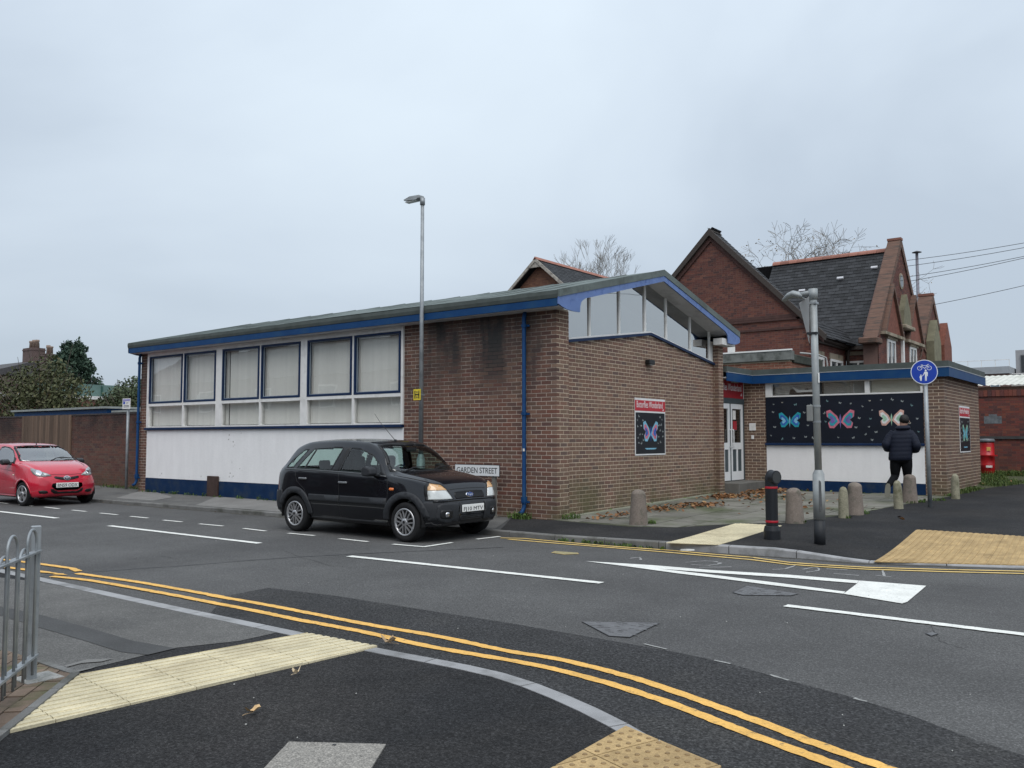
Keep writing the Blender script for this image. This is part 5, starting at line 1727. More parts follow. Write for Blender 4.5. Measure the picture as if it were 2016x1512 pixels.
MB().bar((-11.3, 60.0, 6.34), (-8.2, 60.0, 6.34), .03, .03).build("handrail", white_wood, fb)
tw = thing("tower_block", (-5.0, 62.0, 0.5), "grey tower with tall dark window slots at the far right edge", "tower")
MB().box(-8.12, 2.0, 62.0, 70.0, .3, 7.05).build("wall", pmat("far_grey_panel", (.30, .30, .31), rough=.8, var=.1), tw)
for i in range(6):
    a = -7.85+i*.62
    w = MB(); w.box(a, a+.46, 61.93, 61.99, 5.35, 6.75); wo = w.build("window", pmat("far_frame", (.17, .17, .18), rough=.6), tw)
    for q in range(2):
        MB().box(a+.04+q*.2, a+.2+q*.2, 61.90, 61.929, 5.40, 6.70).build("pane", pmat("far_dark_pane", (.05, .055, .06), rough=.2), wo)
MB().box(-8.3, 2, 61.0, 61.9, .3, 4.95).build("lower_wall", pmat("far_cream", (.55, .54, .50), rough=.8), tw)
for z in (5.0, 5.25, 5.5):
    MB().box(-8.3, 2, 60.9, 60.94, z, z+.045).build("handrail", white_wood, tw)
for i in range(12):
    MB().box(-8.25+i*.55, -8.20+i*.55, 60.9, 60.94, 4.951, 5.499).build("rail_post", white_wood, tw)
# lamp standing behind the school and overhead wires
lp = thing("street_lamp", (-13.2, 60.0, 0.5), "tall distant street lamp with flat head standing behind the school gable", "street lamp")
mb = MB(); mb.smooth = True; mb.tube([(-13.2, 60, .5), (-13.2, 60, 13.5)], [.12, .09], 8); mb.build("pole", pmat("violet_grey_steel", (.16, .155, .18), rough=.5, metal=.4), lp)
mb = MB(); mb.smooth = True; mb.lathe([(.02, .14), (.28, .05), (.30, .02), (.1, 0)], (-13.2, 60, 13.5), n=12); mb.build("lamp_head", pmat("lamp_head_dark", (.06, .06, .065), rough=.5), lp)
wire_m = pmat("black_cable", (.03, .03, .032), rough=.6)
for k, (z0, z1, lab) in enumerate(((9.25, 9.42, "topmost"), (9.0, 9.23, "second from the top"), (8.53, 8.88, "third from the top"), (8.33, 8.81, "fourth from the top"), (7.23, 7.73, "lowest"))):
    mb = MB(); mb.smooth = True
    u0_ = -9.2 if k < 4 else -8.2
    pts = []
    for i in range(25):
        t = i/24
        u = u0_+t*16
        pts.append((u, 40.0, z0+(z1-z0)*(u-u0_)/(-4.81-u0_)-.12*math.sin(min(t*3.3, 1)*math.pi)*.35))
    mb.tube(pts, .011, 5)
    tag(mb.build("overhead_wire", wire_m), "thin black overhead wire right of the school, %s of five" % lab, "wire", "overhead wires")

# ------------------------------------------------------------------ left background
lw = thing("brick_wall", (-28.0, 13.6, 0.1), "long stained brick boundary wall running left from the hall behind the red car", "wall")
LW = 13.6
lwm = brickmat("boundary_mortar", [(0.17, 0.12, 0.095)], soot=(1.1, 2.2, .8), sootcol=(.045, .03, .028))
lwb = brickmat("boundary_brick", [(.12, .055, .045), (.155, .075, .058), (.10, .048, .042), (.14, .085, .065), (.085, .05, .048)], soot=(1.1, 2.1, 1.0), sootcol=(.03, .022, .022), soot_noise=(.8, .8, .4), moss=(.8, .1, .4))
MB().box(-60, X0-.03, LW+.005, LW+.3, 0, 2.30).build("mortar", lwm, lw)
bricks_to(lw, lay((0, LW, 0), Uv, Nv, [(-36.0, 0.0), (X0-.04, 0.0), (X0-.04, 2.30), (-36.0, 2.30)], holes=[(-31.6, -28.15, .25, 2.4)]), lwb, 300, prefer=lambda p: p.z > .2)
MB().box(-36, X0-.04, LW-.02, LW+.32, 2.302, 2.345).build("coping", pmat("dark_coping", (.06, .05, .05), rough=.9, var=.3), lw)
bp_ = thing("boarded_panel", (-29.9, 13.5, 0.2), "weathered brown timber boarding set into the brick boundary wall", "fence panel")
board_m = pmat("weathered_board", (.13, .085, .06), rough=.85, var=.25, vscale=3, streak=(6, 6, .4), island=.3, bump=.002)
for i in range(24):
    u = -31.58+i*.1425
    MB().box(u+.003, u+.139, LW-.05+R.uniform(-.004, .004), LW-.012, .28, 2.33+R.uniform(-.01, .01)).build("board", board_m, bp_)
for z in (.6, 1.9):
    MB().box(-31.58, -28.16, LW-.011, LW+.0, z, z+.09).build("rail", board_m, bp_)
# shed with blue edged flat roof behind the wall
sd = thing("flat_roofed_shed", (-32.0, 15.5, 0.2), "low flat roofed shed with blue fascia showing above the boundary wall", "shed")
MB().box(-36.2, -29.4, 15.5, 19, .2, 2.42).build("wall", lwm, sd)
MB().box(-36.35, -29.25, 15.3, 19.2, 2.43, 2.60).build("fascia", blue_paint, sd)
MB().box(-36.45, -29.18, 15.2, 19.3, 2.603, 2.675).build("roof", pmat("pale_felt", (.28, .30, .29), rough=.9, var=.2), sd)
MB().box(-29.0, -26.0, 15.6, 19, .2, 2.36).build("annexe_wall", lwm, sd)
MB().box(-29.1, -25.9, 15.5, 19.1, 2.362, 2.46).build("annexe_fascia", blue_dark, sd)
MB().box(-29.15, -25.8, 15.4, 19.2, 2.463, 2.53).build("annexe_roof", MATS["pale_felt"], sd)
# low brick building with a white roof edge and a green panel fence on top
lb = thing("brick_outbuilding", (-46, 20.0, 0.2), "flat roofed red brick outbuilding with white roof edge behind the bushes", "building")
MB().box(-52, -45.05, 15.0, 26.0, .2, 3.60).build("wall", pmat("outbuilding_brick", (.17, .07, .055), rough=.9, var=.25, vscale=4), lb)
MB().box(-52.2, -44.95, 14.9, 26.2, 3.602, 3.77).build("roof_edge", white_wood, lb)
gf = thing("green_panel_fence", (-46.5, 22, 3.8), "green sheet panel screen with dark posts above the outbuilding roof", "fence")
for i in range(4):
    v = 20.3+i*1.15
    MB().box(-46.02, -45.98, v, v+1.10, 3.78, 4.44).build("sheet_panel", pmat("green_sheet", (.095, .16, .145), rough=.7, var=.15, vscale=3), gf)
    MB().box(-45.97, -45.90, v+1.09, v+1.16, 3.78, 4.36).build("post", pmat("dark_green_post", (.02, .07, .055), rough=.6), gf)
# far terraced houses with chimneys
house_b = pmat("far_house_brick", (.115, .08, .073), rough=.9, var=.2, vscale=2)
far_slate = pmat("far_roof_slate", (.075, .072, .075), rough=.8, var=.2)
pot_m = pmat("chimney_pot", (.26, .19, .15), rough=.85, var=.2)
def far_house(u0_, u1_, v0_, zb, zr, stacks, label):
    t = thing("house", ((u0_+u1_)/2, v0_, 0.2), label, "house", "houses with chimneys far behind the wall")
    vm = v0_+4
    MB().box(u0_, u1_, v0_, v0_+8, .2, zb).build("wall", house_b, t)
    mb = MB(); mb.prism([(u0_-.1, v0_-.3, zb), (u0_-.1, vm, zr), (u0_-.1, v0_+8.3, zb)], (u1_-u0_+.2, 0, 0)); mb.build("roof", far_slate, t)
    for (su, sw, zt, pots) in stacks:
        k = MB(); k.box(su, su+sw, vm-.5, vm+.5, zr-1.4, zt); k.box(su-.03, su+sw+.03, vm-.53, vm+.53, zt-.2, zt-.1)
        co = k.build("chimney", house_b, t)
        for q in range(pots):
            p = MB(); p.smooth = True
            pu = su+sw*(q+.5)/pots
            p.lathe([(.14, zt), (.12, zt+.45), (.15, zt+.48), (.15, zt+.62+R.uniform(-.06, .08))], (pu, vm, 0), n=10); p.build("chimney_pot", pot_m, co)
    return t
far_house(-79, -69.6, 27, 6.3, 7.6, [(-71.4, 1.55, 8.55, 3), (-68.5, .95, 7.95, 2)], "far house whose broad stack carries three chimney pots, above the left bushes")
far_house(-60.5, -52.5, 30, 4.2, 5.4, [(-58.6, 1.15, 6.0, 1)], "far house with a single low chimney between the conifer and the hall")

# ------------------------------------------------------------------ trees and bushes
def leafmat(name, c1, c2, c3=None):
    m = bpy.data.materials.new(name); m.use_nodes = True
    nt = m.node_tree; b = nt.nodes["Principled BSDF"]; L = nt.links.new
    g = nn(nt, "ShaderNodeNewGeometry")
    rp = nn(nt, "ShaderNodeValToRGB")
    rp.color_ramp.elements[0].color = c4(c1); rp.color_ramp.elements[1].color = c4(c2)
    if c3:
        e_ = rp.color_ramp.elements.new(.92); e_.color = c4(c2); rp.color_ramp.elements[-1].color = c4(c3)
    L(g.outputs["Random Per Island"], rp.inputs["Fac"]); L(rp.outputs["Color"], b.inputs["Base Color"])
    b.inputs["Roughness"].default_value = .6
    b.inputs["Specular IOR Level"].default_value = .25
    MATS[name] = m
    return m
bark = pmat("bark", (.085, .07, .055), rough=.9, var=.3, vscale=5)
bark_pale = pmat("pale_bark", (.21, .19, .165), rough=.9, var=.3, vscale=5)
def leaf_cloud(mb, lumps, size, rnd, up=.3):
    for (c, r, n) in lumps:
        for _ in range(n):
            d = Vector((rnd.gauss(0, 1), rnd.gauss(0, 1), rnd.gauss(0, 1))).normalized()
            rad = rnd.random()**.45
            p = Vector(c)+Vector((d.x*r[0], d.y*r[1], d.z*r[2]))*rad
            nrm = (Vector((rnd.gauss(0, 1), rnd.gauss(0, 1), rnd.gauss(0, 1)+up)) + d*.6).normalized()
            a = nrm.orthogonal().normalized(); b = nrm.cross(a)
            t = rnd.random()*6.283
            a, b = a*math.cos(t)+b*math.sin(t), b*math.cos(t)-a*math.sin(t)
            s = size*rnd.uniform(.6, 1.3)
            mb.add([p-a*s, p-b*s*.55+nrm*s*.15, p+a*s, p+b*s*.55+nrm*s*.1], [(0, 1, 2, 3)])
def branch(mb, p, d, l, r, depth, rnd, spread=.55, up=.15, tips=None, minr=.008):
    n = 3
    pts, rad = [Vector(p)], [r]
    dd = Vector(d)
    for i in range(n):
        dd = (dd+Vector((rnd.gauss(0, .13), rnd.gauss(0, .13), rnd.gauss(0, .10)+up*.12))).normalized()
        pts.append(pts[-1]+dd*l/n); rad.append(max(r*(1-.42*(i+1)/n), minr))
    mb.tube(pts, rad, 5 if r > .04 else 3, caps=False)
    if depth == 0:
        if tips is not None: tips.append(pts[-1])
        return
    for k in range(rnd.choice((2, 3, 3)) if depth > 1 else rnd.choice((3, 4))):
        ax_ = dd.orthogonal().normalized()
        ax_ = Matrix.Rotation(rnd.random()*6.283, 3, dd) @ ax_
        nd = (dd+ax_*spread*rnd.uniform(.6, 1.5)+Vector((0, 0, up))).normalized()
        st = pts[-1] if k < 2 else pts[-2].lerp(pts[-1], rnd.random())
        branch(mb, st, nd, l*rnd.uniform(.62, .86), max(rad[-1]*rnd.uniform(.6, .8), minr), depth-1, rnd, spread, up, tips, minr)
def bare_tree(base, h, r, seed, label, limbs, l0, depth, spread, mat, cat_up=.2, lean=(0, 0)):
    rnd = random.Random(seed)
    t = thing("bare_tree", base, label, "tree", "bare winter trees behind the roofs")
    b = Vector(base)
    tr = MB(); tr.smooth = True
    top = b+Vector((lean[0], lean[1], h))
    tr.tube([b, b.lerp(top, .5)+Vector((.1, 0, 0)), top], [r*1.2, r, r*.8], 8); tr.build("trunk", mat, t)
    mb = MB(); tips = []
    for k in range(limbs):
        a = k/limbs*6.283+rnd.random()
        d = Vector((math.cos(a)*spread*1.2, math.sin(a)*spread*1.2, .9)).normalized()
        branch(mb, b.lerp(top, rnd.uniform(.75, 1)), d, l0*rnd.uniform(.85, 1.1), r*.55, depth, rnd, spread, cat_up, tips, .008)
    mb.build("crown", mat, t)
    return t, tips, rnd
bare_tree((-37.4, 60, .5), 10.0, .22, 11, "slender bare winter tree behind the hall roof beside the small gable", 8, 2.3, 5, .42, bark_pale)
t, tips, rnd = bare_tree((-15.9, 48, .5), 7.7, .3, 24, "wide spreading bare tree behind the school slate roof", 12, 2.1, 5, 1.0, bark_pale, .0)
mb = MB()
for p in tips:
    if rnd.random() < .35 and p.z < 12.0: leaf_cloud(mb, [(p, (.3, .3, .3), 2)], .05, rnd)
mb.build("dead_leaves", leafmat("dead_leaf", (.14, .09, .045), (.26, .19, .09)), t, kind="stuff")

def bush(name, label, base, lumps, size, mat, seed, cat="bush", group=None, twigs=10, h=1.5):
    rnd = random.Random(seed)
    t = thing(name, base, label, cat, group)
    mb = MB()
    for i in range(twigs):
        c, r, _ = rnd.choice(lumps)
        q = Vector(c)+Vector((rnd.uniform(-1, 1)*r[0], rnd.uniform(-1, 1)*r[1], rnd.uniform(.2, 1.25)*r[2]))
        b = Vector(base)
        mid = b.lerp(q, .5)+Vector((rnd.uniform(-.3, .3), rnd.uniform(-.3, .3), .2))
        mb.tube([b, mid, q], [.05, .03, .008], 4, caps=False)
    mb.build("stems", bark, t)
    lf = MB(); leaf_cloud(lf, lumps, size, rnd); lf.build("foliage", mat, t)
    return t
olive = leafmat("olive_leaf", (.045, .055, .022), (.10, .105, .05), (.17, .14, .07))
greyg = leafmat("grey_green_leaf", (.045, .065, .035), (.12, .15, .085), (.19, .21, .13))
bush("bush", "big loose autumn bush above the boundary wall at the left edge", (-38.8, 17.5, 1.0), [((-40.6, 17.6, 3.4), (2.2, 1.2, 1.5), 2300), ((-38.3, 17.4, 3.6), (1.7, 1.1, 1.6), 2000), ((-36.6, 17.5, 3.0), (1.2, 1.0, 1.2), 1200), ((-42.6, 17.3, 2.9), (1.6, 1.0, 1.4), 1200), ((-38, 16.6, 2.3), (3.0, .6, .5), 900)], .085, olive, 5, twigs=60)
bush("bush", "lower dark bush spilling over the blue edged shed roof", (-35.4, 19.8, 1.0), [((-35.6, 19.8, 2.7), (1.6, .8, .75), 1000), ((-37.4, 19.7, 2.8), (1.2, .7, .7), 700)], .085, leafmat("dark_olive_leaf", (.035, .045, .022), (.075, .085, .04)), 6, twigs=14)
bush("bush", "pale green bush just left of the hall corner", (-36.6, 20.2, 1.0), [((-37.6, 20.2, 3.0), (1.3, .8, .95), 1500), ((-36.3, 20.1, 3.35), (1.2, .8, .95), 1700), ((-34.9, 20.1, 3.5), (1.1, .7, .9), 1200), ((-38.6, 20.2, 2.7), (.8, .6, .6), 400)], .075, greyg, 7, twigs=45)
t = thing("conifer_tree", (-62.3, 30, .2), "dark green conifer with ragged top beyond the outbuilding", "tree")
rnd = random.Random(9)
mb = MB(); mb.tube([(-62.3, 30, .2), (-62.3, 30, 7.9)], [.25, .05], 6); mb.build("trunk", bark, t)
lf = MB()
for i in range(130):
    z = 2.6+5.5*rnd.random()**.8
    r = 2.35*(1-((z-2.6)/6.0)**2.2)
    a = rnd.random()*6.283
    rr_ = r*rnd.uniform(.55, 1.0)
    leaf_cloud(lf, [((-62.3+math.cos(a)*rr_, 30+math.sin(a)*rr_, z), (.45, .45, .5), 75)], .13, rnd)
leaf_cloud(lf, [((-62.9, 30, 8.1), (.18, .18, .5), 60), ((-61.5, 30, 8.15), (.2, .2, .6), 60)], .12, rnd)
lf.build("crown", leafmat("hazed_conifer_leaf", (.024, .05, .036), (.055, .092, .058)), t)  # greens lightened, slight distant haze put into the leaf colour
# ------------------------------------------------------------------ cars
def pchip(xs, ys):
    xs, ys = np.array(xs, float), np.array(ys, float)
    h = np.diff(xs); d = np.diff(ys)/h
    m = np.zeros(len(xs))
    for i in range(1, len(xs)-1):
        if d[i-1]*d[i] > 0:
            w1, w2 = 2*h[i]+h[i-1], h[i]+2*h[i-1]
            m[i] = (w1+w2)/(w1/d[i-1]+w2/d[i])
    m[0], m[-1] = d[0], d[-1]
    def f(x):
        x = min(max(x, xs[0]), xs[-1])
        i = int(min(np.searchsorted(xs, x, side='right')-1, len(xs)-2))
        t = (x-xs[i])/h[i]
        return float((2*t**3-3*t**2+1)*ys[i]+(t**3-2*t**2+t)*h[i]*m[i]+(-2*t**3+3*t**2)*ys[i+1]+(t**3-t**2)*h[i]*m[i+1])
    return f

class Body:
    """car shell lofted from stations along x; row points are (half width, height) pairs from floor to roof centre"""
    def __init__(s, xs, tab, dense, rows=(3, 4, 8, 8, 10, 4, 6, 6)):
        F = {k: pchip(xs, v) for k, v in tab.items()}
        s.F = F
        grid = []
        for x in dense:
            g = {k: f(x) for k, f in F.items()}
            P = [(0, g['zb']), (g['wb']-.10 if g['wb'] > .15 else g['wb']*.6, g['zb']), (g['wb'], g['zb']+.07), (g['wm'], g['zm']), (g['ws'], g['zs']), (g['wr'], g['zr']), (g['wr']-.09 if g['wr'] > .2 else g['wr']*.6, g['zr']+(g['zt']-g['zr'])*.62), (g['wr']*.45, g['zr']+(g['zt']-g['zr'])*.93), (0, g['zt'])]
            ring = []
            n = len(P)
            for i in range(n-1):
                p0 = P[max(i-1, 0)]; p1 = P[i]; p2 = P[i+1]; p3 = P[min(i+2, n-1)]
                if i == n-2: p3 = (-P[n-2][0], P[n-2][1])
                for q in range(rows[i]):
                    t = q/rows[i]
                    tension = .35
                    v = []
                    for c in (0, 1):
                        m1, m2 = tension*(p2[c]-p0[c]), tension*(p3[c]-p1[c])
                        v.append((2*t**3-3*t**2+1)*p1[c]+(t**3-2*t**2+t)*m1+(-2*t**3+3*t**2)*p2[c]+(t**3-t**2)*m2)
                    ring.append((x, max(v[0], 0), v[1]))
            ring.append((x, 0.0, P[-1][1]))
            grid.append(ring)
        nr = len(grid[0])
        s.nr = nr
        vs, fs = [], []
        for ring in grid:
            for (x, y, z) in ring: vs.append((x, -y, z))            # right side
        N = len(vs)
        for ring in grid:
            for (x, y, z) in ring: vs.append((x, y, z))
        for i in range(len(grid)-1):
            for j in range(nr-1):
                a = i*nr+j
                fs.append((a, a+nr, a+nr+1, a+1))
                fs.append((N+a+1, N+a+nr+1, N+a+nr, N+a))
        s.v, s.f = vs, fs
        s.bvh = BVHTree.FromPolygons([Vector(v) for v in vs], fs)
    def mesh(s, name, mat, parent, drop, wheels=(), wr=.34, wz=.3):
        bm = bmesh.new()
        bv = [bm.verts.new(v) for v in s.v]
        for f in s.f:
            try: bm.faces.new([bv[i] for i in f])
            except ValueError: pass
        bmesh.ops.remove_doubles(bm, verts=bm.verts, dist=.0005)
        bmesh.ops.recalc_face_normals(bm, faces=bm.faces)
        kill = []
        for f in bm.faces:
            c = f.calc_center_median()
            if drop(c, f.normal): kill.append(f); continue
            if abs(c.y) > .45:
                for wx in wheels:
                    if (c.x-wx)**2+(c.z-wz)**2 < wr*wr: kill.append(f); break
        bmesh.ops.delete(bm, geom=kill, context='FACES')
        for v in bm.verts:
            if abs(v.co.y) > .4 and v.is_boundary:
                for wx in wheels:
                    d = math.hypot(v.co.x-wx, v.co.z-wz)
                    if abs(d-wr) < .05 and d > 1e-4:
                        v.co.x = wx+(v.co.x-wx)*wr/d; v.co.z = wz+(v.co.z-wz)*wr/d
        me = bpy.data.meshes.new(name)
        bm.to_mesh(me); bm.free()
        me.materials.append(mat)
        me.polygons.foreach_set("use_smooth", [True]*len(me.polygons))
        o = bpy.data.objects.new(name, me); COL.objects.link(o); o.parent = parent
        return o
    def patch(s, name, poly, frame, mat, parent, off=.004, thick=.01, step=.03, smooth=True, label=None, flip=False):
        """panel that follows the shell: polygon in a projection frame ((origin),(right),(up),(cast direction))"""
        o, rgt, up, d = [Vector(k) for k in frame]
        v2, fc = cdt(poly, step)
        top, nor, ok = [], [], []
        for p in v2:
            st = o+rgt*p.x+up*p.y
            hit, n, i, dist = s.bvh.ray_cast(st, d)
            if hit is None:
                near = s.bvh.find_nearest(st)
                hit, n = near[0], near[1]
            if n.dot(d) > 0: n = -n
            top.append(hit); nor.append(n)
        mb = MB(); mb.smooth = smooth
        N = len(v2)
        T = [h+n*off for h, n in zip(top, nor)]
        B = [h+n*(off-thick) for h, n in zip(top, nor)]
        edge = {}
        fs = []
        for f in fc:
            a, b, c = f
            w = (T[b]-T[a]).cross(T[c]-T[a])
            f = list(f) if w.dot(nor[a]) > 0 else list(f)[::-1]
            fs.append(f)
            for k in range(3):
                e_ = (f[k], f[(k+1) % 3])
                edge[e_] = 1
        bd = [e_ for e_ in edge if (e_[1], e_[0]) not in edge]
        allf = fs+[(b, a, a+N, b+N) for a, b in bd]
        mb.add(T+B, allf)
        return mb.build(name, mat, parent, world=False, label=label)

def SIDE(y0=-3):  return ((0, y0, 0), (1, 0, 0), (0, 0, 1), (0, 1 if y0 < 0 else -1, 0))
FRONT = ((4, 0, 0), (0, 1, 0), (0, 0, 1), (-1, 0, 0))
REAR = ((-4, 0, 0), (0, 1, 0), (0, 0, 1), (1, 0, 0))
TOP = ((0, 0, 4), (1, 0, 0), (0, 1, 0), (0, 0, -1))

def rrect(x0, x1, z0, z1, r=.02, k=4):
    out = []
    for cx, cz, a0 in ((x1-r, z1-r, 0), (x0+r, z1-r, 90), (x0+r, z0+r, 180), (x1-r, z0+r, 270)):
        for i in range(k+1):
            a = math.radians(a0+90*i/k)
            out.append((cx+r*math.cos(a), cz+r*math.sin(a)))
    return out
def arc_band(cx, cz, r0, r1, a0, a1, n=22):
    A = [math.radians(a0+(a1-a0)*i/n) for i in range(n+1)]
    return [(cx+r1*math.cos(a), cz+r1*math.sin(a)) for a in A]+[(cx+r0*math.cos(a), cz+r0*math.sin(a)) for a in A[::-1]]
def shrink(poly, d):
    P = [Vector(p) for p in poly]; c = sum(P, Vector((0, 0)))/len(P)
    return [tuple(p+(c-p).normalized()*d) for p in P]
def strip2(pts, w):
    return [tuple(p) for p in ribbon(pts, w)]

tyre_m = pmat("tyre_rubber", (.016, .016, .017), rough=.8, spec=.25, var=.2, vscale=20)
alloy_m = pmat("alloy_wheel", (.42, .42, .43), rough=.35, metal=.7, var=.1, vscale=9)
dark_in = pmat("underbody_black", (.008, .008, .009), rough=.9)  # plain black of the wheel arch liners and floor pan
trim_m = pmat("charcoal_plastic", (.026, .028, .032), rough=.6, spec=.3, var=.12, vscale=14, bump=.0008, bscale=400)
seal_m = pmat("black_seal", (.01, .01, .011), rough=.45, spec=.4)
car_glass = glassmat("car_glass", tint=(.62, .74, .70), ior=1.5, extra=.02)
wscreen_glass = glassmat("windscreen_glass", tint=(.60, .72, .69), ior=1.55, extra=.05)
chrome = pmat("chrome", (.7, .7, .72), rough=.15, metal=1.0, var=.03)
seat_m = pmat("seat_cloth", (.028, .028, .032), rough=.9, var=.2)
lens_clear = pmat("headlamp_lens", (.55, .57, .56), rough=.12, spec=.8, coat=.8, var=.25, vscale=40, streak=(1, 1, 14))
lens_amber = pmat("amber_lens", (.62, .36, .16), rough=.15, spec=.8, coat=.8, var=.15, vscale=40)
lens_red = pmat("red_lens", (.18, .008, .008), rough=.15, spec=.8, coat=.8)
lens_orange = pmat("orange_lens", (.65, .16, .03), rough=.2, spec=.7)
plate_m = pmat("number_plate_white", (.78, .78, .76), rough=.4, var=.03)
black_ink = pmat("black_ink", (.012, .012, .013), rough=.6)

def wheel(parent, x, y, r, w, side, spokes, kind, rr=.205, steer=0.0):
    """side -1: outer face looks towards -y"""
    t = bpy.data.objects.new("wheel", None); COL.objects.link(t); t.parent = parent
    t.location = (x, y, r); t.rotation_euler = (0, 0, steer)
    s = side
    mb = MB(); mb.smooth = True
    prof = [(rr, -w*.42), (rr+.01, -w*.5), (r-.03, -w*.5), (r-.008, -w*.42), (r, -w*.28), (r, w*.28), (r-.008, w*.42), (r-.03, w*.5), (rr+.01, w*.5), (rr, w*.42)]
    mb.lathe(prof, (0, 0, 0), n=40, axis='y', caps=False)
    mb.build("tyre", tyre_m, t, world=False)
    k = MB(); k.smooth = True
    yo = s*w*.5
    def ring(r0, r1, ya, yb): k.lathe([(r1, ya), (r1, yb), (r0, yb), (r0, ya)] if True else 0, (0, 0, 0), n=36, axis='y', caps=False)
    ring(rr-.022, rr+.004, yo-s*.05, yo+s*.004)
    k.smooth = False
    hub = .062
    if kind == 'double':
        for i in range(spokes):
            a = 2*math.pi*i/spokes+.2
            for o_ in (-.024, .024):
                ca, sa = math.cos(a), math.sin(a)
                p = Vector((ca*hub*.8-sa*o_, yo-s*.006, sa*hub*.8+ca*o_)); q = Vector((ca*(rr-.012)-sa*o_*1.5, yo-s*.012, sa*(rr-.012)+ca*o_*1.5))
                k.bar(p, q, .019, .022, up=(0, 1, 0))
    else:
        for i in range(spokes):
            a = 2*math.pi*i/spokes+.35
            ca, sa = math.cos(a), math.sin(a)
            def pt(r_, o_): return (ca*r_-sa*o_, yo-s*.004, sa*r_+ca*o_)
            k.prism([pt(hub*.7, -.03), pt(rr-.03, -.042), pt(rr-.008, -.03), pt(rr-.008, .03), pt(rr-.03, .042), pt(hub*.7, .03)], (0, -s*.02, 0))
    k.smooth = True
    k.lathe([(hub, yo-s*.02), (hub, yo-s*.0), (hub*.8, yo+s*.01), (.012, yo+s*.012)], (0, 0, 0), n=20, axis='y', caps=False)
    k.build("rim", alloy_m, t, world=False)
    c = MB(); c.lathe([(.024, yo+s*.0115), (.024, yo+s*.0135), (.001, yo+s*.014)], (0, 0, 0), n=14, axis='y', caps=False); c.build("hub_cap", black_ink, t, world=False)
    d = MB(); d.lathe([(rr, yo-s*.06), (.001, yo-s*.06)], (0, 0, 0), n=28, axis='y', caps=False); d.build("brake_disc", pmat("brake_grey", (.035, .035, .036), rough=.6, metal=.5), t, world=False)
    return t

def seat(parent, x, y, z=.34, h=.62):
    t = bpy.data.objects.new("seat", None); COL.objects.link(t); t.parent = parent; t.location = (x, y, z)
    mb = MB(); mb.box(-.25, .25, -.24, .24, 0, .16); mb.build("seat_cushion", seat_m, t, world=False, bevel=.05, seg=2)
    mb = MB(); mb.prism([(-.22, -.23, .10), (-.36, -.21, .10+h), (-.48, -.21, .08+h), (-.36, -.23, .08)], (0, .44, 0)); mb.build("seat_back", seat_m, t, world=False, bevel=.04, seg=2)
    mb = MB(); mb.prism([(-.40, -.12, .13+h), (-.41, -.11, .31+h), (-.49, -.11, .33+h), (-.50, -.12, .13+h)], (0, .23, 0)); mb.build("headrest", seat_m, t, world=False, bevel=.035, seg=2)
    return t

def seams(B, parent, lines, y0=-3, w=.008, name="panel_gap"):
    for L_ in lines:
        B.patch(name, strip2(L_, w), SIDE(y0), seal_m, parent, off=.0012, thick=.006, step=.06)

# ---- black tall hatchback at the kerb
CX, CY = -10.80, 10.50
bc = thing("parked_car", (CX, CY, 0), "black tall five door hatchback parked by the brick corner, charcoal bumpers, plate FJ10 MTV", "car", "parked cars")
blackp = pmat("black_car_paint", (.004, .0045, .007), rough=.3, spec=.1, coat=1.0, var=.1, vscale=30)
xs = [-1.955, -1.93, -1.86, -1.72, -1.45, -1.1, -.5, .2, .62, .98, 1.35, 1.62, 1.78, 1.87, 1.925, 1.955]
tab = dict(
 zb=[.46, .36, .30, .27, .24, .22, .21, .21, .21, .21, .22, .23, .24, .27, .34, .42],
 wb=[.45, .62, .74, .80, .82, .83, .835, .835, .835, .835, .83, .81, .75, .66, .52, .36],
 zm=[.52, .52, .53, .54, .55, .55, .56, .56, .56, .56, .56, .55, .55, .53, .50, .48],
 wm=[.50, .66, .77, .845, .87, .88, .885, .885, .885, .883, .875, .85, .78, .68, .54, .38],
 zs=[.60, .72, .92, 1.00, 1.05, 1.05, 1.03, 1.01, .99, .965, .93, .88, .82, .70, .60, .54],
 ws=[.48, .66, .74, .80, .835, .85, .855, .855, .85, .83, .80, .75, .69, .62, .52, .37],
 zr=[.62, .78, 1.02, 1.15, 1.39, 1.475, 1.50, 1.475, 1.31, 1.02, .965, .92, .86, .74, .62, .55],
 wr=[.44, .60, .68, .68, .655, .65, .65, .635, .66, .72, .70, .65, .58, .52, .45, .33],
 zt=[.63, .80, 1.04, 1.20, 1.47, 1.555, 1.575, 1.555, 1.40, 1.085, 1.02, .965, .90, .77, .64, .56])
dense = [-1.955, -1.95, -1.94, -1.93, -1.91, -1.885, -1.86]+list(np.arange(-1.83, 1.60, .024))+list(np.arange(1.60, 1.86, .016))+[1.87, 1.885, 1.90, 1.912, 1.925, 1.935, 1.945, 1.951, 1.955]
B = Body(xs, tab, dense)
WF, WRr, WR = 1.335, -1.265, .305
qwin = [(-1.56, 1.075), (-1.37, 1.07), (-1.10, 1.40), (-1.20, 1.395), (-1.33, 1.31), (-1.47, 1.19)]
rwin = [(-1.26, 1.068), (-.36, 1.048), (-.24, 1.425), (-.55, 1.43), (-.98, 1.405)]
fwin = [(-.17, 1.043), (.80, 1.01), (.66, 1.19), (.46, 1.325), (.20, 1.405), (-.08, 1.425)]
wsf = ((4, 0, 0), (0, 1, 0), (0, 0, 1), (-1, 0, 0))
wsp = [(-.735, 1.06), (.735, 1.06), (.70, 1.16), (.60, 1.40), (.55, 1.475), (.30, 1.50), (0, 1.508), (-.30, 1.50), (-.55, 1.475), (-.60, 1.40), (-.70, 1.16)]
rgw = [(-.58, 1.06), (.58, 1.06), (.52, 1.40), (-.52, 1.40)]
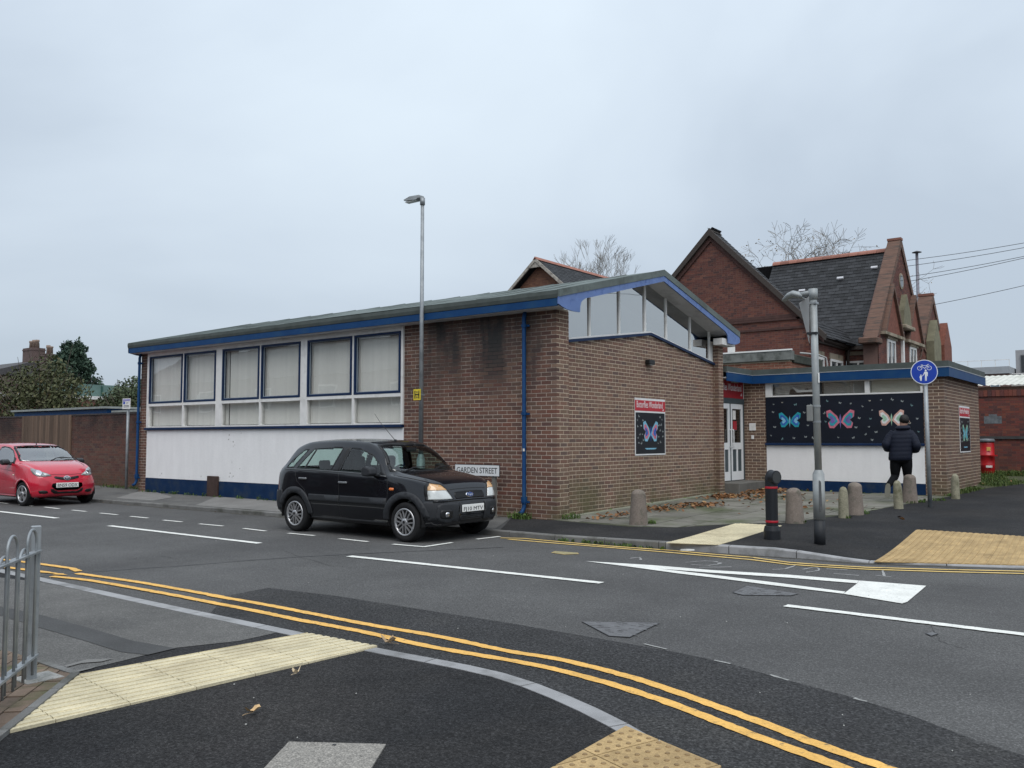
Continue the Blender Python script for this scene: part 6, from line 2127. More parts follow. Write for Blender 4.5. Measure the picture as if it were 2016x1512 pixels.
def dropb(c, n):
    for P_ in (qwin, rwin, fwin):
        if abs(n.y) > .35 and inside((c.x, c.z), shrink(P_, .02)): return True
    if c.x > .15 and c.x < .99 and n.x > .15 and inside((c.y, c.z), shrink(wsp, .035)): return True
    if c.x < -1.2 and n.x < -.2 and inside((c.y, c.z), shrink(rgw, .03)): return True
    return False
body = B.mesh("body", blackp, bc, dropb, (WF, WRr), .355, .31)
for sy in (-3, 3):
    for P_, nm in ((qwin, "quarter_window"), (rwin, "rear_window"), (fwin, "front_window")):
        B.patch(nm, P_, SIDE(sy), car_glass, bc, off=.002, thick=.003, step=.05)
        fr_ = [Vector(p) for p in P_]; inn = shrink(P_, .022)
        for i in range(len(P_)):
            j = (i+1) % len(P_)
            B.patch("window_seal", [P_[i], P_[j], inn[j], inn[i]], SIDE(sy), seal_m, bc, off=.0045, thick=.008, step=.05)
    B.patch("door_pillar", [(-.345, 1.05), (-.185, 1.045), (-.095, 1.43), (-.225, 1.43)], SIDE(sy), seal_m, bc, off=.003, thick=.006, step=.05)
    B.patch("window_bar", strip2([(-1.04, 1.06), (-.90, 1.41)], .035), SIDE(sy), seal_m, bc, off=.004, thick=.008, step=.05)
    B.patch("mirror_corner", [(.80, 1.005), (.90, .995), (.70, 1.18), (.63, 1.21)], SIDE(sy), trim_m, bc, off=.005, thick=.008, step=.05)
    B.patch("belt_strip", strip2([(-1.60, 1.055), (-.9, 1.05), (-.2, 1.035), (.5, 1.012), (.9, .985)], .016), SIDE(sy), pmat("satin_strip", (.13, .135, .14), rough=.35, metal=.5), bc, off=.008, thick=.012, step=.06)
    B.patch("side_moulding", rrect(-.88, -.125, .545, .655, .015), SIDE(sy), trim_m, bc, off=.014, thick=.02, step=.06)
    B.patch("side_moulding", rrect(-.105, .96, .545, .655, .015), SIDE(sy), trim_m, bc, off=.014, thick=.02, step=.06)
    for wx, a0, a1 in ((WRr, 2, 158), (WF, 10, 178)):
        B.patch("arch_trim", arc_band(wx, .31, .352, .455, a0, a1), SIDE(sy), trim_m, bc, off=.016, thick=.03, step=.045)
    seams(B, bc, [[(-.18, 1.04), (-.13, .70), (-.11, .25)], [(.93, .98), (.97, .72), (.955, .26)], [(-1.30, 1.05), (-1.22, .86), (-1.0, .72), (-.90, .55)], [(-.90, .30), (.95, .28)]], sy)
    B.patch("sill_trim", rrect(-.86, .93, .215, .285, .02), SIDE(sy), seal_m, bc, off=.004, thick=.01, step=.06)
    B.patch("side_repeater", rrect(1.00, 1.09, .775, .815, .012), SIDE(sy), lens_orange, bc, off=.008, thick=.012, step=.03)
    for hx, hz_ in ((-1.15, .905), (-.14, .865)):
        B.patch("door_handle", rrect(hx, hx+.19, hz_-.016, hz_+.016, .012), SIDE(sy), pmat("handle_grey", (.20, .205, .215), rough=.3, metal=.4), bc, off=.022, thick=.026, step=.04)
    s_ = -1 if sy < 0 else 1
    mb = MB(); mb.smooth = False
    y_ = s_*.98 if s_ < 0 else .93
    xo = 0 if s_ < 0 else -.20
    mb.prism([(a_+xo, y_-s_*.09, b_) for a_, b_ in ((.56, 1.02), (.58, 1.13), (.64, 1.145), (.76, 1.11), (.78, 1.02), (.70, .985), (.60, .99))], (0, s_*.17, 0))
    mb.bar((.74+xo, y_-s_*.16, 1.0), (.74+xo, y_-s_*.06, 1.02), .08, .06)
    mb.build("wing_mirror", trim_m, bc, world=False, bevel=.025, seg=2)
    # lamps wrapping the corner
    k = 1 if sy > 0 else -1
    lamp = [(k*.42, .655), (k*.50, .79), (k*.56, .86), (k*.70, .885), (k*.735, .84), (k*.76, .75), (k*.775, .655)]
    B.patch("headlamp_surround", [(k*.385, .64), (k*.47, .80), (k*.54, .885), (k*.71, .905), (k*.755, .86), (k*.785, .75), (k*.80, .64)], FRONT, seal_m, bc, off=.003, thick=.012, step=.03)
    h_ = B.patch("headlamp", lamp, FRONT, lens_clear, bc, off=.012, thick=.02, step=.03)
    B.patch("indicator_lens", [(k*.485, .785), (k*.56, .86), (k*.70, .885), (k*.735, .84), (k*.75, .79)], FRONT, lens_amber, h_, off=.0145, thick=.006, step=.03)
    B.patch("tail_lamp", [(k*.60, .70), (k*.69, .70), (k*.71, .98), (k*.64, .98)], REAR, lens_red, bc, off=.012, thick=.02, step=.03)
    # bumper corners with fog lamp wells
    cor = [(k*.30, .315), (k*.31, .595), (k*.45, .605), (k*.62, .60), (k*.70, .57), (k*.72, .40), (k*.66, .33), (k*.52, .305)]
    B.patch("bumper_corner", cor, FRONT, trim_m, bc, off=.014, thick=.025, step=.035)
    wl2 = B.patch("fog_well", rrect(min(k*.45, k*.66), max(k*.45, k*.66), .37, .50, .04), FRONT, seal_m, bc, off=.018, thick=.01, step=.03)
    B.patch("fog_lamp", [(k*.545+.036*math.cos(a), .43+.036*math.sin(a)) for a in np.linspace(0, 6.283, 15)[:-1]], FRONT, chrome, wl2, off=.022, thick=.006, step=.02)
    B.patch("bumper_side", [(1.66, .60), (1.70, .62), (1.90, .62), (1.90, .36), (1.76, .34), (1.70, .40)], SIDE(sy), trim_m, bc, off=.012, thick=.02, step=.04)
    B.patch("rear_bumper_side", [(-1.93, .40), (-1.90, .68), (-1.62, .70), (-1.60, .60), (-1.64, .36), (-1.8, .34)], SIDE(sy), trim_m, bc, off=.014, thick=.025, step=.04)
B.patch("grille", [(-.33, .655), (-.35, .70), (-.33, .755), (-.2, .765), (.2, .765), (.33, .755), (.35, .70), (.33, .655)], FRONT, seal_m, bc, off=.005, thick=.01, step=.03)
for z in (.672, .688, .704, .720, .736, .752):
    B.patch("grille_bar", strip2([(-.325, z), (0, z), (.325, z)], .006), FRONT, trim_m, bc, off=.010, thick=.008, step=.06)
ring_ = [(.095*math.cos(a), .703+.042*math.sin(a)) for a in np.linspace(0, 6.283, 29)[:-1]]
bd_ = B.patch("oval_badge", ring_, FRONT, chrome, bc, off=.016, thick=.012, step=.03)
B.patch("badge_field", [(.082*math.cos(a), .703+.033*math.sin(a)) for a in np.linspace(0, 6.283, 29)[:-1]], FRONT, pmat("badge_blue", (.02, .05, .17), rough=.3), bd_, off=.0185, thick=.004, step=.03)
text("badge_script", "Ford", .045, chrome, bd_, (1.925, 0, .692), (0, 1, 0), (-.25, 0, 1), depth=.003, width=.10, world=False)
B.patch("centre_intake", rrect(-.275, .275, .305, .60, .02), FRONT, trim_m, bc, off=.010, thick=.02, step=.04)
B.patch("lower_grille", rrect(-.25, .25, .32, .43, .015), FRONT, seal_m, bc, off=.014, thick=.01, step=.04)
for z in (.345, .37, .395, .418):
    B.patch("grille_bar", strip2([(-.245, z), (0, z), (.245, z)], .006), FRONT, trim_m, bc, off=.018, thick=.006, step=.08)
pl = MB(); pl.box(1.972, 1.984, -.26, .26, .45, .561)
plo = pl.build("number_plate", plate_m, bc, world=False, bevel=.004)
text("plate_text", "FJ10 MTV", .09, black_ink, plo, (1.9855, 0, .468), (0, 1, 0), (0, 0, 1), depth=.002, width=.46, height=.075, world=False)
B.patch("bumper_shelf", strip2([(-.74, .628), (-.5, .635), (0, .64), (.5, .635), (.74, .628)], .03), FRONT, blackp, bc, off=.018, thick=.03, step=.05)
B.patch("bonnet_gap", strip2([(-.44, .79), (-.3, .80), (0, .805), (.3, .80), (.44, .79)], .008), FRONT, seal_m, bc, off=.0015, thick=.006, step=.05)
B.patch("windscreen", wsp, wsf, wscreen_glass, bc, off=.002, thick=.004, step=.08)
inn = shrink(wsp, .045)
for i in range(len(wsp)):
    j = (i+1) % len(wsp)
    B.patch("screen_seal", [wsp[i], wsp[j], inn[j], inn[i]], wsf, seal_m, bc, off=.0045, thick=.008, step=.06)
B.patch("rear_screen", rgw, REAR, car_glass, bc, off=.003, thick=.004, step=.08)
for y0, y1, zz in ((-.60, -.02, 1.105), (.05, .60, 1.10)):
    pts = [Vector((1.06, y0, 1.055)), Vector((.99, (y0+y1)/2, 1.115)), Vector((.955, y1, 1.12))]
    mb = MB(); mb.tube(pts, [.012, .010, .008], 6); mb.build("wiper", seal_m, bc, world=False)
mb = MB(); mb.tube([(.30, -.05, 1.555), (.0, -.10, 1.85), (-.12, -.12, 2.0)], [.006, .004, .003], 5); mb.lathe([(.025, 0), (.02, .03)], (.31, -.05, 1.535), n=8); mb.build("roof_aerial", seal_m, bc, world=False)
mb = MB(); mb.box(-1.75, 1.6, -.70, .70, .23, .27); mb.build("floor_pan", dark_in, bc, world=False)
mb = MB(); mb.prism([(.75, -.72, .75), (1.0, -.72, .98), (.95, -.72, 1.03), (.70, -.72, 1.0), (.62, -.72, .9)], (0, 1.44, 0)); mb.build("dashboard", seat_m, bc, world=False, bevel=.03)
for wx in (WF, WRr):
    for sy in (-1, 1):
        mb = MB(); mb.smooth = True
        vs, fs = [], []
        for i in range(17):
            a = math.pi*1.12*i/16-.06*math.pi
            for y in (.86, .56): vs.append((wx+.36*math.cos(a), sy*y, .31+.36*math.sin(a)))
        for i in range(16): fs.append((2*i, 2*i+1, 2*i+3, 2*i+2))
        mb.add(vs, fs); mb.build("wheel_arch_liner", dark_in, bc, world=False)
for y in (-.36, .36): seat(bc, .22, y, .36, .60)
mb = MB(); mb.prism([(-.75, -.62, .5), (-.98, -.62, 1.02), (-1.1, -.62, 1.02), (-.98, -.62, .45)], (0, 1.24, 0)); mb.box(-.95, -.4, -.62, .62, .35, .52)
rs = mb.build("rear_bench", seat_m, bc, world=False, bevel=.04)
for y in (-.38, .38):
    mb = MB(); mb.box(-1.12, -1.04, y-.12, y+.12, 1.02, 1.20); mb.build("headrest", seat_m, rs, world=False, bevel=.03)
mb = MB(); mb.smooth = True
mb.tube([(.72+.06*math.sin(a)*.5, -.36+.18*math.cos(a), .98+.17*math.sin(a)) for a in np.linspace(0, 6.283, 21)], .014, 6, caps=False); mb.build("steering_wheel", seal_m, bc, world=False)
MB().box(.60, .62, -.08, .14, 1.36, 1.43).build("interior_mirror", seal_m, bc, world=False)
mb = MB(); mb.prism([(.93, -.22, 1.045), (.93, -.02, 1.05), (1.0, -.04, 1.02), (1.0, -.2, 1.02)], (.004, 0, .006)); mb.build("parking_paper", plate_m, bc, world=False)
for wx in (WF, WRr):
    for sy in (-1, 1):
        wheel(bc, wx, sy*.765, WR, .20, sy, 7, 'double', rr=.208)

# ---- red small hatchback, half out of the frame, turning out from the kerb
RY = RAD(-0.5)
rc = thing("parked_car", (-22.75, 10.1, 0), "bright red small hatchback partly cut by the left edge, plate BN59 ODX", "car", "parked cars", rotz=RY)
redcar = pmat("red_car_paint", (.52, .013, .036), rough=.25, spec=.5, coat=1.0, var=.06, vscale=20)
xs = [-1.70, -1.68, -1.60, -1.45, -1.2, -.8, -.3, .1, .5, .82, 1.05, 1.30, 1.50, 1.62, 1.70, 1.735]
tab = dict(
 zb=[.45, .36, .28, .25, .22, .20, .19, .19, .19, .19, .20, .20, .20, .22, .28, .36],
 wb=[.40, .58, .68, .73, .76, .765, .765, .765, .765, .765, .765, .755, .72, .64, .50, .34],
 zm=[.52, .54, .56, .58, .58, .57, .56, .56, .56, .56, .56, .55, .53, .51, .48, .46],
 wm=[.46, .62, .72, .77, .80, .805, .805, .805, .805, .805, .805, .795, .755, .67, .52, .36],
 zs=[.62, .80, 1.0, 1.03, 1.02, 1.00, .99, .98, .97, .955, .93, .87, .78, .70, .60, .52],
 ws=[.44, .62, .70, .74, .765, .775, .78, .78, .775, .765, .745, .72, .66, .59, .48, .34],
 zr=[.64, .86, 1.20, 1.30, 1.37, 1.41, 1.40, 1.32, 1.17, 1.00, .96, .90, .81, .73, .62, .53],
 wr=[.40, .56, .60, .60, .585, .58, .58, .60, .64, .67, .66, .62, .56, .50, .42, .31],
 zt=[.65, .90, 1.27, 1.37, 1.45, 1.475, 1.465, 1.42, 1.26, 1.06, 1.015, .955, .86, .77, .64, .54])
dense = [-1.70, -1.695, -1.68, -1.65, -1.62]+list(np.arange(-1.59, 1.45, .024))+list(np.arange(1.45, 1.64, .014))+[1.65, 1.665, 1.68, 1.692, 1.702, 1.712, 1.72, 1.728, 1.733, 1.735]
B2 = Body(xs, tab, dense)
fw2 = [(-.48, 1.01), (.62, .995), (.46, 1.16), (.24, 1.29), (-.02, 1.365), (-.30, 1.385), (-.44, 1.37)]
rw2 = [(-1.15, 1.05), (-.57, 1.02), (-.53, 1.36), (-.80, 1.36), (-1.1, 1.25)]
ws2 = [(-.665, 1.035), (.665, 1.035), (.655, 1.10), (.58, 1.33), (.535, 1.385), (.3, 1.405), (0, 1.41), (-.3, 1.405), (-.535, 1.385), (-.58, 1.33), (-.655, 1.10)]
def dropr(c, n):
    for P_ in (fw2, rw2):
        if abs(n.y) > .35 and inside((c.x, c.z), shrink(P_, .02)): return True
    return c.x > .0 and c.x < .9 and n.x > .15 and inside((c.y, c.z), shrink(ws2, .035))
B2.mesh("body", redcar, rc, dropr, (1.17, -1.17), .325, .285)
scr2 = glassmat("reflective_windscreen", tint=(.55, .63, .62), ior=1.6, extra=.30)
for sy in (-3, 3):
    k = 1 if sy > 0 else -1
    for P_, nm in ((fw2, "front_window"), (rw2, "rear_window")):
        B2.patch(nm, P_, SIDE(sy), scr2 if nm == "front_window" else car_glass, rc, off=.002, thick=.003, step=.05)
        inn = shrink(P_, .026)
        for i in range(len(P_)):
            j = (i+1) % len(P_)
            B2.patch("window_seal", [P_[i], P_[j], inn[j], inn[i]], SIDE(sy), seal_m, rc, off=.0045, thick=.008, step=.05)
    seams(B2, rc, [[(.74, .95), (.80, .70), (.78, .24)], [(-.52, 1.0), (-.50, .6), (-.48, .24)], [(-.50, .25), (.78, .25)], [(-.5, .86), (.2, .84), (.74, .80)]], sy)
    B2.patch("sill_skirt", rrect(-.84, .82, .19, .245, .02), SIDE(sy), redcar, rc, off=.012, thick=.02, step=.06)
    for wx in (1.17, -1.17):
        B2.patch("arch_lip", arc_band(wx, .285, .322, .352, 0, 180), SIDE(sy), redcar, rc, off=.010, thick=.025, step=.04)
    B2.patch("side_repeater", rrect(.70, .76, .705, .73, .008), SIDE(sy), pmat("clear_repeater", (.7, .62, .5), rough=.2), rc, off=.006, thick=.01, step=.02)
    B2.patch("door_handle", rrect(-.42, -.26, .80, .83, .01), SIDE(sy), redcar, rc, off=.02, thick=.024, step=.04)
    lamp = [(k*.34, .70), (k*.40, .745), (k*.52, .80), (k*.62, .86), (k*.685, .875), (k*.695, .83), (k*.68, .75), (k*.63, .70), (k*.50, .685)]
    h_ = B2.patch("headlamp", lamp, FRONT, pmat("smoked_lamp_bowl", (.20, .21, .21), rough=.12, spec=.8, coat=.8, var=.3, vscale=30), rc, off=.010, thick=.018, step=.025)
    B2.patch("lamp_reflector", [(k*.575+.062*math.cos(a), .775+.062*math.sin(a)) for a in np.linspace(0, 6.283, 19)[:-1]], FRONT, chrome, h_, off=.013, thick=.006, step=.02)
    B2.patch("indicator_lens", [(k*.40, .72), (k*.45, .755), (k*.50, .76), (k*.48, .71)], FRONT, lens_clear, h_, off=.013, thick=.006, step=.02)
    fw_ = B2.patch("fog_recess", [(k*.42, .31), (k*.45, .36), (k*.55, .375), (k*.62, .36), (k*.60, .30), (k*.5, .29)], FRONT, seal_m, rc, off=.003, thick=.008, step=.03)
    y_ = k*.90
    mb = MB()
    mb.prism([(.36, y_-k*.10, .97), (.37, y_-k*.10, 1.06), (.44, y_-k*.10, 1.085), (.55, y_-k*.10, 1.05), (.57, y_-k*.10, .98), (.47, y_-k*.10, .945)], (0, k*.17, 0))
    mb.bar((.55, y_-k*.18, .965), (.52, y_-k*.06, .975), .07, .05)
    mb.build("wing_mirror", pmat("black_mirror_shell", (.014, .014, .016), rough=.5), rc, world=False, bevel=.028, seg=2)
    B2.patch("mirror_corner", [(.60, .985), (.70, .975), (.58, 1.10), (.50, 1.13)], SIDE(sy), seal_m, rc, off=.006, thick=.01, step=.04)
B2.patch("windscreen", ws2, FRONT, scr2, rc, off=.002, thick=.004, step=.08)
inn = shrink(ws2, .03)
for i in range(len(ws2)):
    j = (i+1) % len(ws2)
    B2.patch("screen_seal", [ws2[i], ws2[j], inn[j], inn[i]], FRONT, seal_m, rc, off=.0045, thick=.008, step=.06)
B2.patch("upper_grille", [(-.27, .635), (-.29, .665), (-.27, .69), (-.1, .665), (.1, .665), (.27, .69), (.29, .665), (.27, .635), (.12, .60), (-.12, .60)], FRONT, seal_m, rc, off=.004, thick=.01, step=.03)
B2.patch("lower_grille", [(-.38, .40), (.38, .40), (.36, .33), (.28, .285), (-.28, .285), (-.36, .33)], FRONT, seal_m, rc, off=.004, thick=.01, step=.03)
def oval(cy, cz, a, b, n=24): return [(cy+a*math.cos(t), cz+b*math.sin(t)) for t in np.linspace(0, 6.283, n+1)[:-1]]
def oval_ring(cy, cz, a, b, w, nm, par):
    o1 = oval(cy, cz, a, b); o2 = oval(cy, cz, a-w, b-w)
    for i in range(24):
        j = (i+1) % 24
        B2.patch(nm, [o1[i], o1[j], o2[j], o2[i]], FRONT, chrome, par, off=.016, thick=.012, step=.05) if False else None
    mbv = MB()
    vs = []
    for p_, q_ in zip(o1, o2):
        for (yy, zz) in (p_, q_):
            hit = B2.bvh.ray_cast(Vector((4, yy, zz)), Vector((-1, 0, 0)))[0]
            vs.append((hit.x+.016, yy, zz))
    fs = []
    for i in range(24):
        j = (i+1) % 24
        fs.append((2*i, 2*j, 2*j+1, 2*i+1))
    mbv.add(vs, fs)
    vs2 = [(x-.012, y, z) for x, y, z in vs]
    mbv.add(vs2, [])
    n0 = len(vs)
    for i in range(24):
        j = (i+1) % 24
        mbv.f.append([2*i, 2*i+n0, 2*j+n0, 2*j]); mbv.m.append(0); mbv.sm.append(False)
        mbv.f.append([2*i+1, 2*j+1, 2*j+1+n0, 2*i+1+n0]); mbv.m.append(0); mbv.sm.append(False)
    return mbv.build(nm, chrome, par, world=False)
bg_ = oval_ring(0, .645, .078, .054, .012, "badge", rc)
oval_ring(0, .668, .045, .026, .009, "badge_oval", bg_)
oval_ring(0, .638, .022, .044, .008, "badge_oval", bg_)
pl = MB(); pl.box(1.738, 1.750, -.26, .26, .425, .536)
plo = pl.build("number_plate", plate_m, rc, world=False, bevel=.004)
text("plate_text", "BN59 ODX", .09, black_ink, plo, (1.7515, 0, .443), (0, 1, 0), (0, 0, 1), depth=.002, width=.46, height=.075, world=False)
B2.patch("bonnet_gap", strip2([(-.36, .735), (-.2, .725), (0, .72), (.2, .725), (.36, .735)], .008), FRONT, seal_m, rc, off=.0015, thick=.006, step=.05)
mb = MB(); mb.tube([(.93, -.05, 1.035), (.80, .15, 1.10), (.755, .30, 1.115), (.76, .56, 1.095)], [.012, .011, .016, .008], 6); mb.build("wiper", seal_m, rc, world=False)
mb = MB(); mb.tube([(.05, 0, 1.43), (-.02, 0, 1.50)], [.014, .006], 6); mb.build("roof_aerial", seal_m, rc, world=False)
mb = MB(); mb.box(-1.5, 1.4, -.62, .62, .21, .25); mb.build("floor_pan", dark_in, rc, world=False)
mb = MB(); mb.prism([(.55, -.66, .7), (.92, -.66, .93), (.86, -.66, .99), (.60, -.66, .97)], (0, 1.32, 0)); mb.build("dashboard", seat_m, rc, world=False, bevel=.03)
for y in (-.33, .33): seat(rc, .05, y, .32, .58)
for wx in (1.17, -1.17):
    for sy in (-1, 1):
        mb = MB(); mb.smooth = True
        vs, fs = [], []
        for i in range(17):
            a = math.pi*1.12*i/16-.06*math.pi
            for y in (.78, .52): vs.append((wx+.33*math.cos(a), sy*y, .285+.33*math.sin(a)))
        for i in range(16): fs.append((2*i, 2*i+1, 2*i+3, 2*i+2))
        mb.add(vs, fs); mb.build("wheel_arch_liner", dark_in, rc, world=False)
        wheel(rc, wx, sy*.70, .28, .165, sy, 5, 'cover', rr=.195, steer=RAD(6) if wx > 0 else 0)
# ------------------------------------------------------------------ the side of the street behind the viewer (seen only in reflections)
oh = thing("terraced_houses", (-22, -9, 0.1), "row of brick houses across the street, mirrored in the windows and car paint", "house")
MB().box(-62, 8, -17, -9.0, 0, 5.4).build("wall", house_b, oh)
mb = MB(); mb.prism([(-62.2, -8.7, 5.4), (-62.2, -13, 8.0), (-62.2, -17.3, 5.4)], (70.4, 0, 0)); mb.build("roof", far_slate, oh)
for i in range(11):
    for z0 in (1.0, 3.4):
        u = -60+i*6.2
        w = MB(); w.box(u, u+1.5, -8.99, -8.93, z0, z0+1.4); wo = w.build("window", white_wood, oh)
        MB().box(u+.1, u+1.4, -8.928, -8.92, z0+.1, z0+1.3).build("pane", MATS["dark_glass"], wo)
    MB().box(-57.5+i*6.2, -56.3+i*6.2, -13.6, -12.4, 7.2, 9.2).build("chimney", house_b, oh)

# ------------------------------------------------------------------ street furniture
galv = pmat("galvanised_steel", (.30, .32, .335), rough=.5, metal=.35, var=.14, vscale=7, col2=(.22, .24, .255), c2scale=5, spec=.4)
galv_pale = pmat("pale_grey_column", (.30, .32, .325), rough=.55, metal=.2, var=.12, vscale=6, col2=(.27, .285, .29), c2scale=4)
bitum = pmat("black_column_base", (.016, .018, .022), rough=.6, var=.25, vscale=8)
sign_back = pmat("sign_back_grey", (.28, .29, .30), rough=.55, metal=.3)
# tall lamp by the hall wall
lx, ly = -11.86, 12.52
zb_ = hz(lx, ly)
lp = thing("street_lamp", (lx, ly, zb_), "tall slim grey street lamp with yellow hydrant plate standing behind the black car", "street lamp", "street lamps")
mb = MB(); mb.smooth = True; mb.tube([(lx, ly, zb_), (lx, ly, zb_+1.05)], .083, 14); mb.build("base_column", galv, lp)
mb = MB(); mb.smooth = True; mb.tube([(lx, ly, zb_+1.05), (lx, ly, zb_+1.16)], [.083, .047], 14, caps=False); mb.tube([(lx, ly, zb_+1.15), (lx, ly, 6.33)], [.047, .034], 12); mb.build("pole", galv, lp)
mb = MB(); mb.smooth = True; mb.tube([(lx, ly, 6.22), (lx, ly, 6.36)], .05, 10); mb.tube([(lx, ly, 6.34), (lx-.10, ly-.02, 6.36)], .035, 8); mb.build("bracket", galv, lp)
mb = MB(); mb.prism([(lx-.02, ly-.09, 6.35), (lx-.10, ly-.10, 6.325), (lx-.46, ly-.07, 6.365), (lx-.50, ly-.05, 6.40), (lx-.30, ly-.08, 6.435), (lx-.02, ly-.09, 6.42)], (0, .17, 0)); mb.build("lamp_head", galv_pale, lp, bevel=.02, seg=2)
MB().box(lx-.42, lx-.12, ly-.07, ly+.05, 6.322, 6.332).build("lamp_lens", pmat("lamp_glass", (.5, .5, .48), rough=.2), lp)
yel = pmat("hydrant_yellow", (.72, .56, .04), rough=.5, var=.08)
t = thing("hydrant_plate", (lx, ly-.05, 2.33), "small yellow plate with a black letter H strapped to the tall lamp", "sign")
hx0, hx1, hz0, hz1 = lx-.155, lx+.035, 2.33, 2.545
MB().box(hx0, hx1, ly-.060, ly-.052, hz0, hz1).build("plate", yel, t, bevel=.0)
cxp = (hx0+hx1)/2
for a, b, c, d in ((cxp-.066, cxp-.040, hz0+.03, hz1-.03), (cxp+.040, cxp+.066, hz0+.03, hz1-.03), (cxp-.040, cxp+.040, hz0+.095, hz0+.118)):
    MB().box(a, b, ly-.0625, ly-.0602, c, d).build("letter_stroke", black_ink, t)
for zz in (hz0+.135, hz0+.035):
    MB().box(cxp-.018, cxp+.018, ly-.0625, ly-.0602, zz, zz+.04).build("digit_panel", pmat("digit_grey", (.18, .15, .05), rough=.6), t)
MB().box(lx-.05, lx+.05, ly-.052, ly+.05, hz0+.09, hz0+.11).build("strap", galv, t)
# parking sign
sx, sy = -23.95, 13.15
zb_ = hz(sx, sy)
t = thing("parking_sign", (sx, sy, zb_), "small white parking sign on a thin grey post left of the hall", "sign")
mb = MB(); mb.smooth = True; mb.tube([(sx, sy, zb_), (sx, sy, 2.45)], .04, 10); mb.build("post", galv, t)
MB().box(sx-.21, sx+.21, sy-.062, sy-.048, 2.42, 2.72).build("plate", plate_m, t, bevel=.0)
MB().box(sx-.19, sx+.19, sy-.0645, sy-.0622, 2.64, 2.70).build("header_band", pmat("violet_band", (.30, .28, .55), rough=.5), t)
MB().box(sx-.17, sx-.07, sy-.0645, sy-.0622, 2.555, 2.63).build("parking_square", pmat("sign_blue", (.02, .06, .42), rough=.5), t)
for zz, w_ in ((2.58, .10), (2.51, .14), (2.47, .15)):
    MB().box(sx-.02 if zz > 2.55 else sx-w_, sx+w_, sy-.0645, sy-.0622, zz, zz+.018).build("text_line", pmat("grey_ink", (.12, .12, .14), rough=.6), t)
# street name plate on two posts
nu0, nu1, nv = -11.03, -9.94, 12.58
t = thing("street_name_sign", ((nu0+nu1)/2, nv, hz(-10.4, nv)), "white street name plate reading GARDEN STREET on grey posts by the brick wall", "sign")
postm = pmat("grey_post_paint", (.17, .165, .15), rough=.75, var=.2, vscale=6)
for u in (nu0+.14, nu1-.16):
    MB().box(u-.04, u+.04, nv+.012, nv+.075, hz(u, nv), 1.06).build("post", postm, t, bevel=.004)
MB().box(nu0, nu1, nv, nv+.011, .875, 1.095).build("back_plate", black_ink, t, bevel=.0)
MB().box(nu0+.012, nu1-.012, nv-.004, nv-.0005, .887, 1.083).build("name_plate", pmat("sign_white", (.72, .73, .74), rough=.45, var=.05), t)
text("street_name", "GARDEN STREET", .14, black_ink, t, ((nu0+nu1)/2, nv-.0055, .935), (1, 0, 0), (0, 0, 1), depth=.002, width=.98, height=.105)
# bollards: four broad stone cones, three slim rounded posts
stone_m = pmat("pink_grey_granite", (.20, .165, .14), rough=.9, var=.2, vscale=8, col2=(.10, .095, .075), c2scale=4, c2lo=.52, c2hi=.66, speck=.3, sscale=70, bump=.004, bscale=60)
stone_g = pmat("lichen_concrete", (.25, .235, .17), rough=.92, var=.2, vscale=9, col2=(.13, .125, .075), c2scale=5, c2lo=.5, c2hi=.66, speck=.3, sscale=70, bump=.004, bscale=60)
dz = .05
def lathe_obj(name, prof, loc, mat, n=22):
    prof = [(r*.87, h) for r, h in prof]
    mb = MB(); mb.smooth = True
    k = next(i for i, q in enumerate(prof) if q[1] >= .49)
    mb.lathe(prof[:k+1], (0, 0, 0), n=n, caps=False); mb.lathe(prof[k:], (0, 0, 0), n=n, caps=False)
    from mathutils import noise as _nz
    mb.v = [(x*(1+.05*_nz.noise(Vector((x*14, y*14, z*9)))), y*(1+.05*_nz.noise(Vector((x*14, y*14, z*9)))), z) for x, y, z in mb.v]
    o = mb.build(name, mat, None); o.location = loc
    return o
cone_p = [(.19, -.1), (.183, .0), (.172, .10), (.152, .34), (.138, .52), (.128, .545), (.10, .57), (.06, .588), (.001, .595)]
slim_p = [(.108, -.1), (.104, .0), (.100, .08), (.094, .36), (.088, .44), (.074, .50), (.045, .54), (.001, .555)]
def photo_at(px, py, z): p = G(px, py, z); return p
first = None
for (px, py, z, lab) in ((1257, 1035, .12, "broad pinkish stone bollard standing alone in front of the gable wall"), (1565, 1032, .145, "broad stone bollard between the black bollard and the grey sign post"), (1683, 1015, .18, "broad stone bollard paired behind a slim rounded one, middle of the row"), (1791, 993, .215, "broad stone bollard at the feet of the jogging person")):
    p = G(px, py, z)
    loc = Vector((p.x, p.y, hz(p.x, p.y)))
    if first is None:
        first = lathe_obj("stone_bollard", cone_p, loc, stone_m); o = first
        m_ = o
    else:
        o = first.copy(); COL.objects.link(o); o.location = loc
        o.rotation_euler = (RAD(R.uniform(-2, 2)), RAD(R.uniform(-2, 2)), R.random()*6)
    tag(o, lab, "bollard", "stone bollards along the forecourt edge")
first = None
for (px, py, z, lab) in ((1661, 1022, .165, "slim rounded lichen bollard with white scrape, just right of the grey sign post"), (1769, 1004, .2, "slim rounded lichen bollard in front of the jogging person"), (1881, 985, .245, "slim rounded lichen bollard beside the corner of the low wing")):
    p = G(px, py, z)
    loc = Vector((p.x, p.y, hz(p.x, p.y)))
    if first is None: first = lathe_obj("slim_bollard", slim_p, loc, stone_g); o = first
    else:
        o = first.copy(); COL.objects.link(o); o.location = loc; o.rotation_euler = (RAD(R.uniform(-2, 2)), RAD(R.uniform(-2, 2)), R.random()*6)
    tag(o, lab, "bollard", "slim bollards along the forecourt edge")
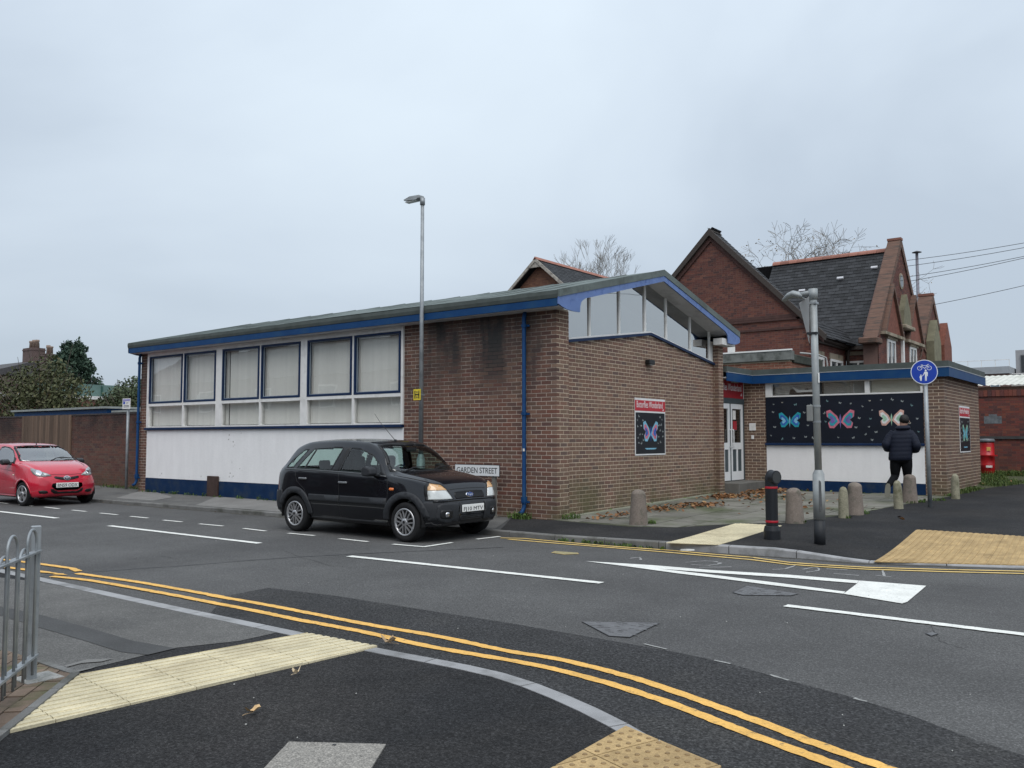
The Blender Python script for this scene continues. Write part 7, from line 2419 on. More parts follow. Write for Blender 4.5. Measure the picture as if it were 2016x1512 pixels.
# black plastic bollard with red bands and round face
p = G(1520, 1062, .12); bx, by = p.x, p.y; zb_ = hz(bx, by)
t = thing("black_bollard", (bx, by, zb_), "black plastic bollard with red bands and a round flat face at its head", "bollard")
blk = pmat("black_bollard_plastic", (.012, .014, .018), rough=.45, spec=.4, var=.15, vscale=9)
mb = MB(); mb.smooth = False
mb.lathe([(.118, 0), (.118, .13), (.103, .19), (.092, .20)], (bx, by, zb_), n=20); mb.build("base", blk, t, bevel=.006)
mb = MB(); mb.smooth = True; mb.lathe([(.087, .20), (.089, .86)], (bx, by, zb_), n=20, caps=False); mb.build("shaft", blk, t)
fd = Vector((.92, -.38, 0)).normalized()
mb = MB(); mb.smooth = True
hd = []
for i in range(9):
    a = math.pi/2*i/8
    hd.append((.091*math.cos(a)+.001, .86+.15*math.sin(a)))
mb.lathe(hd, (bx, by, zb_), n=20, caps=False); mb.build("head", blk, t)
cc = Vector((bx, by, zb_+.90))
sd_ = Vector((-fd.y, fd.x, 0))
def disc(c, r, th_, name, mat, par):
    mb = MB()
    pts = [c+sd_*r*math.cos(a)+Vector((0, 0, 1))*r*math.sin(a) for a in np.linspace(0, 6.283, 25)[:-1]]
    mb.prism(pts, fd*th_); return mb.build(name, mat, par)
disc(cc+fd*.02, .098, .085, "face_ring", blk, t)
disc(cc+fd*.106, .083, .004, "face_disc", pmat("dull_grey_disc", (.045, .048, .05), rough=.35), t)
redband = pmat("red_reflective_band", (.42, .015, .03), rough=.4)
for z in (.245, .735):
    mb = MB(); mb.smooth = True; mb.lathe([(.090, z), (.0915, z+.002), (.0915, z+.03), (.090, z+.032)], (bx, by, zb_), n=20, caps=False); mb.build("red_band", redband, t)
# grey lamp and sign post in front of the wing, seen from behind
p = G(1614, 1073, .1); gx, gy = p.x, p.y; zb_ = hz(gx, gy)
t = thing("sign_light_post", (gx, gy, zb_), "stout grey post with stepped base, lamp arm and the back of a road sign", "post")
mb = MB(); mb.smooth = True; mb.tube([(gx, gy, zb_-.05), (gx, gy, .45)], .076, 18); mb.build("black_base", bitum, t)
mb = MB(); mb.smooth = True; mb.tube([(gx, gy, .45), (gx, gy, 1.08)], .080, 18); mb.build("base_column", galv_pale, t)
mb = MB(); mb.smooth = True; mb.tube([(gx, gy, 1.08), (gx, gy, 1.14)], [.080, .052], 18, caps=False); mb.tube([(gx, gy, 1.13), (gx-.02, gy, 3.62)], .049, 16); mb.build("pole", galv_pale, t)
k = MB(); k.smooth = False
k.prism([(gx+.035, gy-.083, .56), (gx+.062, gy-.070, .60), (gx+.055, gy-.074, .98), (gx+.03, gy-.086, 1.0)], (.004, -.004, 0)); k.build("service_door_edge", pmat("door_gap", (.08, .085, .09), rough=.6), t)
gx2 = gx-.02
mb = MB(); mb.smooth = True; mb.tube([(gx2, gy, 3.55), (gx2, gy, 3.70)], .062, 14); mb.tube([(gx2, gy, 3.655), (gx2-.20, gy-.01, 3.63)], .036, 10); mb.tube([(gx2-.18, gy-.01, 3.60), (gx2-.02, gy, 3.53)], .010, 6); mb.build("bracket", galv_pale, t)
mb = MB(); mb.smooth = True
lh = [(gx2-.14, 3.63, .05, .035), (gx2-.20, 3.66, .075, .05), (gx2-.28, 3.685, .095, .05), (gx2-.36, 3.66, .085, .045), (gx2-.42, 3.615, .06, .03), (gx2-.45, 3.60, .015, .008)]
vs, fs = [], []
for (u, z, ry, rz) in lh:
    for q in range(12):
        a = 2*math.pi*q/12
        vs.append((u, gy+ry*math.cos(a), z-.03+rz*math.sin(a)))
for i in range(len(lh)-1):
    for q in range(12):
        q2 = (q+1) % 12
        fs.append((i*12+q, i*12+q2, (i+1)*12+q2, (i+1)*12+q))
fs.append(list(range(12))); fs.append([(len(lh)-1)*12+q for q in range(12)][::-1])
mb.add(vs, fs); mb.build("lamp_head", galv_pale, t)
# triangular sign seen edge-on from behind
sgn = thing("road_sign", (gx, gy, 2.9), "triangular road sign seen almost edge on from behind, clamped to the grey post", "sign")
sdir = Vector((.53, -.848, 0)).normalized(); sn = Vector((-sdir.y, sdir.x, 0))
q0 = Vector((gx2-.085, gy+.03, 0))
dn = Vector((-.95, .30, 0)).normalized()
pts = [q0+Vector((-.055, 0, 3.56))+dn*.0-sdir*.30, q0+Vector((-.055, 0, 3.56))+sdir*.30, q0+Vector((.01, 0, 2.93))]
mb = MB(); mb.prism(pts, dn*.006); mb.build("sign_plate", pmat("pale_sign_back", (.50, .50, .49), rough=.5, metal=.2, var=.1), sgn)
for z in (3.48, 3.05):
    MB().box(gx2-.085, gx2+.055, gy-.055, gy+.06, z, z+.03).build("clamp", bitum if z < 3.2 else galv, sgn)
# meter box and clip on the post
MB().box(gx-.13, gx-.045, gy-.06, gy+.05, 1.82, 2.05).build("feed_box", pmat("feed_box_grey", (.20, .205, .20), rough=.6), t, bevel=.008)
for z in (1.80, 2.02):
    mb = MB(); mb.lathe([(.056, 0), (.056, .025)], (gx-.007, gy, z), n=16); mb.build("strap", galv, t)
MB().box(gx+.038, gx+.046, gy-.045, gy-.005, 2.36, 2.50).build("sticker", plate_m, t)
# cycle and pedestrian route sign
p = G(1831, 1000, .22); qx, qy = p.x, p.y; zb_ = hz(qx, qy)
t = thing("cycle_route_sign", (qx, qy, zb_), "round blue sign with white bicycle, adult and child on a slim grey post", "sign")
topz = 2.66
mb = MB(); mb.smooth = True; mb.tube([(qx, qy, zb_-.05), (qx-.02, qy, topz+.1)], .040, 14); mb.build("post", galv, t)
sc = Vector((qx-.025, qy-.055, 2.895)); RS = .245
sX, sZ = Vector((.96, .28, 0)).normalized(), Vector((0, 0, 1)); sN = Vector((sX.y, -sX.x, 0))
def flat(name, pts, off, mat, par, th_=.002):
    mb = MB(); mb.prism([sc+sX*a+sZ*b+sN*off for a, b in pts], sN*th_); return mb.build(name, mat, par)
circ = lambda r, cx=0, cz=0, n=40: [(cx+r*math.cos(a), cz+r*math.sin(a)) for a in np.linspace(0, 6.2832, n+1)[:-1]]
signw = pmat("sign_face_white", (.72, .74, .78), rough=.4, var=.02)
signb = pmat("sign_face_blue", (.008, .045, .36), rough=.4, var=.06)
flat("sign_rim", circ(RS), 0, signw, t, .004)
flat("sign_face", circ(RS-.014), .0042, signb, t, .001)
MB().box(qx-.12, qx-.04, qy-.03, qy+.0, 2.62, 2.72).build("clamp", pmat("cream_clamp", (.4, .38, .3), rough=.6), t)
sym = MB()
def stroke(pts, w):
    for a, b in zip(pts[:-1], pts[1:]):
        a, b = Vector(a), Vector(b); d = (b-a); n = Vector((-d.y, d.x)).normalized()*w/2
        sym.prism([sc+sX*q.x+sZ*q.y+sN*.0054 for q in (a+n, b+n, b-n, a-n)], sN*.001)
for cx in (-.078, .092):
    c1 = circ(.040, cx, .078, 18); stroke(c1+[c1[0]], .009)
stroke([(-.078, .078), (-.035, .128), (.055, .128), (.012, .070), (-.045, .120)], .009)
stroke([(.092, .078), (.055, .128), (.062, .148), (.09, .152)], .009); stroke([(-.035, .128), (-.042, .142), (-.06, .142), (-.022, .142)], .009); stroke([(.0, .07), (.012, .07), (.025, .05)], .008)
so = sym.build("bicycle_symbol", signw, t, kind=None)
pe = MB()
def poly_(pts, mbx): mbx.prism([sc+sX*a+sZ*b+sN*.0054 for a, b in pts], sN*.001)
poly_(circ(.018, .028, .028, 14), pe)
poly_([(.005, .006), (.05, .006), (.066, -.01), (.062, -.085), (.050, -.085), (.048, -.03), (.045, -.075), (.042, -.175), (.030, -.175), (.027, -.09), (.022, -.175), (.010, -.175), (.012, -.06), (.008, -.03), (-.020, -.075), (-.028, -.068)], pe)
pe.build("adult_symbol", signw, t)
ch = MB()
poly_(circ(.013, -.062, -.062, 14), ch)
poly_([(-.078, -.078), (-.048, -.078), (-.028, -.066), (-.030, -.076), (-.044, -.095), (-.046, -.13), (-.050, -.175), (-.060, -.175), (-.062, -.135), (-.066, -.175), (-.076, -.175), (-.080, -.12), (-.088, -.10)], ch)
ch.build("child_symbol", signw, t)

# bow-top guard rail at the left edge
fp0 = Vector((-5.695, 2.575, 0)); fd_ = Vector((.77, -.64, 0)).normalized()
t = thing("guard_railing", (fp0.x, fp0.y, NZ), "galvanised hoop topped railing on the near footway at the left edge", "railing")
FZ = NZ+.012
MB().obox(fp0+Vector((-.02, -.05, FZ-.05)), (.044, -.016, 0), (.018, .054, 0), (0, 0, .995)).build("post", galv, t, bevel=.004)
MB().obox(fp0+fd_*2.3+Vector((-.02, -.05, FZ-.05)), (.044, -.016, 0), (.018, .054, 0), (0, 0, .995)).build("post", galv, t, bevel=.004)
mb = MB(); mb.prism([fp0+Vector((-.10, -.10, FZ)), fp0+Vector((.12, -.10, FZ)), fp0+Vector((.12, .12, FZ)), fp0+Vector((-.10, .12, FZ))], (0, 0, .012)); mb.build("post_footing", concrete, t)
for z in (.155, .79):
    MB().bar(fp0+fd_*.03+Vector((0, 0, FZ+z)), fp0+fd_*2.28+Vector((0, 0, FZ+z)), .045, .012 if z > .5 else .014).build("rail", galv, t)
sp = .088
for k in range(0, 6):
    for (i0, top) in ((4*k, .935), (4*k+1, .83)):
        a = fp0+fd_*(.10+i0*sp); b = fp0+fd_*(.10+(i0+2)*sp)
        r_ = sp
        c = (a+b)/2
        off = Vector((-fd_.y, fd_.x, 0))*(.008 if top > .9 else -.008)
        pts = [a+off+Vector((0, 0, FZ+.05))]+[a+off+Vector((0, 0, FZ+top-r_))]
        for q in range(1, 12):
            an = math.pi*(1-q/12)
            pts.append(c+off+fd_*r_*math.cos(an)+Vector((0, 0, FZ+top-r_+r_*math.sin(an))))
        pts += [b+off+Vector((0, 0, FZ+top-r_)), b+off+Vector((0, 0, FZ+.05))]
        mb = MB(); mb.smooth = True; mb.tube(pts, .0085, 8); mb.build("hoop_bar", galv, t)

# ------------------------------------------------------------------ posters and signs on the walls
poster_black = pmat("poster_black", (.012, .014, .019), rough=.45, spec=.35, var=.15, vscale=3)
mural_navy = pmat("mural_navy", (.006, .009, .018), rough=.5, spec=.3, var=.2, vscale=3)
poster_red = pmat("poster_red", (.46, .030, .045), rough=.5, var=.08)
print_white = pmat("print_white", (.70, .70, .70), rough=.5)
fly_m = [pmat("print_silver", (.30, .33, .33), rough=.6, var=.3, vscale=30), pmat("print_pale_teal", (.16, .27, .28), rough=.6, var=.3, vscale=30), pmat("print_cream", (.40, .38, .32), rough=.6, var=.3, vscale=30)]
pastel = [pmat("print_teal", (.02, .30, .36), rough=.5, var=.35, vscale=14), pmat("print_blue", (.03, .11, .42), rough=.5, var=.35, vscale=14), pmat("print_pink", (.55, .16, .22), rough=.5, var=.3, vscale=14), pmat("print_sky", (.20, .45, .60), rough=.5, var=.3, vscale=14), pmat("print_violet", (.16, .12, .36), rough=.5, var=.3, vscale=14), pmat("print_peach", (.60, .36, .30), rough=.5, var=.3, vscale=14), pmat("print_mint", (.30, .50, .36), rough=.5, var=.3, vscale=14)]
def wing_shape(s, ang, flip):
    P = [(0, -.15), (.25, .25), (.75, .62), (1.0, .50), (.92, .12), (.62, -.05), (.80, -.30), (.66, -.62), (.36, -.60), (.12, -.28)]
    out = []
    for x, y in P:
        x = -x if flip else x
        out.append((s*(x*math.cos(ang)-y*math.sin(ang)), s*(x*math.sin(ang)+y*math.cos(ang))))
    return out
class Print:
    """flat print on a wall: x along X, y up, n out of the wall"""
    def __init__(s, o, X, n): s.o, s.X, s.n = Vector(o), Vector(X), Vector(n)
    def p(s, a, b, d=0): return s.o+s.X*a+Vector((0, 0, b))+s.n*d
    def put(s, mb, pts, d, th=.0012): mb.prism([s.p(a, b, d) for a, b in pts], s.n*th)
def small_fly(P, mb, x, y, s, ang, d, rnd):
    for fl in (0, 1):
        k = rnd.uniform(.55, 1.0) if fl else 1.0
        P.put(mb, [(x+a*k, y+b) for a, b in wing_shape(s, ang, fl)], d)
def big_fly(P, par, x, y, s, cols, d, name="butterfly_print"):
    """large patterned butterfly, a plain printed motif"""
    o = None
    for i, (sc_, c_) in enumerate(((1.0, cols[0]), (.72, cols[1]), (.42, cols[2]))):
        mb = MB()
        for fl in (0, 1):
            w = wing_shape(s, .12 if not fl else -.12, fl)
            cx, cy = sum(a for a, _ in w)/len(w), sum(b for _, b in w)/len(w)
            P.put(mb, [(x+cx+(a-cx)*sc_, y+cy+(b-cy)*sc_) for a, b in w], d+i*.0013)
        if i == 0: o = mb.build(name, c_, par)
        else: mb.build("wing_pattern", c_, o)
    mb = MB(); P.put(mb, [(x-.035*s*2, y+.1*s), (x, y+.42*s), (x+.035*s*2, y+.1*s), (x, y-.6*s)], d+.004); mb.build("butterfly_body", cols[2], o)
    return o
rnd = random.Random(31)
# long mural board
mu = thing("mural_board", (-6.6, WV-.03, 1.47), "long dark mural board scattered with small pale butterflies below the strip windows", "mural")
MB().box(-8.495, -4.755, WV-.03, WV+.03, 1.466, 2.628).build("board", mural_navy, mu)
P_ = Print((-8.495, WV-.03, 1.466), (1, 0, 0), (0, -1, 0))
sets = [MB(), MB(), MB()]
W_, H_ = 3.74, 1.16
spots = []
for i in range(400):
    x, y = rnd.uniform(.08, W_-.08), rnd.uniform(.08, H_-.12)
    if any((x-a)**2+(y-b)**2 < .19**2 for a, b in spots): continue
    if any(abs(x-cx) < .33 and abs(y-.55) < .40 for cx in (.62, 1.87, 3.1)): continue
    spots.append((x, y))
for i, (x, y) in enumerate(spots):
    small_fly(P_, sets[rnd.choice((0, 0, 0, 1, 2))], x, y, rnd.uniform(.022, .040), rnd.uniform(-.7, .7), .0006, rnd)
for k, mb in enumerate(sets):
    mb.build("small_butterflies", fly_m[k], mu, kind="stuff")
big_fly(P_, mu, .62, .56, .30, (pastel[0], pastel[1], pastel[3]), .0006)
big_fly(P_, mu, 1.87, .56, .36, (pastel[2], pastel[0], pastel[4]), .0006)
big_fly(P_, mu, 3.05, .58, .30, (pastel[5], print_white, pastel[6]), .0006)
# posters: red header, black picture
def poster(name, label, o, X, n, w, h, seed, cols, title):
    t = thing(name, o, label, "poster", "butterfly posters on the brick walls")
    P = Print(o, X, n)
    mb = MB(); mb.prism([P.p(0, 0, .004), P.p(w, 0, .004), P.p(w, h, .004), P.p(0, h, .004)], Vector(n)*.012); mb.build("backing", print_white, t)
    hh = h*.19
    mb = MB(); P.put(mb, [(.0, h-hh-.04), (w, h-hh-.04), (w, h-.045), (0, h-.045)], .0162); mb.build("red_header", poster_red, t)
    mb = MB(); P.put(mb, [(.025, .03), (w-.025, .03), (w-.025, h-hh-.075), (.025, h-hh-.075)], .0162); mb.build("black_picture", poster_black, t)
    text("title", title, .12, print_white, t, P.p(w/2-.02, h-hh+.03, .0180), X, (0, 0, 1), depth=.0016, width=w*.86, height=hh*.62)
    mb = MB(); small_fly(P, mb, w-.10, h-hh-.005, .035, .3, .0176, random.Random(1)); mb.build("logo_butterfly", print_white, t)
    r2 = random.Random(seed)
    mb = MB(); pts = []
    for i in range(300):
        x, y = r2.uniform(.08, w-.08), r2.uniform(.25, h-hh-.14)
        if abs(x-w/2) < w*.24 or any((x-a)**2+(y-b)**2 < .10**2 for a, b in pts): continue
        pts.append((x, y)); small_fly(P, mb, x, y, r2.uniform(.022, .036), r2.uniform(-.7, .7), .0176, r2)
        if len(pts) > 24: break
    mb.build("small_butterflies", fly_m[0], t, kind="stuff")
    big_fly(P, t, w/2, h*.40, w*.26, cols, .0176)
    mb = MB(); P.put(mb, [(w*.30, h*.125), (w*.70, h*.125), (w*.64, h*.10), (w*.36, h*.10)], .0176); mb.build("printed_ground", pastel[3], t)
    return t
poster("poster", "white edged poster with red Butterflies Wonderland header on the gable wall", (UG, 15.93, 1.225), (0, 1, 0), (1, 0, 0), 1.33, 1.20, 3, (pastel[3], pastel[2], pastel[1]), "Butterflies Wonderland")
poster("poster", "matching poster with red Butterflies Wonderland header on the low wing end wall", (WU1, 23.40, 1.235), (0, 1, 0), (1, 0, 0), 1.27, 1.14, 4, (pastel[6], pastel[0], pastel[3]), "Butterflies Wonderland")
# red shop sign over the doors
t = thing("shop_sign", (DU, 20.9, 2.6), "red shop sign reading Butterflies Wonderland above the white doors, half hidden", "sign")
MB().box(DU-.05, DU+.012, 20.10, WV-.075, 2.602, 3.04).build("panel", pmat("shop_sign_red", (.30, .012, .022), rough=.45, var=.12), t)
MB().box(DU-.05, DU+.016, WV-.074, WV-.045, 2.602, 3.04).build("edge_strip", white_wood, t)
text("sign_lettering", "Butterflies Wonderland", .2, print_white, t, (DU+.0135, 20.83, 2.79), (0, 1, 0), (0, 0, 1), depth=.002, width=1.55, height=.18)
P_ = Print((DU+.012, 21.58, 2.64), (0, 1, 0), (1, 0, 0))
mb = MB(); small_fly(P_, mb, .02, .06, .05, .5, .001, random.Random(2)); mb.build("logo_butterfly", print_white, t)
MB().box(DU+.02, DU+.09, 20.95, 21.25, 2.99, 3.05).build("sign_light", pmat("dull_fitting", (.25, .25, .25), rough=.5), t)
# ------------------------------------------------------------------ jogging person seen from behind
p = G(1772, 988, .235)
PB = Vector((-4.74, 19.62, hz(-4.74, 19.62)+.012))
pr = thing("person", PB, "person jogging away in a dark navy padded jacket, black trousers and pale soled shoes", "person", rotz=RAD(13.6))
pr.scale = (1.03, 1.0, 1.03)
skin_m = pmat("skin", (.28, .16, .115), rough=.6, var=.06)
navy = pmat("navy_padded_cloth", (.007, .010, .022), rough=.7, spec=.25, var=.2, vscale=18, bump=.003, bscale=45)
blackc = pmat("black_cloth", (.006, .0065, .008), rough=.85, spec=.15, var=.2, vscale=20)
hair_m = pmat("black_hair", (.007, .006, .006), rough=.6, var=.3, vscale=60, bump=.004, bscale=90)
def skinned(name, verts, edges, radii, mat, parent, sub=2, root=0):
    me = bpy.data.meshes.new(name)
    me.from_pydata([tuple(v) for v in verts], edges, [])
    o = bpy.data.objects.new(name, me); COL.objects.link(o)
    if parent: o.parent = parent
    m = o.modifiers.new("skin", 'SKIN'); m.use_smooth_shade = True
    if not me.skin_vertices: me.skin_vertices.new()
    for i, r_ in enumerate(radii):
        sv = me.skin_vertices[0].data[i]
        sv.radius = r_ if isinstance(r_, tuple) else (r_, r_)
        sv.use_root = (i == root)
    s = o.modifiers.new("sub", 'SUBSURF'); s.levels = s.render_levels = sub
    me.materials.append(mat)
    return o
BV_ = [(0, 0, .93), (.01, .02, 1.10), (.02, .05, 1.30), (.03, .07, 1.43), (.05, .10, 1.51), (.07, .13, 1.60), (.08, .15, 1.68),
       (.10, 0, .88), (.11, .09, .50), (.10, .02, .10), (.11, .17, .045),
       (-.10, 0, .88), (-.12, .05, .50), (-.25, -.26, .33), (-.255, -.285, .27),
       (.17, .05, 1.38), (.29, -.05, 1.14), (.20, .20, 1.04), (.17, .27, 1.04),
       (-.12, .05, 1.38), (-.27, -.03, 1.16), (-.17, .21, 1.07), (-.14, .28, 1.07)]
BE_ = [(0, 1), (1, 2), (2, 3), (3, 4), (4, 5), (5, 6), (0, 7), (7, 8), (8, 9), (9, 10), (0, 11), (11, 12), (12, 13), (13, 14), (3, 15), (15, 16), (16, 17), (17, 18), (3, 19), (19, 20), (20, 21), (21, 22)]
BR_ = [(.15, .11), (.13, .10), (.15, .11), (.09, .08), .055, .085, .085, .085, .058, .04, .035, .085, .058, .04, .03, .045, .04, .03, .028, .045, .04, .03, .028]
skinned("body", BV_, BE_, BR_, skin_m, pr)
# head detail and hair
mb = MB(); mb.smooth = True
vs, fs = [], []
nu_, nv_ = 20, 13
for i in range(nv_+1):
    th_ = math.pi*i/nv_
    for j in range(nu_):
        a = 2*math.pi*j/nu_
        x, y, z = math.sin(th_)*math.cos(a), math.sin(th_)*math.sin(a), math.cos(th_)
        w = 1+.05*math.sin(7*a+3*th_)+.04*math.sin(13*a)
        yy = y*.108*w
        if y > 0 and z < .25: yy *= .62
        vs.append((.08+x*.092*w, .135+yy-.006, 1.665+z*(.118 if z > 0 else .085)*w))
for i in range(nv_):
    for j in range(nu_):
        j2 = (j+1) % nu_
        fs.append((i*nu_+j, (i+1)*nu_+j, (i+1)*nu_+j2, i*nu_+j2))
mb.add(vs, fs); mb.build("hair", hair_m, pr, world=False)
for sx_ in (-1, 1):
    mb = MB(); mb.smooth = True
    mb.lathe([(.004, 0), (.026, .003), (.03, .010), (.018, .016), (.004, .016)], (.08+sx_*.088, .165, 1.63), n=10, axis='x'); mb.build("ear", skin_m, pr, world=False)
mb = MB(); mb.prism([(.068, .232, 1.66), (.092, .232, 1.66), (.10, .262, 1.615), (.06, .262, 1.615)], (0, -.03, -.008)); mb.build("nose", skin_m, pr, world=False, bevel=.006)
for sx_ in (-.032, .032):
    mb = MB(); mb.lathe([(.002, 0), (.012, .004), (.002, .008)], (.08+sx_, .226, 1.665), n=8, axis='y'); mb.build("eye", black_ink, pr, world=False)
MB().box(.055, .105, .222, .232, 1.585, 1.594).build("mouth", pmat("lip", (.2, .08, .07)), pr, world=False)
# jacket: quilted torso rings and sleeves
mb = MB(); mb.smooth = True
def rings(mb, R_, n=26, caps=(True, True)):
    vs, fs = [], []
    for (c, rx, ry, tilt) in R_:
        for k in range(n):
            a = 2*math.pi*k/n
            ex = .78
            cx_, sy_ = math.cos(a), math.sin(a)
            x = math.copysign(abs(cx_)**ex, cx_)*rx; y = math.copysign(abs(sy_)**ex, sy_)*ry
            vs.append((c[0]+x, c[1]+y, c[2]+tilt*x))
    m = len(R_)
    for i in range(m-1):
        for k in range(n):
            k2 = (k+1) % n
            fs.append((i*n+k, i*n+k2, (i+1)*n+k2, (i+1)*n+k))
    if caps[0]: fs.append(list(range(n))[::-1])
    if caps[1]: fs.append([(m-1)*n+k for k in range(n)])
    mb.add(vs, fs)
prof = [(.845, .190, .135), (.85, .212, .152), (.93, .222, .165), (1.02, .218, .165), (1.12, .222, .168), (1.22, .232, .17), (1.31, .24, .168), (1.38, .232, .155), (1.43, .195, .14), (1.465, .145, .125), (1.49, .115, .11)]
T_ = []
for i in range(60):
    t_ = i/59*(len(prof)-1); k = min(int(t_), len(prof)-2); f_ = t_-k
    z = prof[k][0]+(prof[k+1][0]-prof[k][0])*f_; rx = prof[k][1]+(prof[k+1][1]-prof[k][1])*f_; ry = prof[k][2]+(prof[k+1][2]-prof[k][2])*f_
    q = .005*abs(math.sin((z-.85)/.085*math.pi))
    c = (-.02+.07*max(0, (z-.85)/.65), .0+.09*max(0, (z-.9)/.6), z)
    T_.append((c, rx+q, ry+q, .03))
rings(mb, T_)
def sleeve(pts, rad):
    P = [Vector(a) for a in pts]
    out, rr_ = [], []
    for i in range(len(P)-1):
        for k in range(10):
            t_ = k/10
            out.append(P[i].lerp(P[i+1], t_)); r_ = rad[i]+(rad[i+1]-rad[i])*t_
            rr_.append(r_+.005*abs(math.sin((i*10+k)*.9)))
    out.append(P[-1]); rr_.append(rad[-1]*.85)
    mb.tube(out, rr_, 14)
sleeve([(.16, .06, 1.405), (.235, .02, 1.30), (.295, -.05, 1.14), (.275, .05, 1.07), (.20, .20, 1.045)], [.085, .088, .083, .078, .055])
sleeve([(-.12, .06, 1.405), (-.205, .03, 1.30), (-.275, -.04, 1.16), (-.25, .06, 1.09), (-.17, .21, 1.07)], [.085, .088, .083, .078, .055])
mb.build("jacket", navy, pr, world=False)
mb = MB(); mb.smooth = True
hd = []
for i in range(15):
    a = math.pi*i/14
    hd.append(((.05, .075-.035*math.sin(a), 1.445+.075*(1-math.cos(a))*.75), .06+.085*math.sin(a), .05+.075*math.sin(a), .05))
rings(mb, hd, 22); mb.build("hood", navy, pr, world=False)
mb = MB(); mb.smooth = True
def leg(pts, rad):
    P = smooth3(pts, 6); rr_ = np.interp(np.linspace(0, len(rad)-1, len(P)), range(len(rad)), rad)
    mb.tube(P, list(rr_), 16)
def smooth3(pts, k):
    P = [Vector(p) for p in pts]; P = [2*P[0]-P[1]]+P+[2*P[-1]-P[-2]]; out = []
    for i in range(1, len(P)-2):
        for q in range(k):
            t = q/k; p0, p1, p2, p3 = P[i-1:i+3]
            out.append(.5*((2*p1)+(p2-p0)*t+(2*p0-5*p1+4*p2-p3)*t*t+(3*p1-p0-3*p2+p3)*t**3))
    return out+[P[-2]]
leg([(.085, 0, .92), (.105, .03, .72), (.11, .085, .50), (.105, .05, .30), (.10, .02, .12)], [.125, .105, .075, .070, .060])
leg([(-.085, 0, .92), (-.11, .03, .70), (-.125, .045, .52), (-.18, -.10, .43), (-.245, -.25, .345)], [.125, .105, .078, .070, .058])
rings(mb, [((0, 0, .80), .17, .125, 0), ((0, 0, .90), .19, .14, 0), ((0, 0, .96), .18, .135, 0)], 22)
mb.build("trousers", blackc, pr, world=False)
shoe_u = pmat("olive_shoe", (.05, .052, .038), rough=.8, var=.2)
sole_m = pmat("pale_sole", (.24, .23, .19), rough=.7, var=.1)
def shoe(heel, toe, up):
    h_, t_, u_ = Vector(heel), Vector(toe), Vector(up).normalized()
    d = (t_-h_).normalized(); s_ = d.cross(u_).normalized(); u_ = s_.cross(d).normalized()
    L_ = (t_-h_).length
    def sec(f): return .030+.016*math.sin(min(f*1.25, 1)*math.pi*.75)
    m1 = MB(); m1.smooth = True
    vs, fs = [], []
    n = 12
    prof_ = [(0, .055), (.06, .085), (.2, .098), (.4, .085), (.6, .062), (.8, .050), (.95, .038), (1, .02)]
    for f, hh in prof_:
        w_ = sec(f) if f < .9 else sec(f)*(.75 if f < .97 else .4)
        for k in range(n):
            a = 2*math.pi*k/n
            vs.append(h_+d*f*L_+s_*w_*math.cos(a)+u_*(hh/2+.018+hh/2*math.sin(a)))
    for i in range(len(prof_)-1):
        for k in range(n):
            k2 = (k+1) % n
            fs.append((i*n+k, i*n+k2, (i+1)*n+k2, (i+1)*n+k))
    fs += [list(range(n))[::-1], [(len(prof_)-1)*n+k for k in range(n)]]
    m1.add(vs, fs); so_ = m1.build("shoe", shoe_u, pr, world=False)
    m2 = MB()
    out = []
    for f in (0, .1, .3, .5, .7, .9, 1): out.append(h_+d*f*L_+s_*(sec(f)+.006)*(1 if .05 < f < .95 else .6))
    for f in (1, .9, .7, .5, .3, .1, 0): out.append(h_+d*f*L_-s_*(sec(f)+.006)*(1 if .05 < f < .95 else .6))
    m2.prism(out, u_*.026); m2.build("sole", sole_m, so_, world=False)
shoe((.10, -.06, .0), (.115, .22, .0), (0, 0, 1))
shoe((-.255, -.335, .375), (-.275, -.30, .10), (.15, 1, 0))
# hands: palm and five curled fingers each
def hand(wr, fwd, side):
    w = Vector(wr); f = Vector(fwd).normalized(); dn = Vector((0, 0, -1)); s_ = f.cross(dn).normalized()*side
    V_, E_, R_ = [w, w+f*.05], [(0, 1)], [(.018, .026), (.016, .032)]
    for k, (o_, L_) in enumerate(((-.026, .066), (-.009, .074), (.009, .070), (.025, .056))):
        b = len(V_)
        base = w+f*.075+dn*o_
        V_ += [base, base+f*L_*.45-s_*.012, base+f*L_*.45-s_*.012-s_*L_*.4, base+f*L_*.10-s_*L_*.62]
        E_ += [(1, b), (b, b+1), (b+1, b+2), (b+2, b+3)]; R_ += [.0095, .009, .0085, .0075]
    b = len(V_)
    V_ += [w+f*.03-dn*.028, w+f*.06-dn*.042-s_*.015, w+f*.08-dn*.036-s_*.035]; E_ += [(0, b), (b, b+1), (b+1, b+2)]; R_ += [.012, .0105, .009]
    skinned("hand", V_, E_, R_, skin_m, pr, sub=1)
hand((.20, .205, 1.045), (-.25, .9, .05), 1)
hand((-.165, .215, 1.07), (.25, .9, .05), -1)

# ------------------------------------------------------------------ grass, weeds, leaves, chips
grass_m = leafmat("grass_blade", (.030, .055, .012), (.085, .125, .03), (.16, .17, .06))
weed_m = leafmat("weed_leaf", (.035, .07, .015), (.10, .16, .04), (.14, .16, .06))
dead_m = leafmat("fallen_leaf", (.10, .045, .022), (.26, .13, .055), (.42, .28, .13))
verge = [(-4.28, 21.83)]+[verge_line[0]]+verge_line[1:5]+[(-1.6, 27.4), (2, 31), (2, 29.4), (-5.3, 29.4), (-4.28, 26.1)]
def vz(x, y):
    q, d = Vector((x, y)), 9.0
    for a, b in zip(verge_line[:6], verge_line[1:7]):
        a, b = Vector(a), Vector(b); t_ = min(max((q-a).dot(b-a)/(b-a).length_squared, 0), 1); d = min(d, (q-a.lerp(b, t_)).length)
    return hz(x, y)+.009+.12*sstep(.05, 1.3, d)*sstep(22.0, 26, y)
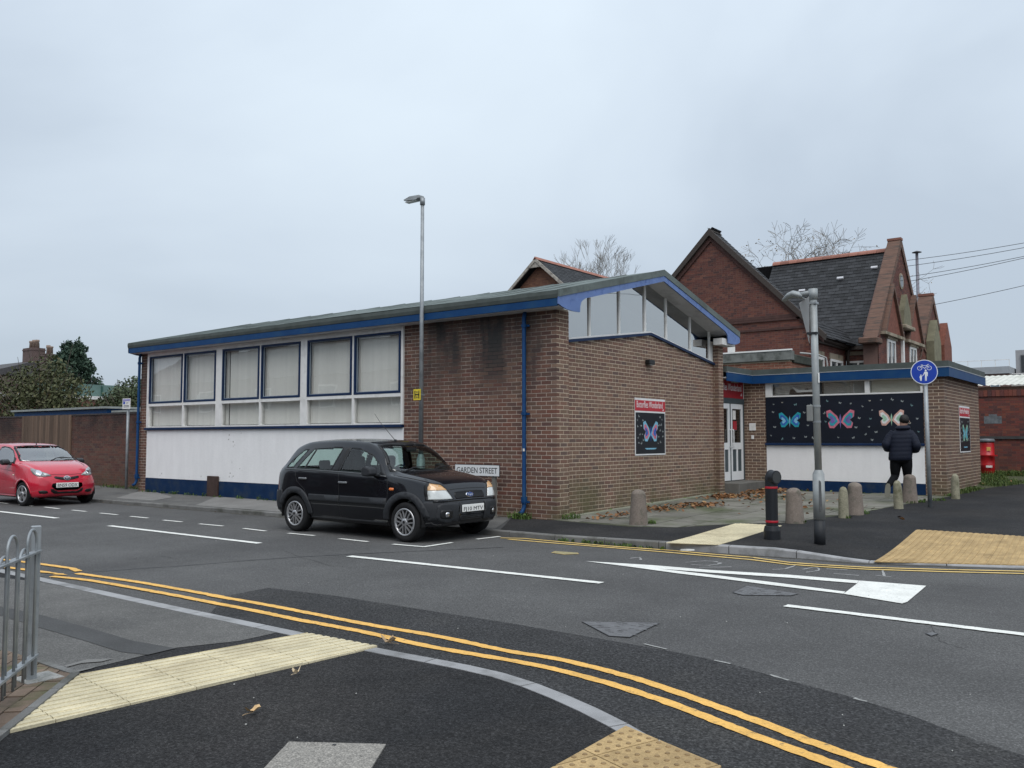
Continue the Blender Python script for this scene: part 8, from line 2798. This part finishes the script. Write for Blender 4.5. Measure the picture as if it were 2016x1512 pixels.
tag(sheet("verge", [verge_line[0]]+[verge_line[i] for i in range(1, 6)]+[(-1.0, 29.45), (-5.2, 29.45), (-4.30, 26.0), (-4.30, 21.8)], vz, 0.0, pmat("verge_soil", (.055, .06, .028), rough=.95, var=.35, vscale=5, bump=.02, bscale=12), step=.5), kind="structure")
vpoly = [verge_line[0]]+[verge_line[i] for i in range(1, 6)]+[(-1.0, 29.45), (-5.2, 29.45), (-4.30, 26.0), (-4.30, 21.8)]
def blades(mb, x, y, z, n, spread, h, rnd, w=.006):
    for _ in range(n):
        a = rnd.random()*6.283; r_ = spread*math.sqrt(rnd.random())
        bx_, by_ = x+r_*math.cos(a), y+r_*math.sin(a)
        hh = h*rnd.uniform(.5, 1.2); l = rnd.uniform(.1, .8)*hh; b = rnd.random()*6.283
        dx, dy = math.cos(b), math.sin(b)
        p0 = Vector((bx_, by_, z)); p1 = p0+Vector((dx*l*.35, dy*l*.35, hh*.65)); p2 = p0+Vector((dx*l, dy*l, hh*rnd.uniform(.75, 1)))
        s_ = Vector((-dy, dx, 0))*w*rnd.uniform(.7, 1.6)
        mb.add([p0-s_, p0+s_, p1+s_*.8, p1-s_*.8, p2], [(0, 1, 2, 3), (3, 2, 4)])
rnd = random.Random(77)
mb = MB()
xs_ = [q[0] for q in vpoly]; ys_ = [q[1] for q in vpoly]
for _ in range(9000):
    x, y = rnd.uniform(min(xs_), 0), rnd.uniform(min(ys_), 29.4)
    if not inside((x, y), vpoly): continue
    if math.sin(x*3.1+y*1.7)+math.sin(y*2.3-x) < -1.1: continue
    blades(mb, x, y, vz(x, y)-.01, 4, .09, .10 if y < 28.3 else .16, rnd, .007)
tag(mb.build("grass", grass_m), kind="stuff")
mb = MB()
def tuft(x, y, z, n, sp, h, broad=0):
    blades(mb, x, y, z, n, sp, h, rnd, .006)
    for _ in range(broad):
        a = rnd.random()*6.283; r_ = sp*rnd.random()
        c_ = Vector((x+r_*math.cos(a), y+r_*math.sin(a), z+rnd.uniform(.02, h*.8)))
        leaf_cloud(mb, [(c_, (.02, .02, .015), 1)], rnd.uniform(.02, .042), rnd, up=1.2)
for i in range(46):
    u = -22.8+i*.22+rnd.uniform(-.08, .08)
    if rnd.random() < .68: tuft(u, V0-.06-rnd.random()*.05, hz(u, V0), rnd.randint(6, 22), .07, rnd.uniform(.04, .13), rnd.randint(0, 4))
for i in range(26):
    u = -25.6+i*.11
    tuft(u, 13.45-rnd.random()*.2, hz(u, 13.4), rnd.randint(5, 18), .08, rnd.uniform(.04, .14), rnd.randint(0, 3))
for (u, v, n, b) in ((-9.62, 12.72, 50, 34), (-9.45, 12.72, 40, 26), (-9.78, 12.74, 30, 16), (-8.78, 13.05, 26, 16), (-8.74, 13.25, 20, 12)):
    tuft(u, v, hz(u, v), n, .11, .14, b)
for i in range(34):
    u = -7.7+i*.055
    if rnd.random() < .6: tuft(u, far_kerb(u)-.03, .0, rnd.randint(6, 20), .04, rnd.uniform(.03, .075), rnd.randint(0, 4))
for (px, py, z, s_) in ((1282, 1034, .12, .12), (1700, 1014, .18, .16), (1792, 994, .21, .2), (1812, 993, .21, .16), (1848, 988, .24, .2), (1872, 980, .25, .2), (1668, 1022, .17, .1), (1580, 1032, .15, .08), (1855, 978, .25, .25), (1838, 978, .25, .2)):
    q_ = G(px, py, z)
    tuft(q_.x, q_.y, hz(q_.x, q_.y), 40, s_*.7, .07, 12)
for i in range(30):
    v = 13.4+i*.21
    if rnd.random() < .5: tuft(-8.98+rnd.random()*.06, v, hz(-9, v), rnd.randint(3, 12), .05, rnd.uniform(.02, .06), rnd.randint(0, 3))
for i in range(20):
    u = -8.4+i*.19
    if rnd.random() < .6: tuft(u, WV-.05, hz(u, WV), rnd.randint(4, 12), .05, rnd.uniform(.02, .06), 1)
tag(mb.build("weeds", weed_m), kind="stuff")
mb = MB()
def leaf(mb, c, s, rnd, flat_=.25):
    n = Vector((rnd.gauss(0, flat_), rnd.gauss(0, flat_), 1)).normalized()
    a = n.orthogonal().normalized(); a = Matrix.Rotation(rnd.random()*6.283, 3, n) @ a
    b = n.cross(a)
    cu = rnd.uniform(.05, .35)*s
    c = Vector(c)+Vector((0, 0, .006+.2*s))
    mb.add([c-a*s, c-a*.3*s-b*.55*s+n*cu, c+a*.5*s-b*.4*s+n*cu, c+a*s+n*cu*.5, c+a*.5*s+b*.45*s+n*cu*.7, c-a*.3*s+b*.5*s+n*cu, c], [(0, 1, 6), (1, 2, 6), (2, 3, 6), (3, 4, 6), (4, 5, 6), (5, 0, 6)])
for (n, ux, vx, su, sv) in ((240, -8.35, 18.9, .30, .55), (170, -8.1, 20.6, .40, .5), (150, -7.9, 16.6, .35, .5), (90, -8.2, 15.4, .45, .7), (120, -7.6, 19.2, .8, 1.2), (60, -8.3, 13.9, .35, .7), (45, -6.0, 18.0, 1.4, 2.0), (80, -8.2, 21.4, .5, .25)):
    for _ in range(n):
        u, v = rnd.gauss(ux, su*.6), rnd.gauss(vx, sv*.6)
        if u < -8.84 or v > 21.7 or v < 13: continue
        if v > 20.0 and u < -8.5: continue
        leaf(mb, (u, v, hz(u, v)+.012+rnd.random()*.03), rnd.uniform(.03, .065), rnd, .4)
for _ in range(60):
    u = rnd.uniform(-4.2, -1.5); v = rnd.uniform(22.5, 28.5)
    if inside((u, v), vpoly): leaf(mb, (u, v, vz(u, v)+.05), rnd.uniform(.03, .06), rnd, .5)
for _ in range(45):
    u = rnd.uniform(-40, -10); leaf(mb, (u, far_kerb(u)-rnd.random()*.2, .003), rnd.uniform(.015, .03), rnd)
tag(mb.build("fallen_leaves", dead_m), kind="stuff")
def one_leaf(px, py, z, s, seed, lab, curl=1.0, col=(.55, .38, .20)):
    r2 = random.Random(seed); c = G(px, py, z)
    m = pmat("leaf_%s" % lab.split()[0], col, rough=.7, var=.25, vscale=40)
    mb = MB(); mb.smooth = False
    k = 14
    a0 = r2.random()*6.283
    vs = [(0, 0, .012*curl)]
    for i in range(k):
        a = 6.283*i/k
        r_ = s*(.55+.45*abs(math.cos(a)))*(1+.22*math.sin(a*3+r2.random()))
        x, y = r_*math.cos(a), r_*.62*math.sin(a)
        vs.append((x*math.cos(a0)-y*math.sin(a0), x*math.sin(a0)+y*math.cos(a0), .004+curl*(.018+.03*abs(math.sin(a*1.5+seed)))*(r_/s)))
    fs = [(0, 1+i, 1+(i+1) % k) for i in range(k)]
    mb.add(vs, fs)
    mb.tube([(0, 0, .012*curl), (-s*1.1*math.cos(a0), -s*1.1*math.sin(a0), .012), (-s*1.4*math.cos(a0), -s*1.4*math.sin(a0), .008)], .0013, 4)
    o = mb.build("leaf", m, None); o.location = c
    tag(o, lab, "leaf", "single dead leaves on the near ground")
one_leaf(497, 1406, NZ+.004, .045, 3, "tan curled leaf lying on the near dark footway, left of the concrete cover")
one_leaf(583, 1329, NZ+.004, .028, 8, "pale small leaf on the dark footway just below the cream strip", col=(.62, .50, .33))
one_leaf(765, 1270, .006, .055, 5, "brown crumpled leaf on the road between kerb and double yellow lines", curl=1.6, col=(.42, .30, .18))
one_leaf(1655, 1011, .19, .05, 6, "fawn dry leaf on the far dark footway near the slim bollards", col=(.5, .38, .24))
chalk = pmat("faded_chalk", (.30, .30, .295), rough=.9, var=.3, vscale=30)
def chalk_mark(pts, w=.03): line("survey_mark", pts, w, chalk, .0032, sm=2, jag=.008)
for pts in ([(1350, 1108), (1390, 1105), (1420, 1109), (1395, 1114), (1360, 1112)], [(1520, 1122), (1545, 1121), (1566, 1114)], [(1580, 1122), (1606, 1118), (1612, 1124), (1586, 1128)], [(1626, 1121), (1668, 1123)], [(1640, 1130), (1690, 1134)], [(1737, 1124), (1741, 1136)], [(1725, 1134), (1755, 1137)], [(1240, 1100), (1258, 1098), (1262, 1103)], [(1375, 1118), (1440, 1117)]):
    chalk_mark(pts)
for pts in ([(1268, 1269), (1312, 1280)], [(1405, 1301.5), (1437, 1308.5)], [(1515, 1330), (1552, 1341)], [(1680, 1376), (1705, 1383)]):
    line("worn_edge", pts, .022, pmat("worn_grey", (.30, .30, .29), rough=.9, var=.3, vscale=20), .0052, sm=0, jag=.006)
mb = MB()
for _ in range(34):
    px, py = rnd.uniform(60, 1950), rnd.uniform(1060, 1500)
    q_ = G(px, py, 0)
    z = .0095 if q_.y > 4.55 or q_.x > 0 else NZ+.011
    s_ = rnd.uniform(.003, .008)
    mb.obox((q_.x, q_.y, z), (s_, s_*.3, 0), (-s_*.4, s_, 0), (0, 0, .004))
tag(mb.build("pale_chips", pmat("pale_chip", (.5, .5, .47), rough=.9)), kind="stuff")
# street litter caught on the far kerb line
t = G(1352, 1085, .01)
mb = MB(); mb.prism([(t.x-.09, t.y-.02, .010), (t.x+.02, t.y-.03, .014), (t.x+.11, t.y+.01, .022), (t.x+.0, t.y+.03, .018)], (0, .004, .02))
tag(mb.build("litter", pmat("litter_white", (.6, .62, .62), rough=.5)), "small crushed white litter lying by the far kerb below the cream tactile tiles", "litter")

# cracks, oil marks and kerb dirt on the carriageway
crack_m = pmat("road_crack", (.022, .022, .023), rough=.95)
for pts in ([(1830, 1232), (1850, 1262), (1900, 1280)], [(560, 1085), (640, 1112), (700, 1118)], [(250, 1100), (310, 1094), (352, 1099)]):
    q_ = []
    for a, b in zip(pts[:-1], pts[1:]):
        for k_ in range(6):
            t_ = k_/6
            q_.append((a[0]+(b[0]-a[0])*t_+R.uniform(-3, 3), a[1]+(b[1]-a[1])*t_+R.uniform(-1.6, 1.6)))
    line("crack", q_+[pts[-1]], .006, crack_m, .0012, sm=0, jag=.004)
grit = pmat("gutter_grit", (.060, .056, .048), rough=.95, var=.35, vscale=14, speck=.4, sscale=70)
def grit_strip(P, w0, w1, side, z):
    a, b = [], []
    for p in P:
        a.append(p); 
    for i, p in enumerate(P):
        d = (P[min(i+1, len(P)-1)]-P[max(i-1, 0)]).normalized(); n = Vector((d.y, -d.x))*side
        b.append(p+n*R.uniform(w0, w1))
    sheet("gutter_grit", [tuple(p) for p in a+b[::-1]], z, 0, grit, road, inner=False)
grit_strip([Vector((u, far_kerb(u)-.004)) for u in np.arange(-30, 1, .22)], .03, .17, 1, .0022)
grit_strip([p+Vector((0, .003)) for p in [Vector(q_) for q_ in densify([tuple(p) for p in ne if -10 < p.x < .4], .2, closed=False)]], .02, .09, -1, .0052)
